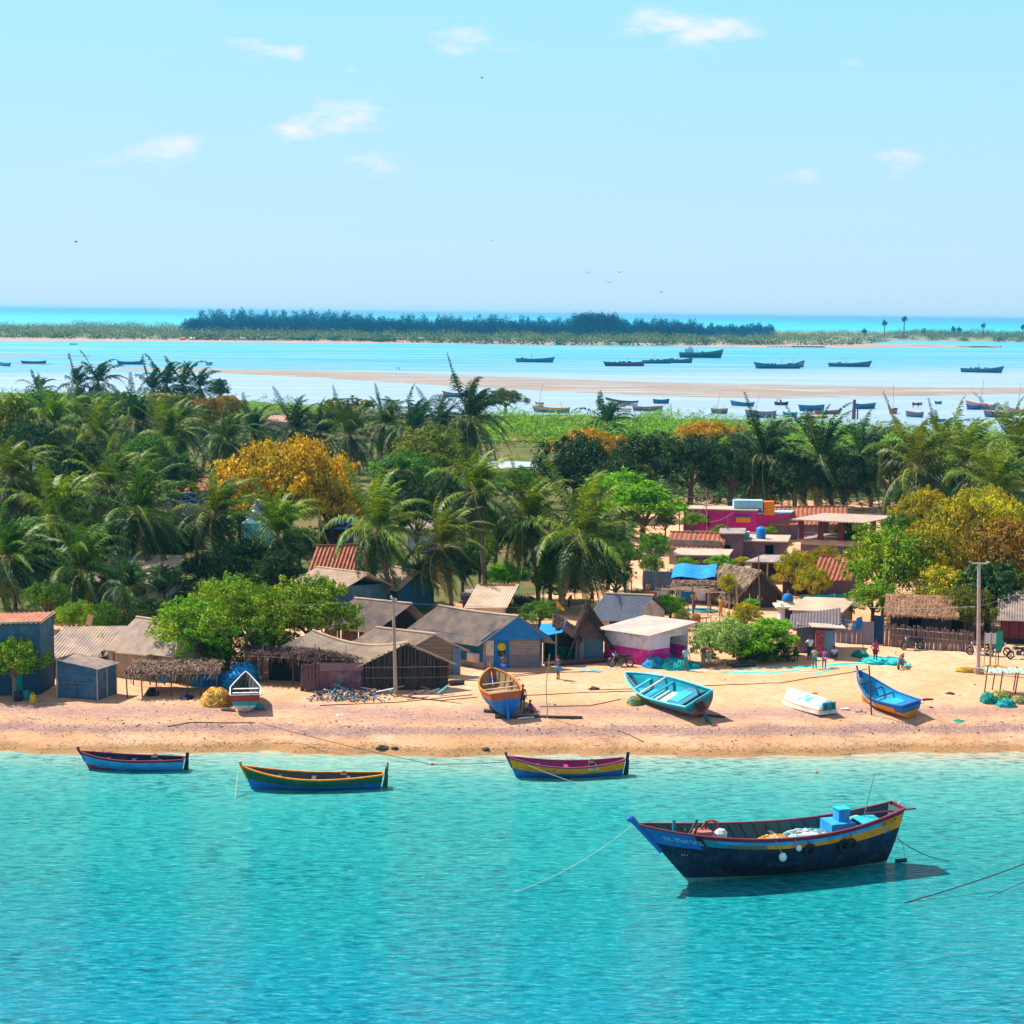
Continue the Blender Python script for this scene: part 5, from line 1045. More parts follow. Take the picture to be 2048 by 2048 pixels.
g = MB(); rn = random.Random(8)
for i in range(26):
    y_ = rn.random(); x = rn.uniform(-.1, .7); g.tube([H.p(x, y_, 1.85+rn.uniform(-.1, .2)), H.p(x+rn.uniform(.25, .5), y_+rn.uniform(-.3, .3), 1.9+rn.uniform(-.1, .25))], .028, pole_w, 5)
g.build('roof_sticks', H.t); H.posts(pole_w, [(x, y) for x in (0, .3, .55, .8, 1) for y in (0, 1)], 1.95, .05)
H = House('tiled_concrete_house', 'concrete walled house with small red hip tiles above the white slab', (1338, 1128), (1440, 1132), (1, 3.6), 1.9)
H.wall(conc, 'frlb', top=lambda x, y: 2.5 if y < .5 else 1.9, holes={'f': [(.7, .85, 0, 1.7)]}); H.gable(tile_r, 1.1, axis='U', over=.3, waves=12, amp=.04)
H = House('white_slab_roof', 'low room with a wide white slab roof below the concrete walled house', (1352, 1152), (1448, 1154), (.8, 3.6), 2.0)
H.wall(purpw, holes={'f': [(.3, .45, 0, 1.7), (.65, .8, .7, 1.5)]}); H.slab(conc_l, .45, .12)
H = House('grey_yard_wall', 'grey corrugated yard wall behind the blue tarpaulin shack', (1285, 1186), (1350, 1188), (.1, .2), 2.0, cat='wall')
g = MB(); sheet(g, H.p(0, 0, 0), H.p(1, 0, 0), H.p(1, 0, 2.0), H.p(0, 0, 2.0), corr_b, 18, .03); g.build('metal_sheets', H.t)
H = House('purple_wall_house', 'purple washed house wall behind the white slab roof', (1440, 1128), (1485, 1128), (.6, 4), 3.0)
H.wall(purpw, holes={'f': [(.2, .45, .9, 1.9)]}); H.slab(conc, .2, .1)
# domed shrine
a = P(1574, 1247); t = thing('domed_shrine', 'small white shrine with cream canopy and blue dome', 'shrine', a)
g = MB(); g.box((0, 0, .55), (1.35, 1.3, 1.5), mat('pale blue plaster', (.5, .52, .68), (.42, .44, .6))); [g.box((x, -.66, 1.0), (.14, .14, 1.6), whitep) for x in (-.6, .6)]; g.build('wall', t)
g = MB(); g.box((0, -.67, .8), (.6, .05, 1.1), mat('dark blue niche', (.02, .03, .10))); g.build('niche', t)
g = MB(); g.box((0, 0, 1.45), (2.1, 2.0, .14), mat('cream canopy', (.78, .62, .45))); g.box((0, 0, 1.6), (1.7, 1.6, .3), mat('cream canopy', (.78, .62, .45)), taper=.55); g.build('canopy', t)
g = MB(); g.cyl((0, 0, 1.72), .42, .2, cream, 16); g.ell((0, 0, 1.98), (.46, .46, .50), blue_s, 16, 8, -.3); g.tube([(0, 0, 2.45), (0, 0, 2.72)], .04, orange, 6, .01); g.build('dome', t, smooth=True)
# ---- left and centre background roofs
H = House('brick_red_roof_house', 'red tiled house behind the twin green trees', (622, 1200), (720, 1196), (1, 5.5), 2.4)
H.wall(purpw); H.gable(tile_r, 1.9, axis='U', over=.4, waves=14, amp=.045)
H = House('pale_roofed_house', 'blue walled house with wide pale corrugated roof above the dark gable hut', (690, 1228), (775, 1222), (-4.2, 3.0), 2.3)
H.wall(blueg); H.gable(corr_l, .95, over=.4, ends=.3, seed=31, axis='V')
H = House('pale_corner_house', 'house with pale sheet roof and blue gable between the two short palms', (800, 1218), (868, 1214), (-2.6, 3.0), 1.9)
H.wall(blue_p, top=H.top_gable(1.2)); H.gable(corr_l, 1.2, over=.4, ends=.3, seed=33)
H = House('rust_edged_roof_house', 'low house with pale roof edged in red tiles behind the blue gabled house', (938, 1262), (1006, 1262), (.8, 4), 1.9)
H.wall(cream); H.shed(corr_l, 1.95, 1.95, 2.9, 2.9, .35, seed=35); g = MB(); [g.tube([H.p(-.05+i*.11, 1.04, 2.95), H.p(.04+i*.11, 1.04, 2.95)], .13, tile_r, 7) for i in range(10)]; g.build('ridge_tiles', H.t)
H = House('terrace_ledge_house', 'low dark ledge roof behind the parked motorcycles', (925, 1222), (1010, 1224), (.5, 3), 1.3)
H.wall(purpw); H.slab(conc, .2, .1)
H = House('long_pale_roof_house', 'cream house with long pale corrugated roof under the large dark palm', (192, 1212), (318, 1216), (.6, 5.5), 2.1)
H.wall(cream, holes={'f': [(.7, .8, 0, 1.7)]}); H.shed(corr_l, 2.15, 2.15, 3.5, 3.5, .35, seed=37)
H = House('left_edge_cream_house', 'cream walled house behind palm trunks at the left edge', (2, 1180), (80, 1180), (.6, 5), 2.9)
H.wall(cream, holes={'f': [(.2, .35, .9, 2.2), (.6, .75, .9, 2.2)]}); H.shed(tile_r, 2.95, 2.95, 3.9, 3.9, .3, seed=38, waves=8, amp=.04)
H = House('blue_banner_house', 'house front with a blue painted parapet and white scroll among the palms', (334, 1045), (430, 1045), (.6, 5), 2.2)
H.wall(conc); H.slab(conc_l, .1, .1); g = MB(); g.box(H.p(.5, 0, 2.8), (H.w, .15, 1.15), mat('royal blue panel', (.01, .035, .45), (.01, .03, .35))); g.build('parapet', H.t)
g = MB(); pts = [H.p(x/20, 0, 3.42+.16*math.exp(-((x-10)/2.5)**2)+.05*math.sin(x))+Vector((0, -.1, 0)) for x in range(21)]; g.tube(pts, .06, whitep, 5); pts = [H.p(x/20, 0, 2.75+.22*math.sin(x*.6))+Vector((0, -.09, 0)) for x in range(21)]; g.tube(pts, .03, whitep, 5); g.build('scroll_trim', H.t)
H = House('tiled_shed', 'red tiled shed roof just behind the blue painted parapet', (340, 1020), (420, 1020), (.6, 5), 2.6)
H.wall(purpw); H.gable(tile_r, 1.2, axis='U', over=.3, waves=8, amp=.05)
a = P(518, 1110); t = thing('white_temple', 'small white and turquoise temple tower between the palms', 'temple', a)
g = MB(); g.box((0, 0, 1.6), (3.0, 2.4, 3.6), mat('turquoise plaster', (.10, .45, .48), (.08, .36, .4))); [g.box((x, -1.22, 1.6), (.12, .12, 3.2), whitep) for x in (-1.2, -.4, .4, 1.2)]; g.build('wall', t)
g = MB(); [g.box((0, 0, 3.5+i*.42), (2.6-i*.55, 2.0-i*.45, .36), whitep if i % 2 == 0 else lblue, taper=.9) for i in range(4)]; g.ell((0, 0, 5.1), (.55, .55, .6), whitep, 12, 6, -.2); g.build('tower', t)
H = House('red_far_roof_house', 'small red roofed house among the trees above the big drooping palm', (745, 1000), (822, 1002), (1, 6), 2.2)
H.wall(cream); H.gable(tile_r, 1.7, axis='U', over=.4, waves=10, amp=.05)
H = House('grey_far_shed', 'grey corrugated shelter between the big palm and the short one', (815, 1105), (860, 1105), (1, 4), 2.4)
H.wall(corr_w); H.shed(conc, 2.45, 2.45, 2.9, 2.9, .3)
H = House('red_tile_shed', 'red tiled shed left of the tall slim palm crown', (895, 1030), (945, 1030), (1, 5), 1.9)
H.wall(cream); H.gable(tile_r, 1.4, axis='U', over=.3, waves=6, amp=.05)
H = House('yard_sheds', 'grey slate shed in the clearing above the middle palms', (1000, 1022), (1062, 1022), (1, 6), 1.8)
H.wall(conc); H.gable(corr_g, 1.1, axis='U', over=.3)
H = House('white_far_roof_house', 'white roofed house at the upper left among palms', (58, 965), (132, 967), (1, 6), 2.0)
H.wall(cream); H.gable(mat('white roof sheet', (.7, .66, .6), (.6, .56, .5)), 1.0, axis='U', over=.4)
H = House('far_red_hut', 'little far hut with reddish roof near the lagoon grove', (535, 858), (600, 858), (1, 6), 1.6)
H.wall(cream); H.gable(mat('salmon roof', (.6, .33, .25), (.45, .25, .2)), 1.2, axis='U', over=.3)
H = House('blue_sheet_house', 'blue sheet roofed stall beside the tripod of poles', (640, 1095), (690, 1095), (.6, 3), 2.0, cat='stall')
H.wall(maroon); H.shed(tarp_b, 2.05, 2.05, 2.9, 2.9, .3, amp=.01)
a = P(636, 1130); t = thing('pole_tripod', 'tripod of long pale poles above the red tiled roof', 'poles', a)
for q in [((0, 0, 0), (.1, 0, 5.4)), ((1.5, 0, .6), (.1, 0, 4.6)), ((-.2, .2, 0), (.15, .2, 4.4))]: g = MB(); g.tube(q, .07, pole_w, 6); g.build('pole', t)

# ---- palm leaf canopies on the beach
def canopy(name, label, A, B, back, h, rowsn, m=straw_m, seed=0, posts_=None, thick=.14, n=60):
    a, b_ = P(*A), P(*B); U = b_-a; U.z = 0; V = Vector((back[0], back[1], 0)); t = thing(name, label, 'canopy', a)
    rn = random.Random(seed); g = MB(); hh_ = lambda x, y: h+.06*math.sin(x*7+seed)+.04*rn.uniform(-1, 1)
    K = 9
    for i in range(K-1): q = lambda x, y: U*x+V*y+Vector((0, 0, h+.07*math.sin(x*8+seed)+.10*y)); x0, x1 = i/(K-1), (i+1)/(K-1); straw(g, q(x0, 0), q(x1+.02, 0), q(x1+.02, 1), q(x0, 1), m, n, .75, .03, thick, seed*20+i, .16, .5)
    g.build('leaf_roof', t)
    g = MB()
    for y in (0, .5, 1): g.tube([U*-.03+V*y+Vector((0, 0, h-.12)), U*1.03+V*y+Vector((0, 0, h-.08))], .04, pole_w, 5)
    g.build('roof_pole', t)
    for x, y in (posts_ or [(x/rowsn, y) for x in range(rowsn+1) for y in (0, 1)]):
        g = MB(); g.tube([U*x+V*y+Vector((rn.uniform(-.12, .12), 0, -.25)), U*x+V*y+Vector((0, 0, h+rn.uniform(0, .25)))], .045, wood_p, 6); g.build('post', t)
    return t
canopy('palm_leaf_canopy', 'flat dry palm leaf canopy on thin sticks near the blue plank shed', (252, 1396), (434, 1392), (-.2, 3.4), 1.62, 6, seed=2)
t_ = canopy('palm_leaf_awning', 'dark palm leaf awning with hanging fringe left of the long hut', (492, 1366), (728, 1378), (-.6, 2.6), 1.95, 4, straw_d, 3, [(0, 0), (.15, .2), (.4, 0), (.17, 1), (.0, 1), (.7, 1), (1, 1)])
g = MB(); rn = random.Random(3)
for i in range(8):
    x = rn.uniform(.1, .98); p_ = P(492+236*x, 1366+12*x)-t_.location; g.tube([p_+Vector((0, 1.0, 1.9)), p_+Vector((rn.uniform(-.2, .2), 1, 2.3+rn.uniform(0, .5)))], .025, wood_m, 5)
g.build('roof_stick', t_)
a, b_ = P(602, 1381), P(727, 1381); t = thing('slatted_fence', 'purple brown slat and sheet fence in front of the palm leaf awning', 'fence', a)
g = MB(); stakes(g, (0, 0, -.1), (b_-a)*.28, 1.85, wood_p, .075, .04, 71, .05); g.build('slats', t)
g = MB(); sheet(g, (b_-a)*.28, b_-a, (b_-a)+Vector((0, 0, 1.85)), (b_-a)*.28+Vector((0, 0, 1.8)), mat('purple rusty sheet', (.20, .07, .085), (.13, .05, .08), scale=1.2, dirt=(.28, .16, .18)), 5, .03); sheet(g, (b_-a)*.3+Vector((0, -.07, 1.3)), b_-a+Vector((0, -.07, 1.35)), (b_-a)+Vector((0, -.07, 1.8)), (b_-a)*.3+Vector((0, -.07, 1.75)), mat('mauve board', (.27, .14, .16), (.20, .1, .12), scale=1.5), 2, .015); g.build('metal_sheet', t)
a = P(538, 1362); t = thing('awning_dark_stakes', 'dark stake wall in the shade under the palm leaf awning', 'wall', a)
g = MB(); stakes(g, (0, .4, 0), (2.4, .2, 0), 1.85, dark, .09, .05, 72, .03); g.build('stakes', t)  # interior darkness under the awning painted as near-black stakes
# drying rack at the right edge
a, b_ = P(1972, 1392), P(2095, 1394); U = b_-a; t = thing('drying_rack', 'stick rack with pale netting on top at the right edge', 'rack', a); rn = random.Random(5)
g = MB(); [g.tube([U*(i/14)+Vector((rn.uniform(-.1, .1), -.2, 1.5)), U*(i/14)+Vector((rn.uniform(-.2, .2), 1.9, 1.55))], .03, pole_w, 5) for i in range(15)]; [g.tube([Vector((-.2, y, 1.47)), U+Vector((0, y, 1.5))], .04, pole_w, 5) for y in (0, .8, 1.7)]; g.build('slat_top', t)
g = MB(); n_ = 16; vs = [U*(i/n_)+Vector((0, y*1.6, 1.58+.05*math.sin(i*2+y*4))) for i in range(n_+1) for y in (0, .5, 1)]; g.add(vs, [(i*3+j, i*3+3+j, i*3+4+j, i*3+1+j) for i in range(n_) for j in (0, 1)], mat('pale netting', (.35, .45, .40), (.25, .33, .28), scale=6)); g.build('netting', t)
for x, y, l in ((0, 0, .5), (.26, .2, .1), (.5, 0, .05), (.75, .6, .2), (.25, 1.7, .1), (.6, 1.7, .1)): g = MB(); g.tube([U*x+Vector((-.15, y, -.2)), U*x+Vector((.05, y, 1.55+l))], .045, wood_p, 6); g.build('leg', t)
# ================================================================== BOATS
def paint(n, c, **k): return mat(n, c, dirt=k.pop('dirt', tuple(x*.5+.035 for x in lin(c))), scale=k.pop('scale', 2.2), rough=.6, spec=.3, wave=(tuple(x*.45 for x in lin(c)), 5.2, 'Z', .07), **k)
p_navy = paint('navy hull paint', (.006, .018, .055)); p_navy2 = paint('deep navy hull paint', (.006, .010, .028)); p_blue = paint('blue hull paint', (.01, .16, .50)); p_sky = paint('sky blue hull paint', (.03, .34, .72))
p_turq = paint('turquoise hull paint', (.01, .42, .50)); p_turqd = paint('deep turquoise paint', (.005, .20, .32)); p_yel = paint('yellow hull paint', (.90, .30, .002), dirt=(.55, .17, .01)); p_org = paint('orange hull paint', (.62, .20, .015))
p_red = paint('red hull paint', (.42, .04, .04)); p_mar = paint('maroon gunwale paint', (.20, .014, .045)); p_wht = paint('white hull paint', (.72, .70, .70), dirt=(.5, .38, .3)); p_grn = paint('dark green hull paint', (.01, .10, .06))
p_teal = paint('teal hull paint', (.01, .24, .30)); p_mag = paint('purple red hull paint', (.28, .03, .13)); p_or2 = paint('terracotta hull paint', (.50, .12, .04)); p_int = paint('bare inner planks', (.42, .26, .14))
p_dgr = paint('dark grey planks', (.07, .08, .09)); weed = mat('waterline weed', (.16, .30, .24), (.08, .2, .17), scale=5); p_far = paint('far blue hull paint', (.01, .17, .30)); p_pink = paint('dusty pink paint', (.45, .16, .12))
p_rb = paint('strong blue hull paint', (.008, .20, .66))
rope_w = mat('pale rope', (.55, .50, .42)); rope_d = mat('dark rope', (.10, .08, .07)); black_r = mat('black rubber', (.015, .015, .017), rough=.7); steel = mat('grey steel', (.3, .3, .32), metal=.6, rough=.4)
def smooth(a, b_, x): t = max(0, min(1, (x-a)/(b_-a))); return t*t*(3-2*t)
def hull(par, L, B, D, bow=.7, stern=.25, rb=.8, rs=.2, ws=.6, matf=None, inner=None, gun=None, floor=.35, n=28, nvv=9, gw=.07, name='hull', ribs=0, vee=.6, keel=.0, flare=0, fat=2.2):
    """planked hull, bow at +x; bow/stern: rise of the sheer; rb/rs: overhang of stem and stern; ws: width of the transom"""
    def hb(t):
        if t < .5: return B/2*(ws+(1-ws)*math.sin(math.pi/2*t/.5)**.9)
        return B/2*max(.015, (1-((t-.5)/.5)**fat))**.8 if t < 1 else B/2*.015
    def sh(t): return D+(bow*((t-.42)/.58)**2 if t > .42 else 0)+(stern*((.42-t)/.42)**2 if t < .42 else 0)
    def pt(t, v, sgn, off=0):
        xb = -L/2+rs+(L-rs-rb)*t; xt = -L/2+L*t; f = smooth(.45, 1, t); x = xb+(xt-xb)*v
        gv = (math.sin(math.pi/2*min(1, v**.75)))**.75; gv = gv*(1-f*vee)+v*f*vee; y = max(0.0, hb(t)*gv-off); zk = keel*(t**3); return Vector((x, sgn*y, zk+(sh(t)-zk)*v))
    vv = [0, .12, .25, .38, .5, .6, .7, .78, .86, .93, 1.0][:]; M_ = len(vv); g = MB(); vs = []; fs = []; ms = []
    for i in range(n+1):
        for s in (-1, 1):
            for v_ in vv: vs.append(pt(i/n, v_, s))
    for i in range(n):
        for k_, s in enumerate((-1, 1)):
            for j in range(M_-1):
                a = i*2*M_+k_*M_+j; q = (a, a+2*M_, a+2*M_+1, a+1); fs.append(q if s < 0 else q[::-1]); ms.append(matf((i+.5)/n, (vv[j]+vv[j+1])/2))
    base = len(g.v); g.v.extend(map(tuple, vs))
    for f_, m_ in zip(fs, ms): g.f.append(f_); g.m.append(g.mi(m_))
    for j in range(M_-1): g.f.append((j, j+1, M_+j+1, M_+j)); g.m.append(g.mi(matf(0, (vv[j]+vv[j+1])/2)))
    h = g.build(name, par, smooth=False)
    for p_ in h.data.polygons: p_.use_smooth = True
    # inner skin and floor
    g = MB(); vi = [0, .35, .7, 1.0]; vs = []; th = .06
    def ipt(t, q, s):
        v_ = max(q, 0)*(1-floor)+floor; p_ = pt(t, v_, s, th); p_.z = min(p_.z, sh(t)-.01); return p_
    n2 = n-2
    for i in range(n2+1):
        t = .015+(.955-.015)*i/n2
        row = [ipt(t, q, -1) for q in vi[::-1]]+[ipt(t, q, 1) for q in vi]; vs += row
    w_ = len(vi)*2; im = inner or p_int; g.add(vs, [(i*w_+j, i*w_+j+1, (i+1)*w_+j+1, (i+1)*w_+j) for i in range(n2) for j in range(w_-1)]+[tuple(range(w_-1, -1, -1))], im); g.build('inside', h)
    if ribs:
        for i in range(ribs):
            t = .08+.84*i/(ribs-1); g = MB(); g.tube([ipt(t, q, -1)+Vector((0, .03, 0)) for q in (1, .7, .35, 0)]+[ipt(t, q, 1)-Vector((0, .03, 0)) for q in (0, .35, .7, 1)], .035, im if ribs < 12 else p_dgr, 4); g.build('rib', h)
    g = MB()
    for s in (-1, 1):
        a = [pt(i/n, 1, s) for i in range(n+1)]; vs = []
        for i, p_ in enumerate(a): d = (a[min(i+1, n)]-a[max(i-1, 0)]).normalized(); nx = Vector((-d.y, d.x, 0)).normalized()*s; vs += [p_+nx*gw*.6-Vector((0, 0, gw*.6)), p_+nx*gw*.6+Vector((0, 0, gw*.4)), p_-nx*gw+Vector((0, 0, gw*.4)), p_-nx*gw-Vector((0, 0, gw*.6))]
        g.add(vs, [(i*4+j, i*4+(j+1) % 4, (i+1)*4+(j+1) % 4, (i+1)*4+j) for i in range(n) for j in range(4)], gun or p_mar)
    a, b_ = pt(0, 1, -1), pt(0, 1, 1); g.tube([a, b_], gw*.6, gun or p_mar, 6); g.build('gunwale', h)
    return h, pt, sh, hb
def place(px0, py0, px1, py1, z=0.0, tilt=0, name='fishing_boat', label='', cat='boat', group=None):
    """root at the middle of the line stern (px0, py0) -> bow (px1, py1); returns root and length"""
    a, b_ = P(px0, py0, z), P(px1, py1, z); c = (a+b_)/2; d = b_-a; t = thing(name, label, cat, c, math.atan2(d.y, d.x), group); return t, d.length
def thwart(par, pt, t, m, z=.72, w_=.24, floor=0): 
    a = pt(t, z, -1, .05); b_ = pt(t, z, 1, .05); g = MB(); g.box((a+b_)/2, (w_, (b_-a).length, .05), m); return g.build('thwart', par)
def heap(name, label, cat, loc, r, ms, n=40, seed=0, strands=None, group=None, rot=0, kind=None, flat=False):
    """a heap of folded netting: a lumpy mound wrapped in many loose strands"""
    rn = random.Random(seed); t = thing(name, label, cat, loc, rot, group); g = MB(); nu, nv = 26, 10; vs = []; fs = []
    for i in range(nv+1):
        a = math.pi/2*i/nv
        for k in range(nu):
            b_ = 2*math.pi*k/nu; q = 1+.16*noise.noise((math.cos(b_)*2.2+seed, math.sin(b_)*2.2, i*.5))*2+.05*math.sin(b_*9+i)
            ca = math.cos(a)**(.5 if flat else .8); vs.append(Vector((r[0]*ca*math.cos(b_)*q, r[1]*ca*math.sin(b_)*q, -.06+r[2]*math.sin(a)**(1.2 if not flat else .6)*q)))
    for i in range(nv):
        for k in range(nu): fs.append((i*nu+k, i*nu+(k+1) % nu, (i+1)*nu+(k+1) % nu, (i+1)*nu+k))
    g.add(vs, fs, ms[0]); g.build('net_mound', t, smooth=True)
    g = MB()
    for i in range(n):
        a = rn.uniform(0, 6.283); b0 = rn.uniform(0, 6.283); sp_ = rn.uniform(.5, 2.2); e0 = rn.uniform(.05, 1.2); pts = []
        for k in range(9):
            b_ = b0+sp_*k/8; e = e0+.25*math.sin(k*.8+a); q = 1.02+.1*noise.noise((math.cos(b_)*2.2+seed, math.sin(b_)*2.2, e)); ce = max(.02, math.cos(e))**(.5 if flat else .8); pts.append(Vector((r[0]*ce*math.cos(b_)*q, r[1]*ce*math.sin(b_)*q, r[2]*max(0, math.sin(e))**(1.2 if not flat else .6)*q+.01)))
        g.tube(pts, rn.uniform(.012, .035)*(1 if max(r) < 1.6 else 1.5), rn.choice(ms), 4)
    g.build('net_strands', t); return t
def scribble(par, p0, ex, ez, w_, h_, m, n=16, seed=0, rows=1, name='lettering'):
    """weathered lettering too worn to read: short strokes standing 4 mm proud of the planks"""
    rn = random.Random(seed); g = MB(); nrm = ex.cross(ez).normalized()
    for r_ in range(rows):
        for i in range(n):
            if rn.random() < .14: continue
            x = w_*(i+.15)/n; cw = w_/n*.62; z = -r_*h_*1.5
            for st in range(3):
                a = Vector((x+rn.random()*cw, 0, z+rn.choice((0, h_/2, h_)))); b_ = Vector((x+rn.random()*cw, 0, z+rn.choice((0, h_/2, h_)))); 
                if (a-b_).length < h_*.3: b_.z += h_*.5
                A_, B_ = p0+ex*a.x+ez*a.z, p0+ex*b_.x+ez*b_.z; d = (B_-A_).normalized(); s_ = d.cross(nrm)*h_*.10; g.face([A_-s_-nrm*.0, B_-s_, B_+s_, A_+s_], m)
    return g.build(name, par)

# ---- the big moored boat (stern at right, long raked bow at left)
t, L = place(1782, 1722, 1300, 1768, 0, label='large navy and yellow fishing boat moored in the bay with a heap of nets aboard', name='large_fishing_boat')
bc = P(1540, 1752, 0)
def mf(t_, v):
    if v < .075: return weed
    if t_ > .82 and v > .68: return p_blue
    if t_ > .80: return p_navy
    if v < .40: return p_navy2
    lim = .76-.10*smooth(.35, 0, t_)
    if v > .95: return p_mar
    if v > .89 and .1 < t_ < .75: return p_sky
    if v > lim: return p_yel if t_ < .58 else (mat('faded olive paint', (.16, .14, .06), (.05, .12, .12), scale=1.2) if t_ < .72 else p_teal)
    return p_navy
L2 = 13.4; h, pt, sh, hb = hull(t, L2, 2.75, 2.25, bow=.85, stern=.72, rb=2.7, rs=.75, ws=.45, matf=mf, inner=mat('blue grey inner planks', (.03, .13, .17), (.05, .09, .08), scale=2), gun=p_mar, floor=.55, n=40, ribs=18, gw=.075, keel=.0)
t.location = bc+Vector((0, .2, -.12))
g = MB(); e = pt(1, 1, 1); g.tube([pt(1, .55, 1)+Vector((.02, 0, 0)), e+Vector((.15, 0, .12)), e+Vector((.3, 0, .28))], [.10, .13, .17], p_blue, 8); g.ell(e+Vector((.34, 0, .28)), (.2, .18, .16), p_blue, 8, 5); g.build('stem_post', h)
e = pt(0, 1, 1); 
g = MB(); g.tube([Vector((-L2/2-.25, 0, 2.9)), Vector((-L2/2+.75, 0, -.35))], .05, steel, 6); g.tube([Vector((-L2/2-.05, 0, 3.1)), Vector((-L2/2+.1, 0, 1.2))], .05, p_wht, 6); g.build('rudder_post', t)
g = MB(); g.box((-L2/2-.25, 0, .12), (.62, .06, .34), p_navy2); g.build('rudder', t); g = MB(); g.tube([(-L2/2-.9, .1, 2.75), (-L2/2+1.6, -.2, 2.6)], .045, p_mag, 6); g.build('tiller', t)
g = MB(); g.tube([(-L2/2+.1, .1, 1.6), (-L2/2-.35, 0, .9), (-L2/2-.5, 0, .2)], .015, rope_w, 4); g.build('rudder_rope', t)
g = MB(); g.box((-3.55, -.1, 1.95), (1.25, 1.2, .95), p_sky); g.box((-3.75, -.15, 2.6), (.58, .6, .75), p_sky); g.box((-3.75, -.15, 3.0), (.66, .68, .05), p_turq); g.build('engine_box', t)
g = MB(); g.box((-5.1, .2, 2.15), (1.1, 1.2, .5), p_sky); g.box((-5.0, .2, 2.42), (1.2, 1.3, .05), p_turq); g.build('stern_box', t); g = MB(); g.box((-4.5, -.5, 2.35), (1.0, .28, .06), mat('bare plank', (.62, .44, .3)), Matrix.Rotation(.4, 3, 'Z')); g.build('plank', t)
for x, z in ((-.3, .83), (-1.75, .83)): th_ = thwart(t, pt, .5+x/L2, p_dgr, z, .2)
g = MB(); g.tube([(-4.9, -.3, 1.9), (-5.6, -.4, 4.5)], .03, steel, 5, .015); g.build('antenna_pole', t)
rn = random.Random(2)
for i in range(7): g = MB(); a = Vector((3.5+rn.uniform(-.9, 1.0), rn.uniform(-.4, .5), 2.35)); g.tube([a, a+Vector((rn.uniform(-.5, .5), rn.uniform(-.2, .2), rn.uniform(.3, .75)))], .06, p_dgr, 5); g.build('winch_lever', t)
g = MB(); g.torus((3.0, -.2, 2.5), .42, .06, p_red, 'y', 14, 5); g.build('winch_wheel', t); g = MB(); g.box((3.5, 0, 2.3), (.8, .7, .5), p_pink); g.ell((2.6, .1, 2.3), (.35, .3, .3), p_wht, 8, 5); g.box((4.9, .0, 2.85), (.12, .1, .6), p_teal); g.build('winch_gear', t)
for x, v_, r_ in ((.45, .62, .19), (-.55, .80, .14)): g = MB(); q = pt(.5+x/L2, v_, 1); g.ell(q+Vector((0, .16, 0)), (r_, r_*.9, r_*1.1), mat('white float', (.75, .8, .8)), 10, 7); g.tube([q+Vector((0, .12, .1)), pt(.5+x/L2, 1, 1)], .012, rope_w, 4); g.build('float', t)
for x, v_ in ((-1.15, .72), (-3.15, .70), (-3.55, .68)): g = MB(); q = pt(.5+x/L2, v_, 1); g.torus(q+Vector((0, .14, 0)), .24, .09, black_r, 'y', 16, 6); g.tube([q+Vector((0, .16, .2)), pt(.5+x/L2, 1, 1)], .012, rope_d, 4); g.build('tyre_fender', t)
def on_hull(t0, v0, t1): a = pt(t0, v0, 1); b_ = pt(t1, v0, 1); return a, (b_-a)
for t0, v0, t1, hh_, m_, n_, rows, sd_ in ((.955, .85, .81, .10, mat('pale lettering', (.45, .7, .85)), 26, 2, 1), (.93, .55, .90, .09, mat('white lettering', (.7, .7, .72)), 3, 1, 2), (.10, .85, .035, .2, mat('dark lettering', (.12, .10, .03)), 5, 1, 3), (.925, .62, .87, .08, mat('red lettering', (.4, .05, .02)), 7, 1, 4)):
    a, d = on_hull(t0, v0, t1); d2 = d.normalized(); up = (pt((t0+t1)/2, v0+.1, 1)-pt((t0+t1)/2, v0, 1)).normalized(); nn = d2.cross(up).normalized(); 
    if nn.y < 0: nn = -nn
    scribble(h, a+nn*.05, d2, up, d.length, hh_, m_, n_, sd_, rows)
# the boat lies with its starboard... side lettering faces the viewer; nets aboard are separate things
Mx = Matrix.Translation(t.location) @ Matrix.Rotation(t.rotation_euler.z, 4, 'Z')
for (x, y, z, r, ms, lab, sd_) in [(-.3, -.05, 1.25, (.95, .62, .62), [mat('tan net', (.60, .38, .16)), p_yel, rope_w], 'yellow net heap in the middle of the large boat', 1), (-2.0, .0, 1.25, (1.5, .72, .8), [mat('grey blue net', (.40, .50, .50), (.3, .38, .38)), rope_w, mat('pink net', (.5, .33, .3)), p_turq], 'grey blue net heap beside the engine box of the large boat', 2)]:
    heap('net_heap', lab, 'net', Mx @ Vector((x, y, z+.22)), (r[0], r[1], r[2]*.8), ms, 46, sd_, group='nets aboard the large boat')
def rope(label, pts, r=.02, m=rope_w, name='rope', cat='rope'):
    pts = [Vector(p_) for p_ in pts]; o_ = pts[0].copy(); g = MB(); g.tube([p_-o_ for p_ in pts], r, m, 5); o = g.build(name); o.location = o_; return tag(o, label, cat)
bt = Mx @ (pt(1, 1, 1)+Vector((.2, 0, 0))); rope('long mooring rope running from the bow of the large boat into the water', catenary(bt, P(750, 1795, -.05), 1.6, 16), .012, rope_w)
st = Mx @ Vector((-L2/2, 0, 1.3)); rope('short rope trailing off the stern of the large boat', catenary(st, P(1930, 1722, -.02), .35), .022, rope_d)
rope('dark mooring line running out of the right edge over the water', catenary(P(1808, 1806, 0), P(2090, 1712, 1.2), .1), .03, rope_d)
g = MB(); o_ = P(1903, 1779, .5); g.tube([(-.18, 0, -.03), (.18, 0, .04)], .06, rope_d, 6); 
rope('faint second line under the dark mooring line at right', catenary(P(1975, 1795, 0), P(2090, 1742, .8), .05), .015, rope_d)

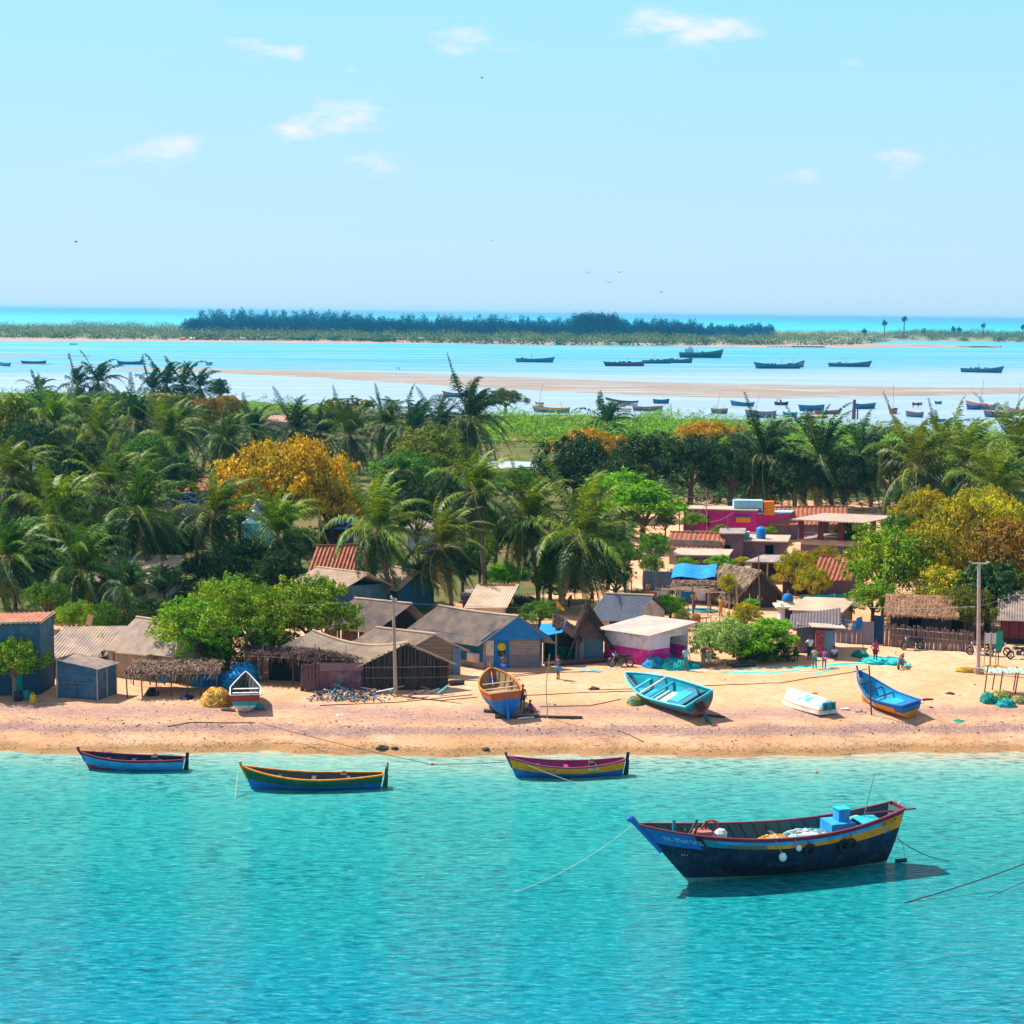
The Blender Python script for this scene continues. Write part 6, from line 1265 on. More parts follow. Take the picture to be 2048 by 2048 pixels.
# ---- small moored boats: bow at left
def small_boat(px0, py0, px1, py1, B, D, bow, stern, matf, inner, gun, label, rud=p_navy, rudtop=None, z=0, name='moored_boat', rb=.55, rs=.15, ws=.5, extra=True, group=None, thw=3, L=None, ribs=0, sink=.12):
    t, L_ = place(px0, py0, px1, py1, z, name=name, label=label, group=group); L_ = L or L_
    h, pt, sh, hb = hull(t, L_, B, D, bow, stern, rb, rs, ws, matf, inner, gun, .45, 26, ribs=ribs); t.location.z = z-sink
    for i in range(thw): thwart(h, pt, .25+.5*i/max(1, thw-1), inner or p_int, .75)
    if rud is not None:
        g = MB(); x = -L_/2-.14; g.box((x, 0, sh(0)*.45), (.32, .05, sh(0)*.95), rud, Matrix.Rotation(-.12, 3, 'Y'), .6); g.box((x-.05, 0, sh(0)*1.12), (.18, .06, .5), rud, Matrix.Rotation(-.12, 3, 'Y'))
        if rudtop: g.tube([(x-.1, 0, sh(0)*1.3), (x-.13, 0, sh(0)*1.3+.35)], .07, rudtop, 6, .05)
        g.build('rudder', t)
    if extra:
        g = MB(); g.box((-L_*.22, 0, D*.95), (.35, .3, .3), p_dgr); g.torus((-L_*.22, -.05, D*1.15), .13, .035, p_or2, 'y', 12, 5); g.build('engine', t)
    g = MB(); e = pt(1, 1, 1); g.tube([pt(1, .5, 1), e+Vector((.05, 0, .05)), e+Vector((.10, 0, .26))], [.05, .07, .09], gun if gun else p_mar, 6); g.build('stem_post', h)
    return t, h, pt, sh
t, h, pt, sh = small_boat(368, 1540, 160, 1537, 1.45, .78, .35, .02, lambda a, v: (p_mar if v > .88 else (p_mag if v < .34 and a > .5 and v < (a-.45)*.75 else (p_navy if v < .1 else p_sky))), p_navy, p_mar, 'small light blue moored boat with maroon rim, nearest the left edge', rud=p_navy)
a, b_ = pt(.66, .62, 1), pt(.50, .62, 1); scribble(h, a+Vector((0, .03, 0)), (b_-a).normalized(), Vector((0, 0, 1)), (b_-a).length, .16, mat('dark blue lettering', (.01, .04, .2)), 8, 5)
t, h, pt, sh = small_boat(766, 1575, 484, 1578, 1.75, .80, .62, .12, lambda a, v: (p_org if v > .90 else (p_grn if v > .52 else p_blue)), p_dgr, p_yel, 'long moored boat with green and blue stripes and yellow rim', rud=p_grn, rudtop=p_org, ws=.35)
a, b_ = pt(.62, .72, 1), pt(.42, .70, 1); scribble(h, a+Vector((0, .03, 0)), (b_-a).normalized(), Vector((0, 0, 1)), (b_-a).length, .14, mat('green lettering', (.05, .25, .15)), 9, 6)
t, h, pt, sh = small_boat(1248, 1549, 1014, 1555, 1.65, .80, .55, .25, lambda a, v: (p_mar if v > .90 else (p_yel if v > .5 else p_blue)), p_mag, p_mag, 'yellow over blue moored boat off the beach in the middle', rud=p_navy, ws=.35)
a, b_ = pt(.70, .70, 1), pt(.62, .70, 1); scribble(h, a+Vector((0, .03, 0)), (b_-a).normalized(), Vector((0, 0, 1)), (b_-a).length, .15, mat('violet lettering', (.35, .12, .4)), 5, 7); a, b_ = pt(.33, .72, 1), pt(.22, .72, 1); scribble(h, a+Vector((0, .03, 0)), (b_-a).normalized(), Vector((0, 0, 1)), (b_-a).length, .17, mat('white lettering', (.7, .7, .72)), 5, 8)
rope('anchor rope of the light blue moored boat', [P(156, 1510+3, .75)+Vector((0, 0, 0)), P(154, 1550, -.05)], .018); rope('anchor rope of the green and blue moored boat', [PD(476, 1542, P(480, 1578, 0).y-.1), P(470, 1600, -.05)], .022)
rope('rope slanting across the hull of the yellow and blue boat', catenary(PD(1055, 1530, P(1055, 1556, 0).y-.9), P(1178, 1574, -.02), .05), .02)
rope('long rope from the beach out to the yellow and blue boat', catenary(P(520, 1446, 1.4), P(860, 1528, .02), .1)+catenary(P(860, 1528, .02), P(1010, 1524, .4), .05, 4)[1:], .02, rope_d)
for px, py, lab in ((863, 1528, 'small orange float on the rope before the middle of the beach'), (1632, 1545, 'tiny orange float near the shore at right')):
    g = MB(); g.ell((0, 0, 0), (.12, .12, .10), p_yel, 8, 6, -1); o = g.build('float', smooth=True); o.location = P(px, py, .03); tag(o, lab, 'float')

# ---- boats hauled out on the sand
t, L_ = place(487, 1420, 490, 1368, 1.35, name='beached_boat', label='small red and cyan banded boat seen from its transom beside the orange net heap')
h, pt, sh, hb = hull(t, 4.4, 1.9, 1.12, .55, .0, .6, .15, .96, lambda a, v: (p_navy if v > .93 else (p_red if v > .62 else (p_turq if v > .42 else p_wht))), p_dgr, p_wht, .4, 24, ribs=9, fat=1.25, gw=.045); t.location = P(488, 1412)+Vector((0, .6, -.05))
for k in (.3, .55): thwart(h, pt, k, p_wht, .85)
g = MB(); rn = random.Random(9); [g.box((rn.uniform(-1.4, 1.0), rn.uniform(-.5, .5), .7), (.4, .3, .2), rn.choice([p_dgr, p_pink, p_grn, p_wht]), Euler((rn.random(), rn.random(), rn.random())).to_matrix()) for _ in range(9)]; g.build('gear', t)
t, L_ = place(1002, 1430, 1000, 1372, 1.35, name='beached_boat', label='round bellied blue boat with terracotta upper planks, seen stern on beside a standing boy')
h, pt, sh, hb = hull(t, 5.2, 2.5, 1.5, .6, .1, .5, .25, .74, lambda a, v: (p_or2 if v > .70 else p_rb), p_int, p_org, .5, 26, ribs=10, vee=.4); t.location = P(1001, 1424)+Vector((0, 1.2, -.04)); t.rotation_euler = (R(-5), 0, t.rotation_euler.z+R(10))
g = MB(); g.box((-2.5, 0, .62), (.30, .14, 1.45), p_rb, Matrix.Rotation(.12, 3, 'Y')); g.build('rudder_post', t)
for k in (.3, .5, .7): thwart(h, pt, k, p_int, .85)
g = MB(); g.tube([(2.5, 0, 2.0), (2.7, 0, 2.35)], .08, p_pink, 6); g.build('stem_post', h); g = MB(); g.box((0, 0, .85), (1.6, 1.3, .3), p_int); g.build('floor_boards', h)
t, L_ = place(1420, 1422, 1252, 1368, 1.4, name='beached_boat', label='open turquoise boat leaning towards the water with benches and a tilted engine')
h, pt, sh, hb = hull(t, 7.8, 2.6, 1.05, .45, .05, 1.3, .1, .86, lambda a, v: (p_turq if v > .88 else (p_turqd if v > .45 else p_pink)), mat('bright turquoise inside', (.01, .40, .48), (.01, .26, .36), scale=1.2), paint('light turquoise rim', (.08, .58, .68)), .38, 28, fat=1.6); t.location = P(1335, 1410)+Vector((0, .4, .05)); t.rotation_euler = (R(-22), R(1.5), t.rotation_euler.z+R(-1))
g = MB(); sand_in = mat('cream hull floor', (.66, .46, .30), (.10, .45, .6), scale=1.3); g.box((-.35, 0, .45), (1.7, 1.35, .04), sand_in); g.build('floor_boards', h)
for k in (.70, .72): pass
g = MB(); a, b_ = pt(.64, .95, -1, .05), pt(.64, .95, 1, .05); g.box((a+b_)/2, (.16, (b_-a).length, .05), paint('pink plank', (.62, .42, .38))); g.build('thwart', h)
thwart(h, pt, .56, p_turqd, .8); thwart(h, pt, .8, p_turq, .8)
g = MB(); g.box((-2.25, 0, .62), (1.45, 1.75, .55), p_turqd); g.box((-2.05, .1, .93), (.95, 1.3, .05), p_turq); g.box((-2.3, 0, .91), (1.5, 1.85, .03), p_turqd); g.build('stern_locker', h)
g = MB(); g.box((-3.5, 0, .80), (.7, 2.0, .12), p_turqd); g.tube([(-3.4, -.9, .98), (-3.4, .9, 1.0)], .06, black_r, 6); g.tube([(-2.4, -.95, 1.15), (-3.5, -.3, 1.2)], .05, black_r, 6); g.build('stern_deck', h)
g = MB(); g.box((-4.15, .25, .75), (.35, .42, .6), mat('dark outboard cowl', (.07, .025, .03)), Matrix.Rotation(.3, 3, 'Y')); g.tube([(-4.2, .25, .5), (-4.45, .25, -.25)], .11, p_dgr, 7); g.box((-4.45, .25, -.2), (.5, .08, .5), p_teal); g.build('outboard', t)
t, L_ = place(1608, 1428, 1608, 1385, 1.45, name='upturned_dinghy', label='white and cyan dinghy lying keel up on the sand with a yellow rim')
h, pt, sh, hb = hull(t, 4.6, 1.95, .85, .15, .0, .45, .1, .7, lambda a, v: (p_wht if v > .82 else (p_yel if v > .72 else (mat('scuffed white and cyan', (.02, .52, .66), (.74, .74, .76), scale=1.4) if v < .5 else p_wht))), p_dgr, p_wht, .3, 22, fat=2.6); t.location = P(1611, 1412)+Vector((0, 0, .86)); t.rotation_euler = (R(180), 0, R(118))
g = MB(); g.box((-2.36, 0, .38), (.05, 1.0, .5), p_teal); g.box((-2.40, -.3, .4), (.06, .12, .3), p_grn); g.box((-2.40, .3, .4), (.06, .12, .3), p_grn); g.build('transom_board', t)
t, L_ = place(1838, 1425, 1706, 1386, 1.4, name='beached_boat', label='bright blue beached boat with high pointed bow and orange stern planks')
h, pt, sh, hb = hull(t, 4.8, 2.05, .95, 1.1, .12, .35, .1, .78, lambda a, v: (p_blue if v > .78 or (a < .16 and v > .5) else ((p_wht if a > .5 else p_yel) if v > .25 else p_yel)), paint('cyan inside', (.01, .42, .75)), p_blue, .4, 28); t.location = P(1772, 1420)+Vector((0, .3, -.03)); t.rotation_euler = (R(-8), R(-3), t.rotation_euler.z+R(2))
for k in (.55, .72, .86): thwart(h, pt, k, p_navy, .85, .09)
g = MB(); g.tube([pt(1, .9, 1), pt(1, 1, 1)+Vector((.06, 0, .3))], .06, p_blue, 6); g.build('stem_post', h); g = MB(); g.box((-2.0, 0, .88), (1.0, 1.5, .06), p_blue); g.box((-.9, 0, .7), (1.1, 1.3, .06), paint('cyan inside', (.01, .42, .75))); g.build('stern_deck', h)

# ---- boats on the lagoon: near shore
def lag_boat(x0, y0, x1, y1, B, D, bow, stern, top, low, label, mast=None, inner=p_dgr, name='lagoon_boat', thw=2, rel=.0):
    t, L_ = place(x0, y0, x1, y1, 0, name=name, label=label, group='boats moored in the lagoon'); h, pt, sh, hb = hull(t, L_, B, D, bow, stern, L_*.07, L_*.03, .4, lambda a, v: (top if v > .72 else low), inner, top, .5, 16, gw=.09)
    t.location.z = -.1+rel
    for k in range(thw): thwart(h, pt, .3+.35*k, inner, .85)
    if mast: g = MB(); g.tube([(mast[0]*L_, 0, .3), (mast[0]*L_+mast[2], 0, mast[1])], .07, p_or2, 5, .04); g.build('mast', t)
    return t
LB = lag_boat
LB(0, 731, 22, 733, 2.2, 1.3, .5, .2, p_far, p_far, 'dark boat cut by the left edge beside the mudflat'); LB(93, 728, 41, 728, 2.2, 1.3, .4, .4, p_far, p_far, 'dark open boat left of the sandbar, second from the left edge'); LB(234, 729, 289, 729, 2.2, 1.4, .6, .6, p_far, p_far, 'dark open boat above the start of the sandbar'); LB(424, 730, 411, 731, 2.0, 1.3, .5, .2, p_far, p_wht, 'short boat seen end on above the sandbar')
LB(155, 689, 139, 689, 1.6, .7, .2, .1, p_far, p_far, 'tiny far punt before the island at left')
LB(798, 806, 762, 804, 1.6, .8, .3, .3, p_navy, p_wht, 'small grey boat over the olive tree at the lagoon shore'); LB(940, 794, 884, 794, 2.0, 1.3, .8, .3, p_or2, p_teal, 'teal boat half hidden by the tallest far palm', (.25, 6, -.8))
LB(1087, 813, 1070, 813, 1.8, 1.1, .4, .2, p_or2, p_wht, 'small orange masted boat behind the teal boat', (.05, 6.5, -1)); LB(1140, 826, 1064, 824, 2.2, 1.3, .6, .3, p_yel, p_teal, 'teal boat with yellow rim at the lagoon shore', (-.32, 3, .8))
LB(1275, 812, 1210, 808, 2.2, 1.3, .8, .3, p_navy, p_wht, 'white and blue boat, upper left of a close group of three'); LB(1262, 824, 1217, 822, 1.8, .9, .5, .1, p_pink, p_wht, 'pale boat half behind the scrub, lowest of the group of three'); LB(1265, 822, 1327, 822, 1.9, 1.2, .4, .3, p_or2, p_far, 'dark boat with orange rim, right of the group of three')
LB(1338, 807, 1305, 807, 1.8, 1.2, .3, .3, p_far, p_far, 'small blue boat alone above the group of three'); LB(1455, 827, 1421, 827, 1.9, 1.3, .3, .2, p_org, p_far, 'navy boat with orange rim and a leaning mast', (.2, 6, -1.2)); LB(1508, 813, 1460, 811, 1.9, 1.1, .6, .3, p_far, p_far, 'dark boat above the scrub, left of the boat with two men')
LB(1552, 836, 1489, 834, 2.2, 1.6, .5, .4, p_pink, p_far, 'navy boat with pink rim half hidden by the scrub', (.2, 6, -1.3)); LB(1594, 834, 1565, 834, 1.8, 1.1, .5, .3, p_teal, p_teal, 'teal boat half hidden by scrub under the long blue boat'); LB(1576, 810, 1548, 810, 1.7, .8, .3, .3, p_navy, p_navy, 'small dark boat carrying two men')
LB(1648, 822, 1596, 822, 2.2, 1.6, .3, .3, p_far, p_far, 'long blue boat right of the boat with two men'); LB(1629, 829, 1683, 827, 2.0, .9, .3, .3, p_or2, p_or2, 'orange boat in front of the long blue boat'); LB(1655, 836, 1600, 838, 1.6, .6, .3, .1, p_org, p_org, 'bright orange boat at the edge of the scrub')
LB(1710, 818, 1752, 817, 2.0, 1.4, .4, .3, p_far, p_far, 'blue boat right of the thick dark post'); LB(1793, 826, 1778, 828, 1.8, 1.3, .4, .2, p_or2, p_pink, 'orange boat seen end on with a tall mast', (0, 8, .1)); LB(1844, 810, 1824, 810, 1.6, .7, .2, .2, p_pink, p_pink, 'small pink boat behind the wading men'); LB(1883, 808, 1869, 808, 1.6, .8, .3, .2, p_teal, p_teal, 'small teal boat in the open water at right')
LB(1846, 835, 1810, 833, 2.0, 1.3, .4, .3, p_or2, p_far, 'blue boat just below the wading men'); LB(1890, 844, 1862, 842, 1.5, .7, .2, .2, p_grn, p_far, 'low green punt near the right grove'); LB(1990, 821, 1930, 815, 2.2, 1.5, .7, .3, p_or2, p_far, 'blue boat with two slanting masts at the right', (.0, 9, -1.5)); LB(1962, 819, 1932, 819, 2.0, 1.2, .5, .2, p_far, p_blue, 'blue boat tied before the one with slanting masts')
LB(2028, 836, 1966, 834, 2.2, 1.4, .6, .3, p_or2, p_far, 'navy boat with orange rim at the right edge of the lagoon'); LB(2070, 832, 2016, 828, 2.0, 1.4, .5, .3, p_pink, p_teal, 'teal boat cut by the right edge', (.2, 9, -1.5))
# ---- trawlers in the channel
def trawler(x0, y0, x1, y1, B, D, bow, stern, hm, label, cabin=None, gear=5, seed=0, name='fishing_trawler', z=0):
    t, L_ = place(x0, y0, x1, y1, 0, name=name, label=label, group='trawlers in the channel'); t.location.z = -.2; rn = random.Random(seed)
    h, pt, sh, hb = hull(t, L_, B, D, bow, stern, L_*.06, L_*.02, .6, lambda a, v: hm if v < .8 else p_far, p_dgr, p_far, .8, 18, gw=.15)
    if cabin: g = MB(); g.box((cabin[0]*L_, 0, D+1.2), (L_*.20, B*.6, 2.2), cabin[1]); g.box((cabin[0]*L_, 0, D+2.4), (L_*.24, B*.7, .18), p_wht); g.box((cabin[0]*L_+L_*.02, 0, D+3.1), (L_*.08, B*.4, 1.3), cabin[1]); g.build('cabin', t); g = MB(); [g.box((cabin[0]*L_+k*1.1, B*.31, D+1.5), (.6, .06, .7), dark) for k in (-1, 0, 1)]; g.build('window', t)
    for k in range(gear): g = MB(); x = rn.uniform(-.35, .25)*L_; g.box((x, rn.uniform(-.5, .5), D+.2), (rn.uniform(.5, 1.8), 1.0, rn.uniform(.6, 1.3)), rn.choice([p_far, p_navy, p_dgr, p_wht])); g.build('deck_gear', t)
    g = MB(); g.tube([(-.1*L_, 0, D), (-.1*L_, 0, D+3.4)], .10, p_dgr, 5, .06); g.build('mast', t)
    return t
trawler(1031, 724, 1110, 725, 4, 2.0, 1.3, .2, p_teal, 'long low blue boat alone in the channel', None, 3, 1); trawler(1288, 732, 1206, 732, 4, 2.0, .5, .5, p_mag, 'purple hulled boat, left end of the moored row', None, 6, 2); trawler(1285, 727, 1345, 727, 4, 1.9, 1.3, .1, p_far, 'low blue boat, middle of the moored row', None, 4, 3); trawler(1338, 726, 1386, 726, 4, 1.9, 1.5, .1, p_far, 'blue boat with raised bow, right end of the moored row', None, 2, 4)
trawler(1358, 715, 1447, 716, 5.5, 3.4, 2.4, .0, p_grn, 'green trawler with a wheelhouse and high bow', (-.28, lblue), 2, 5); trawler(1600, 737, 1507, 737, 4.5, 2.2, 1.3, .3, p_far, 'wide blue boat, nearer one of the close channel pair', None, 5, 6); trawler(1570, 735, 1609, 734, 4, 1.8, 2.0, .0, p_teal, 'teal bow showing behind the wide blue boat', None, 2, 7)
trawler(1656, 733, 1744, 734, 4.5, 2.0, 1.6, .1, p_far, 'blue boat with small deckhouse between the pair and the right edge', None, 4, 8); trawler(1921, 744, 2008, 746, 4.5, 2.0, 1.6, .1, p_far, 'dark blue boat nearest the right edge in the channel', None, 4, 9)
for i, (x0, x1, y, m_, lab) in enumerate([(378, 402, 682, p_far, 'dark boat drawn up on the island beach, first from the left'), (478, 508, 682, p_far, 'pair like dark boat on the island beach under the wood'), (526, 556, 683, p_far, 'low boat beneath the left of the casuarina wood'), (592, 630, 683, p_far, 'dark boat on the island beach left of the middle'), (656, 680, 683, p_teal, 'teal boat on the island beach left of the middle'), (704, 742, 684, p_far, 'long boat on the island beach in the middle'),
                                       (770, 794, 685, p_teal, 'teal boat on the island beach right of the long one'), (836, 848, 685, p_wht, 'white boat on the island beach'), (1232, 1260, 689, p_far, 'dark boat before the island scrub at centre right'), (345, 352, 679, p_turq, 'tiny turquoise boat on the island beach'), (1695, 1707, 692, p_pink, 'tiny boat on the tip of the island beach'), (1785, 1808, 678, p_wht, 'white boat in the island inlet')]):
    t, L_ = place(x0, y, x1, y-.3, 0, name='beached_far_boat', label=lab, group='boats along the island beach'); hull(t, L_, 3.6, 1.9, .8, .4, .8, .3, .5, lambda a, v: m_ if v < .8 else p_navy, p_dgr, m_, .6, 12, gw=.12); t.location.z = .9
for i, (x, m_) in enumerate([(365, p_or2), (385, p_wht), (415, p_or2), (432, p_pink), (452, p_or2), (485, p_wht), (500, p_red), (610, p_red), (758, p_wht), (800, p_pink), (842, p_wht)]):
    a = P(x, 680.5, .9); t = thing('beach_hut', ['orange', 'white', 'rust', 'pink', 'terracotta', 'pale', 'red', 'crimson', 'whitish', 'rosy', 'bleached'][i]+' fishing hut on the island beach '+['at the left end', 'second from the left', 'third from the left', 'fourth from the left', 'fifth from the left', 'left of the red one', 'under the wood', 'beside the dark boat', 'right of the long boat', 'beside the teal boat', 'at the right end'][i], 'hut', a, 0, 'huts on the island beach')
    g = MB(); g.box((0, 0, .8), (4.2, 3, 1.6), m_); g.build('wall', t); g = MB(); g.face([(-2.6, -1.9, 1.5), (2.6, -1.9, 1.5), (2.6, 0, 2.8), (-2.6, 0, 2.8)], m_); g.face([(2.6, 1.9, 1.5), (-2.6, 1.9, 1.5), (-2.6, 0, 2.8), (2.6, 0, 2.8)], m_); g.build('roof', t)
a, b_ = P(1536, 695, 0), P(1648, 696, 0); t = thing('jetty', 'long dark low jetty before the island at right', 'jetty', a); g = MB(); d = b_-a; g.box(d/2+Vector((d.x*.21, 0, 1.0)), (d.x*.57, 3, .9), p_navy); g.box(d/2+Vector((-d.x*.28, 0, .9)), (d.x*.42, 1.5, .25), p_far); g.build('deck', t)
for k in range(14): g = MB(); g.tube([(d.x*k/13, 0, -1), (d.x*k/13, 0, 1.2)], .25, p_navy, 5); g.build('pile', t)
a = P(1707, 838, 0); t = thing('channel_post', 'thick dark wooden post standing among the lagoon boats', 'post', a); g = MB(); g.tube([(0, 0, -.5), (.1, 0, 5.0)], .55, wood_p, 8, .4); g.tube([(1.0, 0, -.5), (1.0, 0, 2.6)], .2, wood_p, 6); g.build('pile', t)
# ================================================================== PEOPLE
skin_m = mat('brown skin', (.16, .075, .040), (.13, .06, .032), scale=6, rough=.55); hair_m = mat('black hair', (.012, .01, .01))
def skinmesh(name, joints, edges, root, parent, m, sub=1, smooth=True):
    """one continuous surface grown over a skeleton of joints: {name: (x, y, z, r1, r2)}"""
    ks = list(joints); me = bpy.data.meshes.new(name); me.from_pydata([joints[k][:3] for k in ks], [(ks.index(a), ks.index(b_)) for a, b_ in edges], [])
    o = bpy.data.objects.new(name, me); COL.objects.link(o); sk = o.modifiers.new('skin', 'SKIN'); sk.use_smooth_shade = True
    for i, k in enumerate(ks): d = me.skin_vertices[0].data[i]; d.radius = (joints[k][3], joints[k][4] if len(joints[k]) > 4 else joints[k][3]); d.use_root = (k == root)
    ss = o.modifiers.new('sub', 'SUBSURF'); ss.levels = sub; ss.render_levels = sub
    dg = bpy.context.evaluated_depsgraph_get(); nm = bpy.data.meshes.new_from_object(o.evaluated_get(dg)); bpy.data.objects.remove(o); nm.materials.clear(); nm.materials.append(m)
    if smooth: nm.polygons.foreach_set('use_smooth', [True]*len(nm.polygons))
    o = bpy.data.objects.new(name, nm); COL.objects.link(o); o.parent = parent; return o
def person(px, py, h, face, pose, top, bottom, label, z=None, kind='shirt', low='shorts', loc=None):
    """feet at photograph point (px, py); face: heading in degrees (0 = towards the camera); pose names the skeleton"""
    t = thing('person', label, 'person', loc if loc is not None else P(px, py, z), R(face)); s = h/1.65; lean = 0
    J = {}
    V_ = Vector
    hip = V_((0, 0, .90)); knees = [V_((-.10, -.02, .48)), V_((.10, -.02, .48))]; ank = [V_((-.11, .02, .075)), V_((.11, .02, .075))]; dirt_ = V_((0, 0, 1))
    elb = [V_((-.25, .03, 1.08)), V_((.25, .03, 1.08))]; wri = [V_((-.24, -.08, .85)), V_((.24, -.08, .85))]
    if pose == 'walk': knees = [V_((-.09, -.16, .50)), V_((.09, .04, .47))]; ank = [V_((-.09, -.22, .085)), V_((.10, .27, .11))]; wri = [V_((-.25, .12, .86)), V_((.25, -.2, .9))]
    if pose == 'arms': elb = [V_((-.26, -.1, 1.12)), V_((.26, -.1, 1.12))]; wri = [V_((-.10, -.30, 1.12)), V_((.10, -.30, 1.10))]
    if pose == 'reach': elb = [V_((-.30, -.05, 1.10)), V_((.24, .02, 1.08))]; wri = [V_((-.52, -.15, 1.02)), V_((.22, -.1, .86))]
    if pose == 'hips': elb = [V_((-.36, .06, 1.10)), V_((.25, .02, 1.08))]; wri = [V_((-.17, -.04, .97)), V_((.24, -.08, .86))]
    if pose == 'bend': dirt_ = V_((0, -.62, .78)).normalized()
    if pose == 'stoop': dirt_ = V_((0, -.35, .94)).normalized()
    if pose in ('sit', 'squat'):
        hip = V_((0, .08, .16 if pose == 'sit' else .24)); knees = [V_((-.20, -.28, .44 if pose == 'squat' else .30)), V_((.20, -.28, .44 if pose == 'squat' else .28))]; ank = [V_((-.15, -.20 if pose == 'squat' else -.52, .07)), V_((.15, -.20 if pose == 'squat' else -.50, .07))]; dirt_ = V_((0, -.22, .97)).normalized()
    up = dirt_; sp = lambda d, f=0: hip+up*d+V_((0, -f, 0))
    sh_w = .175
    if pose in ('bend', 'stoop', 'sit', 'squat'):
        c = sp(.46); elb = [c+V_((-.25, -.06, -.26)), c+V_((.25, -.06, -.26))]; wri = [c+V_((-.18, -.26, -.44 if pose in ('bend', 'stoop') else -.38)), c+V_((.18, -.26, -.44 if pose in ('bend', 'stoop') else -.36))]
    J['pel'] = (*hip, .125, .10); J['wai'] = (*sp(.15), .118, .088); J['che'] = (*sp(.34), .150, .105); J['nb'] = (*sp(.49), .075, .07); J['nk'] = (*sp(.545, .01), .048, .05)
    hd = sp(.60, .02); J['jaw'] = (*(hd+V_((0, -.012, 0))), .062, .072); J['hea'] = (*(hd+V_((0, 0, .085))), .078, .092); J['cro'] = (*(hd+V_((0, .005, .145))), .05, .06)
    J['nos'] = (*(hd+V_((0, -.098, .045))), .014, .018)
    E = [('pel', 'wai'), ('wai', 'che'), ('che', 'nb'), ('nb', 'nk'), ('nk', 'jaw'), ('jaw', 'hea'), ('hea', 'cro'), ('hea', 'nos')]
    for i, sg in enumerate((-1, 1)):
        a = str(i); J['sh'+a] = (*(sp(.445)+V_((sg*sh_w, 0, 0))), .058, .055); J['el'+a] = (*elb[i], .040, .038); J['wr'+a] = (*wri[i], .027, .024)
        d = (wri[i]-elb[i]).normalized(); pa = wri[i]+d*.065; J['pa'+a] = (*pa, .036, .018); E += [('che', 'sh'+a), ('sh'+a, 'el'+a), ('el'+a, 'wr'+a), ('wr'+a, 'pa'+a)]
        sdv = d.cross(V_((0, 1, 0))).normalized() if abs(d.y) < .9 else V_((1, 0, 0))
        for k, (o_, l_) in enumerate(((-.027, .062), (-.009, .075), (.009, .072), (.026, .055))): f1 = pa+sdv*o_+d*.035; J['f%s%d' % (a, k)] = (*f1, .010, .010); J['g%s%d' % (a, k)] = (*(f1+d*l_*.7+V_((0, -.014, 0))), .008, .008); E += [('pa'+a, 'f%s%d' % (a, k)), ('f%s%d' % (a, k), 'g%s%d' % (a, k))]
        th = wri[i]+d*.03+sdv*(-sg)*.03+V_((0, -.012, 0)); J['t'+a] = (*th, .012, .012); J['u'+a] = (*(th+d*.045+sdv*(-sg)*.014+V_((0, -.012, 0))), .009, .009); E += [('wr'+a, 't'+a), ('t'+a, 'u'+a)]
        J['hi'+a] = (*(hip+V_((sg*.09, 0, -.05))), .088, .092); J['kn'+a] = (*knees[i], .056, .058); J['an'+a] = (*ank[i], .036, .038); J['ca'+a] = (*(knees[i].lerp(ank[i], .3)+V_((0, .02, 0))), .052, .056)
        J['he'+a] = (*(ank[i]+V_((0, .035, -.035))), .032, .03); J['to'+a] = (*(ank[i]+V_((0, -.15, -.05))), .036, .018); E += [('pel', 'hi'+a), ('hi'+a, 'kn'+a), ('kn'+a, 'ca'+a), ('ca'+a, 'an'+a), ('an'+a, 'to'+a), ('an'+a, 'he'+a)]
    body = skinmesh('body', J, E, 'pel', t, skin_m); body.scale = (s, s, s)
    def grow(keys, r, extra=None): return {k: (*J[k][:3], J[k][3]+r, J[k][4]+r) for k in keys}
    if kind == 'shirt':
        G = grow(['pel', 'wai', 'che', 'nb', 'sh0', 'sh1'], .036); G['nb'] = (*J['nb'][:3], .085, .08); EE = [('pel', 'wai'), ('wai', 'che'), ('che', 'nb'), ('che', 'sh0'), ('che', 'sh1')]
        for a in '01': m_ = V_(J['sh'+a][:3]).lerp(V_(J['el'+a][:3]), .62); G['m'+a] = (*m_, .062, .060); EE.append(('sh'+a, 'm'+a))
        skinmesh('shirt', G, EE, 'pel', t, top).scale = (s, s, s)
    if low == 'shorts':
        G = grow(['pel', 'hi0', 'hi1'], .030); EE = [('pel', 'hi0'), ('pel', 'hi1')]
        for a in '01': m_ = V_(J['hi'+a][:3]).lerp(V_(J['kn'+a][:3]), .75); G['m'+a] = (*m_, .090, .092); EE.append(('hi'+a, 'm'+a))
        skinmesh('shorts', G, EE, 'pel', t, bottom).scale = (s, s, s)
    elif low == 'trousers':
        G = grow(['pel', 'hi0', 'hi1', 'kn0', 'kn1'], .018); EE = [('pel', 'hi0'), ('pel', 'hi1'), ('hi0', 'kn0'), ('hi1', 'kn1')]
        for a in '01': m_ = V_(J['kn'+a][:3]).lerp(V_(J['an'+a][:3]), .85); G['m'+a] = (*m_, .065, .066); EE.append(('kn'+a, 'm'+a))
        skinmesh('trousers', G, EE, 'pel', t, bottom).scale = (s, s, s)
    elif low == 'wrap':
        g = MB(); rows_ = []; n_ = 16; zt, zb_ = hip+V_((0, 0, .06)), (knees[0]+knees[1])/2
        for i in range(7):
            c = zt.lerp(V_((zb_.x, zb_.y, zb_.z-.12)), i/6); rx = .15+.045*i/6; ry = .125+.03*i/6
            for k in range(n_): b_ = 6.283*k/n_; q = 1+.05*math.sin(b_*5+i); g.v.append((c.x+rx*math.cos(b_)*q, c.y+ry*math.sin(b_)*q, c.z))
        g.f = [(i*n_+k, (i+1)*n_+k, (i+1)*n_+(k+1) % n_, i*n_+(k+1) % n_) for i in range(6) for k in range(n_)]; g.m = [g.mi(bottom)]*len(g.f); o = g.build('wrap_skirt', t, smooth=True); o.scale = (s, s, s)
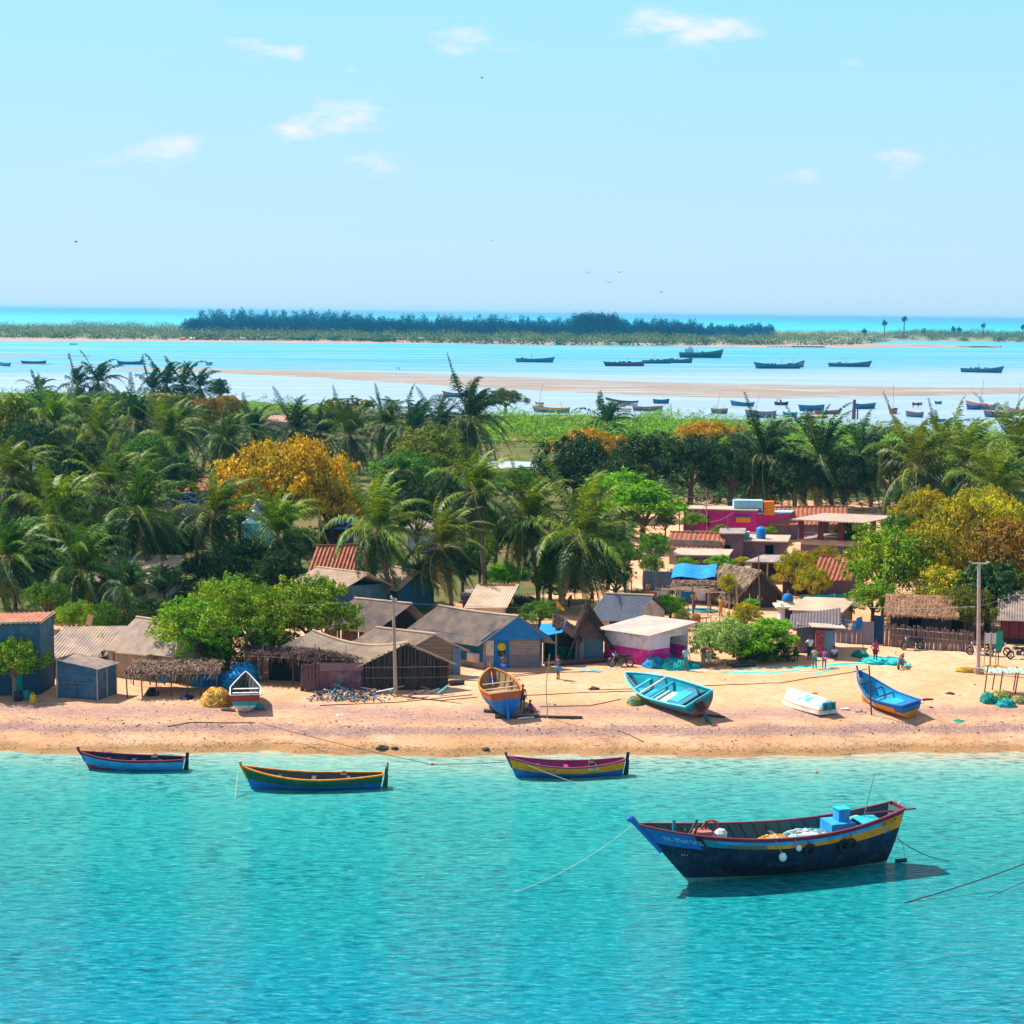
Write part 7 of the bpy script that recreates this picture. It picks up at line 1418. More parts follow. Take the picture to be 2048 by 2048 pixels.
    g = MB(); c = hd+V_((0, .018, .105)); g.ell(c, (.092, .104, .088), hair_m, 12, 6, -.15); o = g.build('hair', t, smooth=True); o.scale = (s, s, s)
    g = MB()
    for sg in (-1, 1): g.ell(hd+V_((sg*.03, -.083, .075)), (.012, .008, .008), mat('eye white', (.6, .6, .58)), 6, 4, -1)
    o = g.build('eyes', t); o.scale = (s, s, s); g = MB(); g.box(hd+V_((0, -.083, .0)), (.045, .012, .012), mat('lips', (.14, .04, .035))); o = g.build('mouth', t); o.scale = (s, s, s)
    for sg in (-1, 1): g = MB(); g.ell(hd+V_((sg*.085, .0, .06)), (.012, .022, .034), skin_m, 6, 4, -1); o = g.build('ear', t); o.scale = (s, s, s)
    return t
cl = lambda n, c: mat(n+' cloth', c, var=.3, scale=9, bump=.004)
person(1007, 1356, 1.70, 150, 'arms', None, cl('blue', (.02, .12, .5)), 'shirtless man in blue shorts standing beyond the round bellied blue boat', kind=None)
person(1116, 1359, 1.68, -60, 'arms', cl('violet brown', (.14, .07, .10)), cl('sky blue', (.05, .3, .6)), 'man in sky blue shorts walking alone on the sand in front of the net shelter')
person(1045, 1420, 1.60, 20, 'reach', None, cl('brown', (.10, .05, .05)), 'thin boy in brown shorts standing at the stern of the round bellied boat', kind=None)
person(1062, 1426, 1.5, -70, 'sit', cl('magenta', (.40, .03, .2)), cl('maroon', (.2, .02, .06)), 'child in magenta sitting on the sand beside the standing boy', low='trousers')
person(1371, 1341, 1.66, 200, 'walk', cl('pale cyan', (.25, .55, .62)), cl('turquoise', (.02, .32, .36)), 'woman in pale cyan and turquoise walking before the white and magenta shed', low='wrap')
person(1406, 1335, 1.62, 30, 'stand', cl('dark brown', (.10, .05, .05)), cl('grey green', (.12, .16, .14)), 'man in brown beside the man in pink near the cream edged shrub', low='wrap')
person(1418, 1333, 1.64, -20, 'hips', cl('pink', (.60, .18, .22)), cl('blue white', (.3, .35, .6)), 'man in pink shirt and pale blue wrap near the cream edged shrub', low='wrap')
person(1592, 1321, 1.66, 25, 'arms', cl('red', (.55, .02, .05)), cl('olive grey', (.26, .20, .15)), 'man in red shirt standing against the right end of the hedge', low='wrap')
person(1619, 1319, 1.68, 10, 'hips', cl('white', (.68, .66, .72)), cl('dark navy', (.02, .03, .08)), 'man in white shirt standing by the patterned booth', low='trousers')
person(1629, 1338, 1.55, 180, 'stoop', cl('stone grey', (.40, .33, .28)), cl('teal green', (.01, .25, .28)), 'man seen from behind in a grey shirt and teal shorts bending over the long net')
person(1648, 1337, 1.45, 160, 'bend', cl('purple', (.22, .05, .22)), cl('pale violet', (.25, .22, .42)), 'boy in purple bending over the long net')
person(1668, 1317, 1.55, 0, 'squat', cl('white', (.68, .66, .72)), cl('dark blue', (.03, .04, .12)), 'man in white squatting beside the sheet walled booth', low='trousers')
person(1750, 1326, 1.68, 25, 'hips', cl('crimson', (.50, .04, .14)), cl('plum', (.16, .02, .08)), 'man in crimson shirt and plum shorts standing on the turquoise net')
for px, py, h, f, c1, c2, lab, lo in [(1296, 1200, 1.6, 40, (.45, .15, .06), (.06, .03, .08), 'person in dark clothes under the left edge of the stick arbour', 'trousers'), (1387, 1222, 1.6, 20, (.6, .32, .02), (.2, .05, .12), 'woman in yellow before the blue cloth wall of the shack', 'wrap'),
                                  (1441, 1232, 1.6, -30, (.65, .34, .04), (.6, .3, .04), 'woman in a yellow dress on the sandy lane beside the small yellow green tree', 'wrap'), (1184, 1206, 1.6, 0, (.6, .2, .04), (.3, .1, .05), 'person in orange under the brightest palm', 'wrap'),
                                  (1020, 1212, 1.6, 30, (.2, .1, .3), (.04, .04, .06), 'person in violet among the parked motorcycles', 'trousers')]:
    person(px, py, h, f, 'stand', cl(lab[:14], c1), cl(lab[-12:], c2), lab, low=lo)
for px, py, lab in [(1826, 816, 'left of the two people wading in the lagoon'), (1836, 816, 'right of the two people wading in the lagoon'), (794, 741, 'left of two tiny figures walking on the sandbar'), (799, 741, 'right of two tiny figures walking on the sandbar'),
                    (1554, 810, 'man sitting in the small dark lagoon boat'), (1561, 810, 'man standing in the small dark lagoon boat')]:
    person(px, py, 1.75, 20*(px % 5), 'stand', cl('dark', (.04, .05, .08)), cl('dusk blue', (.03, .05, .12)), lab, z=.25)

# ================================================================== MOTORCYCLES
def bike(label, px, py, rz, body, copy_of=None, tank2=None):
    t = thing('motorcycle', label, 'motorcycle', P(px, py), R(rz), 'motorcycles parked in the village')
    tyre = mat('tyre rubber', (.02, .02, .022), rough=.7); chrome = mat('chrome', (.5, .5, .52), metal=.9, rough=.25); eng = mat('engine alloy', (.10, .10, .11), metal=.5, rough=.5); seat = mat('black seat', (.02, .018, .02), rough=.6)
    for x in (-.62, .66):
        g = MB(); g.torus((x, 0, .30), .255, .05, tyre, 'y', 20, 6); w = g.build('wheel', t, smooth=True); g = MB(); g.torus((x, 0, .30), .205, .012, chrome, 'y', 20, 5); g.tube([(x, -.06, .3), (x, .06, .3)], .05, eng, 8)
        for k in range(5): a = k*1.2566; g.tube([(x, 0, .3), (x+.2*math.cos(a), 0, .3+.2*math.sin(a))], .011, chrome, 4)
        g.build('rim', w)
    g = MB(); g.tube([(.66, .07, .3), (.42, .06, .92)], .022, chrome, 6); g.tube([(.66, -.07, .3), (.42, -.06, .92)], .022, chrome, 6); g.tube([(.46, 0, .80), (.42, 0, .95)], .04, eng, 6); g.build('fork', t)
    g = MB(); g.tube([(.40, -.34, 1.03), (.44, -.2, .98), (.42, 0, .95), (.44, .2, .98), (.40, .34, 1.03)], .017, chrome, 6); g.build('handlebar', t)
    for s_ in (-1, 1): g = MB(); g.tube([(.43, .22*s_, .98), (.45, .27*s_, 1.14)], .008, chrome, 4); g.box((.45, .28*s_, 1.17), (.02, .10, .06), seat); g.build('mirror', t)
    g = MB(); g.ell((.54, 0, .86), (.09, .09, .09), chrome, 10, 6, -1); g.build('headlight', t, smooth=True)
    g = MB(); g.tube([(.42, 0, .82), (.1, 0, .74), (-.35, 0, .70), (-.80, 0, .78)], .03, eng, 6); g.tube([(.40, 0, .78), (.15, 0, .30), (-.35, 0, .30), (-.35, 0, .68)], .025, eng, 6); g.build('frame', t)
    g = MB(); g.box((.02, 0, .45), (.36, .24, .34), eng, taper=.8); g.tube([(-.62, .12, .3), (-.1, .12, .32)], .03, eng, 6); g.build('engine', t)
    g = MB(); g.ell((.20, 0, .80), (.26, .14, .13), body, 12, 7, -1); g.build('tank', t, smooth=True); g = MB(); g.box((-.30, 0, .62), (.34, .20, .16), body, taper=.8); g.build('side_panel', t)
    g = MB(); g.box((-.34, 0, .82), (.68, .22, .10), seat, Matrix.Rotation(.08, 3, 'Y'), .85); g.build('seat', t)
    g = MB(); g.torus((.66, 0, .32), .30, .04, body, 'y', 10, 5, .4); g.build('front_mudguard', t); g = MB(); g.box((-.72, 0, .66), (.30, .13, .04), body, Matrix.Rotation(.5, 3, 'Y')); g.box((-.84, 0, .74), (.05, .12, .07), mat('tail lamp', (.4, .01, .01))); g.build('rear_mudguard', t)
    g = MB(); g.tube([(.1, -.14, .30), (-.2, -.15, .24), (-.80, -.16, .34)], [.025, .03, .045], chrome, 7); g.build('exhaust', t); g = MB(); g.tube([(-.05, .12, .25), (-.1, .26, 0)], .015, chrome, 5); g.build('side_stand', t)
    return t
bk = mat('black bike paint', (.02, .018, .022), rough=.3, spec=.5)
m1 = bike('black motorcycle parked before the white and magenta shed', 1242, 1334, 178, bk)
def bike_copy(label, px, py, rz, body):
    r = m1.copy(); COL.objects.link(r); r.location = P(px, py); r.rotation_euler = (0, 0, R(rz)); r['label'] = label
    for ch in list(m1.children):
        c = ch.copy(); COL.objects.link(c); c.parent = r
        for gch in ch.children: d = gch.copy(); COL.objects.link(d); d.parent = c
        if ch.name.split('.')[0] in ('tank', 'side_panel', 'front_mudguard') and body: c.material_slots[0].link = 'OBJECT'; c.material_slots[0].material = body
    return r
bike_copy('silver and red motorcycle seen end on, standing alone on open sand', 1801, 1336, 245, mat('pink silver bike paint', (.5, .2, .25), rough=.3))
bike_copy('dark motorcycle with a red load against the bamboo fence', 1824, 1299, 195, bk)
bike_copy('maroon motorcycle left of the white boards', 1958, 1310, 178, mat('maroon bike paint', (.2, .02, .03), rough=.3))
bike_copy('blue motorcycle right behind the white boards', 1996, 1312, 8, mat('blue bike paint', (.01, .08, .35), rough=.3))
bike_copy('dark motorcycle at the right edge under the maroon shed', 2038, 1318, 190, bk)
for i, (px, py, rz) in enumerate([(1028, 1218, 60), (1040, 1216, 70), (1052, 1218, 100), (1066, 1216, 120), (1140, 1214, 80)]):
    bike_copy('dark motorcycle in the shade behind the blue gabled house, %s' % ['first from the left', 'second from the left', 'third from the left', 'fourth from the left', 'alone near the brightest palm'][i], px, py, rz, None)
# ================================================================== POLES, NETS, CLUTTER
a = P(792, 1389); t = thing('utility_pole', 'tall bare wooden pole in front of the long hut', 'pole', a); top_ = PD(786, 1196, a.y)
g = MB(); g.tube([(0, 0, -.4), top_-a], [.13, .085], pole_w, 8); g.build('pole', t); g = MB(); g.tube([top_-a+Vector((-.35, 0, -.25)), top_-a+Vector((.3, 0, -.2))], .03, steel, 5); g.ell(top_-a+Vector((-.1, 0, .05)), (.07, .07, .12), p_wht, 6, 4); g.ell(top_-a+Vector((.2, 0, -.1)), (.06, .06, .1), p_wht, 6, 4); g.build('insulator', t)
a = P(1957, 1346); t = thing('utility_pole', 'tall pale concrete pole with a crossarm near the right edge', 'pole', a); top_ = PD(1958, 1127, a.y)-a
g = MB(); g.tube([(0, 0, -.3), top_], [.15, .11], mat('pale pole paint', (.50, .38, .36), (.36, .25, .26), scale=2), 8); g.build('pole', t)
g = MB(); g.tube([top_+Vector((-.65, 0, .16)), top_+Vector((-.5, 0, .02)), top_+Vector((.42, 0, .0)), top_+Vector((.7, 0, .12))], .06, conc_l, 6); g.build('crossarm', t); g = MB(); g.cyl((0, 0, -.3), .36, .72, conc, 14); g.build('concrete_foot', t)
g = MB(); g.torus(top_*.66+Vector((.12, 0, 0)), .22, .02, steel, 'y', 12, 4); g.box(top_*.7+Vector((.13, 0, 0)), (.12, .12, .6), rustm); g.build('meter_box', t)
wp = a+top_
def wire(label, p0, p1, sag, r=.016, m=None): rope(label, catenary(p0, p1, sag, 14), r, m or mat('wire', (.25, .22, .2)), 'power_cable', 'cable')
wire('overhead cable from the crossarm pole out to the right edge', wp+Vector((.1, 0, -3.0)), PD(2100, 1162, a.y+2), .1, .02); wire('overhead cable running left from the crossarm pole over the fence', wp+Vector((-.1, 0, -3.0)), PD(1560, 1188, 145), .6, .02)
wire('thin cable over the lane left of the domed shrine', PD(1560, 1192, 145), PD(1250, 1172, 150), .5, .02); wire('thin cable from the wooden pole across the green trees', P(792, 1389)+(PD(786, 1200, P(792, 1389).y)-P(792, 1389)), PD(-30, 1222, 135), .3, .012)
wire('thin cable from the wooden pole to the right over the blue gabled house', PD(786, 1204, P(792, 1389).y), PD(1290, 1205, 140), .4, .012)
for px, pt_, pb, lab in [(1250, 1147, 1215, 'bare post left of the stick arbour'), (1314, 1140, 1210, 'tall post at the arbour corner'), (1475, 1158, 1222, 'post before the brown thatched hut'), (1388, 1170, 1238, 'post in the sandy lane'), (1422, 1165, 1226, 'post right of the arbour'), (1619, 1190, 1246, 'white post of the net fence'),
                         (1672, 1188, 1240, 'second white post of the net fence'), (1520, 1110, 1220, 'thin dark pole beside the thatched hut'), (1360, 975, 1090, 'pylon like post left of the magenta building'), (1415, 975, 1090, 'post over the magenta building'), (812, 935, 1040, 'concrete pole beside the red far roof'), (1695, 1005, 1100, 'pole rising above the terrace roof'),
                         (1080, 1145, 1215, 'pale leaning pole among the parked motorcycles'), (1458, 1035, 1120, 'slim pole with crossbars above the water tank'), (1265, 1150, 1220, 'thin post near the yard wall'), (1340, 1165, 1225, 'slim post right of the arbour corner')]:
    a = P(px, pb); t_ = PD(px-3, pt_, a.y)-a; t = thing('wooden_post', lab, 'post', a, 0, 'posts about the village'); g = MB(); g.tube([(0, 0, -.3), t_], .07, pole_w if 'pale' in lab or 'white' in lab or px % 2 else wood_m, 6, .05); g.build('shaft', t)
    if pb < 1110 and 'pole' in lab or 'post' in lab and pb == 1090:
        for k in (.0, .5): g = MB(); g.tube([t_+Vector((-.9, 0, -.4-k)), t_+Vector((.9, 0, -.4-k))], .04, wood_m, 5); g.build('crossbar', t)
a0 = PD(1357, 985, P(1360, 1090).y); a1 = PD(1412, 985, P(1415, 1090).y)
for k in range(4): wire('slack cable %s between the posts above the magenta building' % ['topmost', 'upper', 'lower', 'lowest'][k], a0+Vector((0, k*.3, -k*.5)), a1+Vector((3*(k % 2), 0, -k*.7)), .5+.3*k, .03, mat('wire', (.25, .22, .2)))
# boat side poles
a = P(1096, 1436); b_ = PD(1088+0, 1308, a.y); rope('thin leaning bamboo pole in front of the walking man', [a-Vector((0, 0, .3)), (a+b_)/2, b_+Vector((.35, 0, 0))], [.035, .03, .02], pole_w, 'bamboo_pole', 'pole')
a = P(1744, 1430); b_ = PD(1738, 1331, a.y); rope('dark pole planted against the bright blue beached boat', [a-Vector((0, 0, .3)), b_], .05, wood_d, 'mooring_pole', 'pole')
a = P(1727, 1310); t = thing('flag_pole', 'pole with a torn blue and orange cloth beside the slatted sheet fence', 'flag', a); tp = PD(1724, 1233, a.y)-a; g = MB(); g.tube([(0, 0, -.2), tp], .035, wood_m, 6); g.build('pole', t)
g = MB(); vs = [tp+Vector((-.0+.02*math.sin(j), .06*math.sin(i*1.3+j), 0))+Vector((-.14*i, 0, -.16*j-.04*i)) for i in range(4) for j in range(7)]; g.add(vs, [(i*7+j, i*7+7+j, i*7+8+j, i*7+1+j) for i in range(3) for j in range(6)], blue_s); g.build('cloth', t)
a = P(1700, 1290); t = thing('cloth_awning', 'sagging blue and orange cloth strung between the booth and the pole', 'cloth', a); g = MB(); n_ = 12; p0 = P(1662, 1300)+Vector((0, .3, 2.15)); p1 = P(1727, 1310)+tp; vs = []
for i in range(n_+1):
    for j in range(3): q = p0.lerp(p1, i/n_)-Vector((0, 0, .55*math.sin(math.pi*i/n_)*.8))+Vector((0, 0, -.22*j)); q.y += .1*math.sin(i*2+j); vs.append(q-a)
g.add(vs, [(i*3+j, i*3+3+j, i*3+4+j, i*3+1+j) for i in range(n_) for j in range(2)], mat('blue print cloth', (.02, .25, .55), (.65, .30, .08), scale=1.6)); g.build('sheet', t)
a = P(1655, 1290); t = thing('blue_sign', 'tilted blue and white sign board on the booth', 'sign', a-Vector((0, .5, 0))); rm = Matrix.Rotation(-.12, 3, 'Y'); g = MB(); g.box((.45, 0, 1.75), (1.35, .04, .95), mat('sign blue', (.01, .16, .42)), rm); g.build('panel', t)
g = MB(); rn = random.Random(6)
for r_ in range(3):
    for k in range(6): x, z = -.5+k*.19, .27-r_*.26; g.box(Vector((.45, -.03, 1.75))+rm @ Vector((x, 0, z)), (.12, .01, rn.choice((.05, .1, .16))), mat('sign white', (.7, .72, .75)), rm); g.box(Vector((.45, -.031, 1.75))+rm @ Vector((x+.05, 0, z+.04)), (.03, .01, .16), mat('sign white', (.7, .72, .75)), rm)
g.build('lettering', t); g = MB(); g.tube([(-.1, .05, -.2), (-.1, .05, 2.1)], .03, wood_d, 5); g.build('post', t)
a = P(1116, 1215+45); t = thing('yellow_flag', 'yellow flag flying behind the blue gabled house', 'flag', a); tp = PD(1112, 1200, a.y)-a; g = MB(); g.tube([(0, 0, -.2), tp+Vector((0, 0, .1))], .025, wood_m, 5); g.build('pole', t)
g = MB(); vs = [tp+Vector((.13*i, .07*math.sin(i*1.2), -.17*i*.8-.13*j*(1-i/8))) for i in range(6) for j in range(5)]; g.add(vs, [(i*5+j, i*5+5+j, i*5+6+j, i*5+1+j) for i in range(5) for j in range(4)], mat('yellow flag cloth', (.80, .50, .005))); g.build('cloth', t)
a = P(1392, 1262); t = thing('satellite_dish', 'rusty round dish beside the white and magenta shed', 'dish', a); g = MB(); g.ell((0, 0, 0), (.42, .42, .14), mat('rusty dish', (.45, .15, .04), (.3, .09, .03)), 16, 5, -1); o = g.build('bowl', t, smooth=True); o.location = (0, 0, 1.05); o.rotation_euler = (.9, .5, 0); g = MB(); g.tube([(0, 0, -.2), (0, 0, 1.0)], .04, steel, 6); g.build('stand', t)
# ---- nets
n_b = mat('blue net', (.01, .26, .62), (.008, .18, .45), scale=5); n_b2 = mat('light blue net', (.02, .40, .78)); n_t = mat('turquoise net', (.01, .42, .42), (.01, .30, .33), scale=5); n_t2 = mat('light turquoise net', (.03, .62, .58)); n_o = mat('orange straw net', (.62, .32, .04), (.5, .24, .03), scale=6); n_o2 = mat('pale straw', (.75, .48, .12)); n_g = mat('green net', (.01, .24, .16), (.01, .18, .13), scale=5)
hp_ = lambda px, py, wpx, dpth, hpx, *a_, **k_: heap('net_heap', a_[0], 'net', P(px, py), (wpx/2/ppm(P(px, py).y), dpth, hpx/ppm(P(px, py).y)), a_[1], a_[2], a_[3], **k_)
hp_(405, 1368, 34, .7, 30, 'bright blue upright net bale left of the two rounded blue heaps', [n_b, n_b2], 40, 1, flat=True, group='blue net heaps behind the small beached boat'); hp_(428, 1367, 28, .6, 26, 'small blue net bale tied beside the upright one', [n_b, n_b2], 30, 2, flat=True, group='blue net heaps behind the small beached boat')
hp_(463, 1374, 44, .9, 30, 'rounded blue net heap with light folds behind the bow', [n_b, n_b2], 50, 3, flat=True, group='blue net heaps behind the small beached boat'); hp_(488, 1364, 54, 1.1, 36, 'largest dark blue net heap by the awning post', [n_b, n_b2], 60, 4, flat=True, group='blue net heaps behind the small beached boat')
hp_(432, 1406, 62, 1.1, 30, 'orange straw coloured net heap beside the small beached boat', [n_o, n_o2], 90, 5); hp_(336, 1360, 36, .7, 11, 'small turquoise net under the palm leaf canopy', [n_t, n_t2], 20, 6); hp_(305, 1390, 26, .4, 14, 'black bundle under the palm leaf canopy', [black_r, p_dgr], 12, 7); hp_(375, 1396, 28, .4, 7, 'dark blue bundle at the front of the palm leaf canopy', [p_navy, p_blue], 12, 8)
hp_(1308, 1334, 50, .8, 20, 'deep blue green net pile against the white and magenta shed', [n_b, n_t, p_teal], 60, 9); hp_(1348, 1336, 62, .9, 18, 'bright turquoise net pile behind the walking woman', [n_t, n_t2], 60, 10); hp_(1385, 1334, 36, .6, 10, 'teal net pile between the walking woman and the men', [n_t, p_teal], 30, 11)
hp_(1335, 1320, 40, .6, 14, 'blue net roll at the shed doorway', [n_b, n_b2], 30, 15)
hp_(1270, 1408, 32, .5, 16, 'net bundle of olive and blue under the bow of the turquoise boat', [mat('olive bundle', (.25, .26, .06)), n_t, n_b], 26, 12)
hp_(1975, 1404, 30, .6, 20, 'deep teal net coil left in the heap under the drying rack', [n_g, n_t], 26, 13); hp_(2000, 1402, 44, .6, 22, 'yellow net coil under the drying rack', [mat('yellow net coil', (.65, .38, .02)), n_g], 50, 14); hp_(2012, 1412, 40, .5, 15, 'green net coil in front under the drying rack', [n_t, n_g], 30, 16); hp_(2035, 1405, 30, .5, 14, 'yellow net coil right of the green one', [mat('yellow net coil', (.65, .38, .02)), n_g], 30, 17)
hp_(1932, 1344, 44, .4, 9, 'low yellow straw heap left of the crossarm pole foot', [n_o, mat('yellow straw', (.5, .36, .03))], 30, 18); hp_(1985, 1338, 60, .4, 7, 'low yellow straw heap right of the crossarm pole foot', [n_o, mat('yellow straw', (.5, .36, .03))], 30, 19)
hp_(1720, 1312, 34, .6, 11, 'dark green net mound at the head of the long turquoise net', [n_g, n_t], 30, 20); hp_(1785, 1326, 52, 1.0, 9, 'turquoise net mound at the right end of the long net', [n_t2, n_t], 30, 21, flat=True); hp_(1755, 1324, 60, 1.0, 8, 'turquoise net mound under the man in crimson', [n_t2, n_t], 30, 22, flat=True)
a = P(1135, 1318); t = thing('net_roll', 'stack of green rope bound rolls under the thatch lean-to', 'net', a); g = MB(); g.box((0, .35, .5), (1.5, .6, 1.0), mat('dark green bale', (.02, .09, .06))); g.build('bale', t); g = MB(); [g.tube([(-.75+.19*i, .02-.03*math.sin(i), z+.05*math.sin(i*2+z*9)) for i in range(9)], .045, mat('green cord', (.01, .38, .22)), 5) for z in (.12, .3, .48, .66, .84)]; g.build('cord', t)
# nets spread flat along the sand: ragged strips
def strip(label, pts, w, m, seed, thick=.06, name='spread_net'):
    rn = random.Random(seed); c = [P(*p_) for p_ in pts]; o_ = c[0].copy(); g = MB(); dense = []
    for i in range(len(c)-1):
        for k in range(14): dense.append(c[i].lerp(c[i+1], k/14))
    dense.append(c[-1]); n_ = len(dense)-1; K = 6; vs = []
    for i, p_ in enumerate(dense):
        ww = (w(i/n_) if callable(w) else w)*(1+.35*noise.noise((i*.35, seed, 0)))*min(1, .15+i*.15, .15+(n_-i)*.15); off = .5*noise.noise((i*.12, seed, 5))
        for k in range(K): s_ = k/(K-1)-.5; y_ = p_.y+off+ww*s_*2+.12*noise.noise((i*.8, k, seed)); gz = ground_h(p_.x, y_); vs.append(Vector((p_.x, y_, gz+.012+(thick*(1-abs(s_)*2)*(.6+.8*noise.noise((i*.9, k*1.3, seed))) if 0 < k < K-1 else -.02)))-o_)
    g.add(vs, [(i*K+k, (i+1)*K+k, (i+1)*K+k+1, i*K+k+1) for i in range(n_) for k in range(K-1)], m); o = g.build(name, smooth=False); o.location = o_; return tag(o, label, 'net')
strip('long bright turquoise net laid out from the men to the right', [(1470, 1338), (1560, 1336), (1640, 1333), (1720, 1326), (1790, 1329), (1822, 1331)], lambda s: .12+.75*s*s*(1.3-s)*1.6, n_t2, 1, .10)
strip('pale lower edge of the long turquoise net', [(1440, 1346), (1540, 1345), (1640, 1343), (1682, 1336)], .22, n_t2, 2); strip('thin bluish net trail across the sand from the shed', [(1262, 1352), (1330, 1342), (1420, 1340), (1500, 1340)], .2, mat('bluish net film', (.30, .42, .45), (.5, .35, .25), scale=1), 3, .03)
strip('bright blue net patch in front of the black motorcycle', [(1158, 1345), (1182, 1341), (1206, 1343)], .45, n_b2, 4); strip('small blue net patch below the black motorcycle', [(1214, 1338), (1234, 1338)], .2, n_b2, 5); strip('blue net patch near the bow of the turquoise boat', [(1262, 1350), (1290, 1344)], .2, n_b2, 6)
strip('faded green net patch in the middle of the beach', [(1050, 1374), (1090, 1368), (1150, 1366)], .35, mat('faded green net', (.30, .36, .25), (.55, .35, .22), scale=1.2), 7, .03); strip('pale blue net scrap by the long hut', [(860, 1384), (905, 1378), (925, 1374)], .3, mat('bluish net film', (.30, .42, .45), (.5, .35, .25), scale=1), 8, .04); strip('green scrap of net on the beach at right', [(1905, 1440), (1930, 1442)], .3, n_g, 9, .05)
strip('pale net streak along the sand above the boats', [(900, 1362), (980, 1354), (1060, 1350)], .15, mat('bluish net film', (.30, .42, .45)), 10, .02)
# ropes over the sand
def ground_rope(label, pts, r=.025, m=rope_d):
    P_ = []
    for i in range(len(pts)-1):
        for k in range(8):
            q = P(pts[i][0]+(pts[i+1][0]-pts[i][0])*k/8, pts[i][1]+(pts[i+1][1]-pts[i][1])*k/8); P_.append(Vector((q.x, q.y+.15*noise.noise((q.x*.5, 0, 3)), ground_h(q.x, q.y)+r+.01)))
    rope(label, P_, r, m)
for lab, pts in [('rope lying between the round bellied boat and the turquoise boat', [(1080, 1414), (1180, 1412), (1250, 1398)]), ('rope running left from the round bellied boat', [(800, 1392), (880, 1402), (965, 1394)]), ('second rope running left over the sand', [(640, 1412), (800, 1405), (965, 1388)]), ('long rope across the sand above the turquoise boat', [(1180, 1380), (1400, 1374), (1560, 1366), (1760, 1336)]),
                 ('rope crossing the sand toward the walking man', [(900, 1362), (1000, 1358), (1100, 1346)]), ('rope from the hut corner to the beach', [(930, 1358), (1060, 1348), (1220, 1344)]), ('thick rope along the sand left of the walking woman', [(1050, 1392), (1200, 1384), (1400, 1378)]), ('dark rope on the foreshore at left', [(335, 1454), (380, 1446), (440, 1446), (520, 1446)]), ('rope piece on the foreshore right of centre', [(1235, 1462), (1265, 1474), (1290, 1486)])]:
    ground_rope(lab, pts)
# logs and timber
def log(label, x0, y0, x1, y1, r, m=wood_d, name='log'): a, b_ = P(x0, y0), P(x1, y1); a.z = ground_h(a.x, a.y)+r*.8; b_.z = ground_h(b_.x, b_.y)+r*.8; rope(label, [a, a.lerp(b_, .35)+Vector((0, 0, .03)), b_], [r, r*.9, r*.75], m, name, 'log')
log('long dark log in front of the round bellied boat', 990, 1436, 1165, 1437, .11); log('log left of the round bellied boat', 968, 1424, 1010, 1428, .11); log('grey log before the small red and cyan boat', 443, 1421, 470, 1423, .12, wood_m); log('long dark log before the thatch lean-to', 1110, 1330, 1240, 1324, .22); log('short log crossing the long one', 1090, 1330, 1150, 1326, .18, wood_m)
log('pale log resting at the foot of the hedge', 1455, 1331, 1520, 1328, .22, wood_m); log('dark log pile end by the hedge', 1490, 1322, 1527, 1325, .28, wood_p); log('lower log at the foot of the hedge', 1465, 1335, 1510, 1333, .14, wood_d); log('dark timber beam beside the long hut', 898, 1372, 928, 1370, .2, wood_d)
log('support log under the turquoise boat', 1395, 1432, 1450, 1436, .09); log('board with white paint on the beach', 1035, 1440, 1068, 1436, .07, p_wht); log('plank on the sand beside the bright blue boat', 1845, 1401, 1866, 1400, .07)
# debris in front of the slatted fence, as many separate boards and scraps
rn = random.Random(21)
dn = ['weathered', 'white painted', 'teal painted', 'grey', 'dark', 'purple brown']; dm = [wood_m, p_wht, p_teal, conc, wood_d, wood_p]
spots = ['at the left end', 'left of the middle', 'in the middle', 'right of the middle', 'at the right end']
for i in range(15):
    k = i % 6; j = i % 5; px = 640+28*(i*.62)+rn.uniform(-6, 6); a = P(px, 1392+rn.uniform(-8, 4)); g = MB(); L_ = rn.uniform(.7, 1.7)
    g.box((0, 0, .12+rn.uniform(0, .25)), (L_, rn.uniform(.10, .22), .05), dm[k], Euler((rn.uniform(-.3, .3), rn.uniform(-.5, .5), rn.uniform(0, 3.1))).to_matrix()); o = g.build('scrap_board'); o.location = a
    tag(o, 'scrap board in the rubbish pile before the slatted fence', 'board', 'scrap boards in the rubbish pile')
g = MB()
for i in range(520):
    px = rn.gauss(690, 42); py = 1390+rn.uniform(-12, 14)
    if px < 610 or px > 780: continue
    p_ = P(px, py); s_ = rn.uniform(.04, .22); g.box(p_+Vector((0, 0, rn.uniform(.02, .28)*max(0, 1-abs(px-690)/90))), (s_, s_*rn.uniform(.3, 1), s_*.35), rn.choice([p_wht, wood_d, conc, p_teal, wood_m, p_dgr, wood_p, n_b, conc_l]), Euler((rn.random()*3, rn.random()*3, rn.random()*3)).to_matrix())
o = g.build('rubbish', m=None); tag(o, 'small rubbish and shells heaped before the slatted fence', kind='stuff')
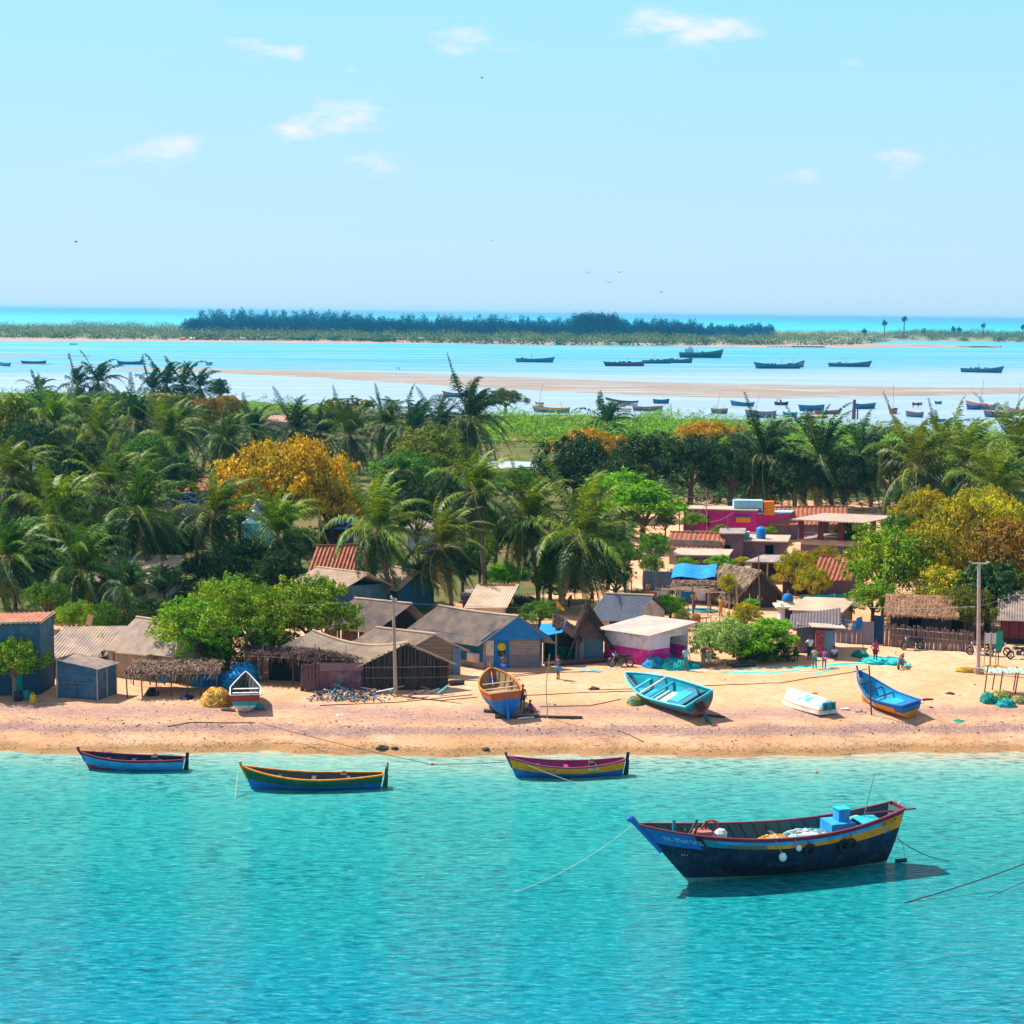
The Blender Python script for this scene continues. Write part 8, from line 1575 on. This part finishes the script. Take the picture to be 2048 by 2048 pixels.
# beach litter, shells, weed: uncountable
g = MB(); rn = random.Random(31); lm_ = [mat('shell white', (.7, .6, .5)), mat('dry weed', (.13, .07, .06)), mat('dark weed', (.08, .05, .055)), mat('shell grey', (.35, .27, .25)), mat('shell white', (.7, .6, .5))]
for i in range(13000):
    x = rn.uniform(-38, 38); yn = y_near(x); d = rn.choice((rn.gauss(2.3, .6), rn.gauss(5.5, 1.8), rn.gauss(3.5, 1.2), rn.uniform(1, 40) if rn.random() < .35 else rn.gauss(2.6, .6)))
    if d < 1.0: continue
    y = yn+d; s_ = rn.uniform(.012, .055)*(2.4 if rn.random() < .03 else 1); z = ground_h(x, y); m_ = rn.choice(lm_); a = rn.random()*6.28; c, s = math.cos(a)*s_, math.sin(a)*s_
    g.face([(x-c, y-s, z+.004), (x+s*.5, y-c*.5, z+s_*.5), (x+c, y+s, z+.006), (x-s*.5, y+c*.6, z+s_*.35)], m_)
o = g.build('beach_litter'); tag(o, 'shells, weed and scraps strewn along the wrack line', kind='stuff')
for px, py, wp_, m_, lab in [(678, 1431, 18, p_wht, 'white plastic bag on the foreshore left of centre'), (1690, 1419, 24, p_wht, 'white sheet scrap before the bright blue boat'), (1722, 1424, 26, conc_l, 'pale sheet scrap right before the bright blue boat'), (765, 1495, 26, wood_d, 'dark weed clump at the water line'), (790, 1496, 16, wood_d, 'second dark weed clump at the water line'), (972, 1498, 18, wood_d, 'small dark weed clump at the water line in the middle'), (1186, 1377, 26, wood_d, 'dark weed patch on the sand'), (1900, 1388, 20, wood_d, 'dark clump on the sand at right'), (1862, 1415, 12, wood_d, 'small dark clump before the rack'), (515, 1415, 36, p_teal, 'cloth bundle beside the small red and cyan boat'), (2030, 1400, 14, p_wht, 'white crate bundle at the right edge'), (1630, 1388, 16, wood_m, 'brown stone beyond the upturned dinghy'), (525, 1420, 20, p_mag, 'purple cloth beside the small red and cyan boat')]:
    a = P(px, py); a.z = ground_h(a.x, a.y); r_ = wp_/2/ppm(a.y); g = MB(); g.ell((0, 0, -.03), (r_, r_*.7, r_*.45), m_, 9, 4, -.2, .25, px); o = g.build('beach_clump'); o.location = a; tag(o, lab, 'debris')
a = P(66, 1405); t = thing('jerrycan', 'yellow jerrycan on the sand before the small round tree', 'can', a); g = MB(); g.box((0, 0, .25), (.36, .22, .5), mat('yellow plastic', (.75, .45, .01), rough=.4), taper=.9); g.build('can', t); g = MB(); g.torus((0, 0, .55), .09, .025, mat('yellow plastic', (.75, .45, .01)), 'y', 10, 5); g.build('handle', t)
for px, py, m_, lab in [(36, 1402, p_navy, 'dark blue drum beside the small round tree'), (52, 1400, p_teal, 'teal drum left of the yellow jerrycan')]:
    a = P(px, py); g = MB(); g.cyl((0, 0, 0), .24, .6, m_, 14); g.torus((0, 0, .2), .24, .02, m_, 'z', 14, 4); g.torus((0, 0, .42), .24, .02, m_, 'z', 14, 4); o = g.build('plastic_drum'); o.location = a; tag(o, lab, 'drum')
a = P(180, 1300); t = thing('yellow_signboard', 'small yellow board hanging in the slender tree', 'board', a); g = MB(); g.box((0, 0, 2.2), (.4, .05, .75), beige_y, Matrix.Rotation(.25, 3, 'Y')); g.build('panel', t); g = MB(); g.tube([(0, .05, -.2), (.05, .05, 2.8)], .04, wood_m, 5); g.build('post', t)
a = P(1640, 1240); b_ = P(1700, 1238); t = thing('net_fence', 'turquoise net strung between white posts behind the beige shed', 'fence', P(1600, 1242)); d = P(1690, 1238)-P(1600, 1242); g = MB(); n_ = 14; vs = [d*(i/n_)+Vector((0, .05*math.sin(i), 1.5+.3*j+.06*math.sin(i*1.4))) for i in range(n_+1) for j in range(3)]; g.add(vs, [(i*3+j, i*3+3+j, i*3+4+j, i*3+1+j) for i in range(n_) for j in range(2)], n_t); g.build('netting', t)
for px, py, lab in [(1335, 1205, 'blue water pot near the stick arbour'), (1345, 1214, 'blue ball shaped pot in the garden')]:
    g = MB(); g.ell((0, 0, .28), (.3, .3, .3), tealm, 10, 7, -1); g.cyl((0, 0, .52), .12, .12, tealm, 10); o = g.build('water_pot', smooth=True); o.location = P(px, py+10); tag(o, lab, 'pot')
g = MB(); a = P(1405, 1222); g.ell((0, 0, 0), (1.4, .9, .22), p_teal, 14, 4, -.1); o = g.build('net_heap'); o.location = a; tag(o, 'low blue grey net pile in the yard of the tarpaulin shack', 'net')
# ---- birds
for px, py, d, s_, lab in [(1176, 546, 300, 1.0, 'dark bird, left of the three above the island'), (1218, 565, 300, 1.0, 'dark bird, lowest of the three above the island'), (1239, 545, 300, 1.1, 'dark bird, right of the three above the island'), (1322, 585, 320, .9, 'dark bird apart to the right, just over the horizon'), (152, 484, 260, .8, 'gliding bird low at the left'), (964, 156, 260, .7, 'tiny bird high in the middle'), (984, 481, 320, .5, 'tiny bird at mid height in the middle')]:
    a = PD(px, py, d); t = thing('bird', lab, 'bird', a, R(25*(px % 7))); bmat = mat('dark plumage', (.06, .04, .035)); g = MB(); g.ell((0, 0, 0), (.07*s_*1.2, .28*s_, .07*s_), bmat, 8, 6, -1); g.ell((0, -.3*s_, .03*s_), (.05*s_, .08*s_, .05*s_), bmat, 7, 5, -1); g.face([(-.06*s_, .22*s_, 0), (.06*s_, .22*s_, 0), (.12*s_, .45*s_, .01), (-.12*s_, .45*s_, .01)], bmat); g.build('body', t)
    for sg in (-1, 1): g = MB(); g.add([(0, -.10*s_, .02), (sg*.42*s_, -.16*s_, .20*s_), (sg*.95*s_, .05*s_, .08*s_), (sg*.42*s_, .10*s_, .18*s_), (0, .12*s_, .02), (sg*.42*s_, -.04*s_, .17*s_), (0, 0, -.03)], [(0, 1, 3, 4), (1, 2, 3), (0, 6, 5, 1), (6, 4, 3, 5), (1, 5, 2), (5, 3, 2)], bmat); g.build('wing', t)

g = MB(); rn = random.Random(77); fm1 = mat('foam', (.75, .72, .66)); fm2 = mat('edge weed', (.30, .18, .09)); fm3 = mat('edge shell', (.6, .45, .28))
for i in range(5200):
    x = rn.uniform(-38, 38); q_ = rn.random(); d = (.10+.10*noise.noise((x*.8, 1, 1))+rn.gauss(0, .05)) if q_ < .45 else (.55+.35*noise.noise((x*.3, 4, 1))+rn.gauss(0, .22)); y = y_near(x)+d; z = max(.012, ground_h(x, y)); s_ = rn.uniform(.010, .040); a = rn.gauss(0, .6)
    m_ = fm1 if q_ < .28 else (fm2 if q_ < .8 else fm3); c, s = math.cos(a)*s_*2.2, math.sin(a)*s_
    g.face([(x-c, y-s, z+.006), (x+s*.5, y-s_*.5, z+.02), (x+c, y+s, z+.008), (x-s*.5, y+s_*.5, z+.022)], m_)
o = g.build('waterline_foam'); tag(o, 'thin line of foam and weed where the bay meets the sand', kind='stuff')

for x0, y0, x1, y1, hh, lab in [(1238, 1226, 1300, 1224, 1.0, 'low stick fence left of the stick arbour'), (1448, 1226, 1475, 1227, 1.3, 'short stick fence beside the brown thatched hut'), (1555, 1228, 1580, 1226, 1.2, 'stick fence piece behind the domed shrine'), (1285, 1172, 1345, 1170, 1.4, 'grey stick fence before the yard wall'), (1405, 1252, 1455, 1250, .9, 'thin rail fence above the cream edged shrub'), (560, 1238, 640, 1236, 1.2, 'stake fence behind the right bushy tree')]:
    a, b_ = P(x0, y0), P(x1, y1); t = thing('stick_fence', lab, 'fence', a, 0, 'stick fences between the yards'); g = MB(); stakes(g, (0, 0, -.1), b_-a, hh, pole_w, .34, .03, x0, .25, .06); g.tube([(0, 0, hh*.7), b_-a+Vector((0, 0, hh*.65))], .025, pole_w, 5); g.build('sticks', t)
for px, py, c_, lab in [(1300, 1218, (.6, .2, .1), 'orange cloth drying left of the arbour'), (1500, 1172, (.75, .3, .02), 'orange bundles on the porch ledge'), (1325, 1218, (.6, .6, .6), 'white cloth drying by the arbour'), (1460, 1212, (.1, .3, .5), 'blue cloth hung by the thatched hut'), (1350, 1170, (.5, .45, .5), 'pale washing by the grey fence'), (1430, 1150, (.5, .1, .3), 'pink washing under the white slab')]:
    a = P(px, py); g = MB(); vs = [(-.5+.2*i, .06*math.sin(i*2+j), 1.5-.28*j) for i in range(6) for j in range(4)]; g.add(vs, [(i*4+j, i*4+4+j, i*4+5+j, i*4+1+j) for i in range(5) for j in range(3)], mat(lab[:12]+' laundry', c_)); t = thing('washing', lab, 'cloth', a, 0, 'cloths drying in the yards'); g.build('cloth', t); g = MB(); g.tube([(-.7, 0, -.1), (-.7, 0, 1.6)], .03, pole_w, 5); g.build('post', t); g = MB(); g.tube([(-.7, 0, 1.53), (.7, 0, 1.5)], .01, rope_w, 4); g.build('line', t)
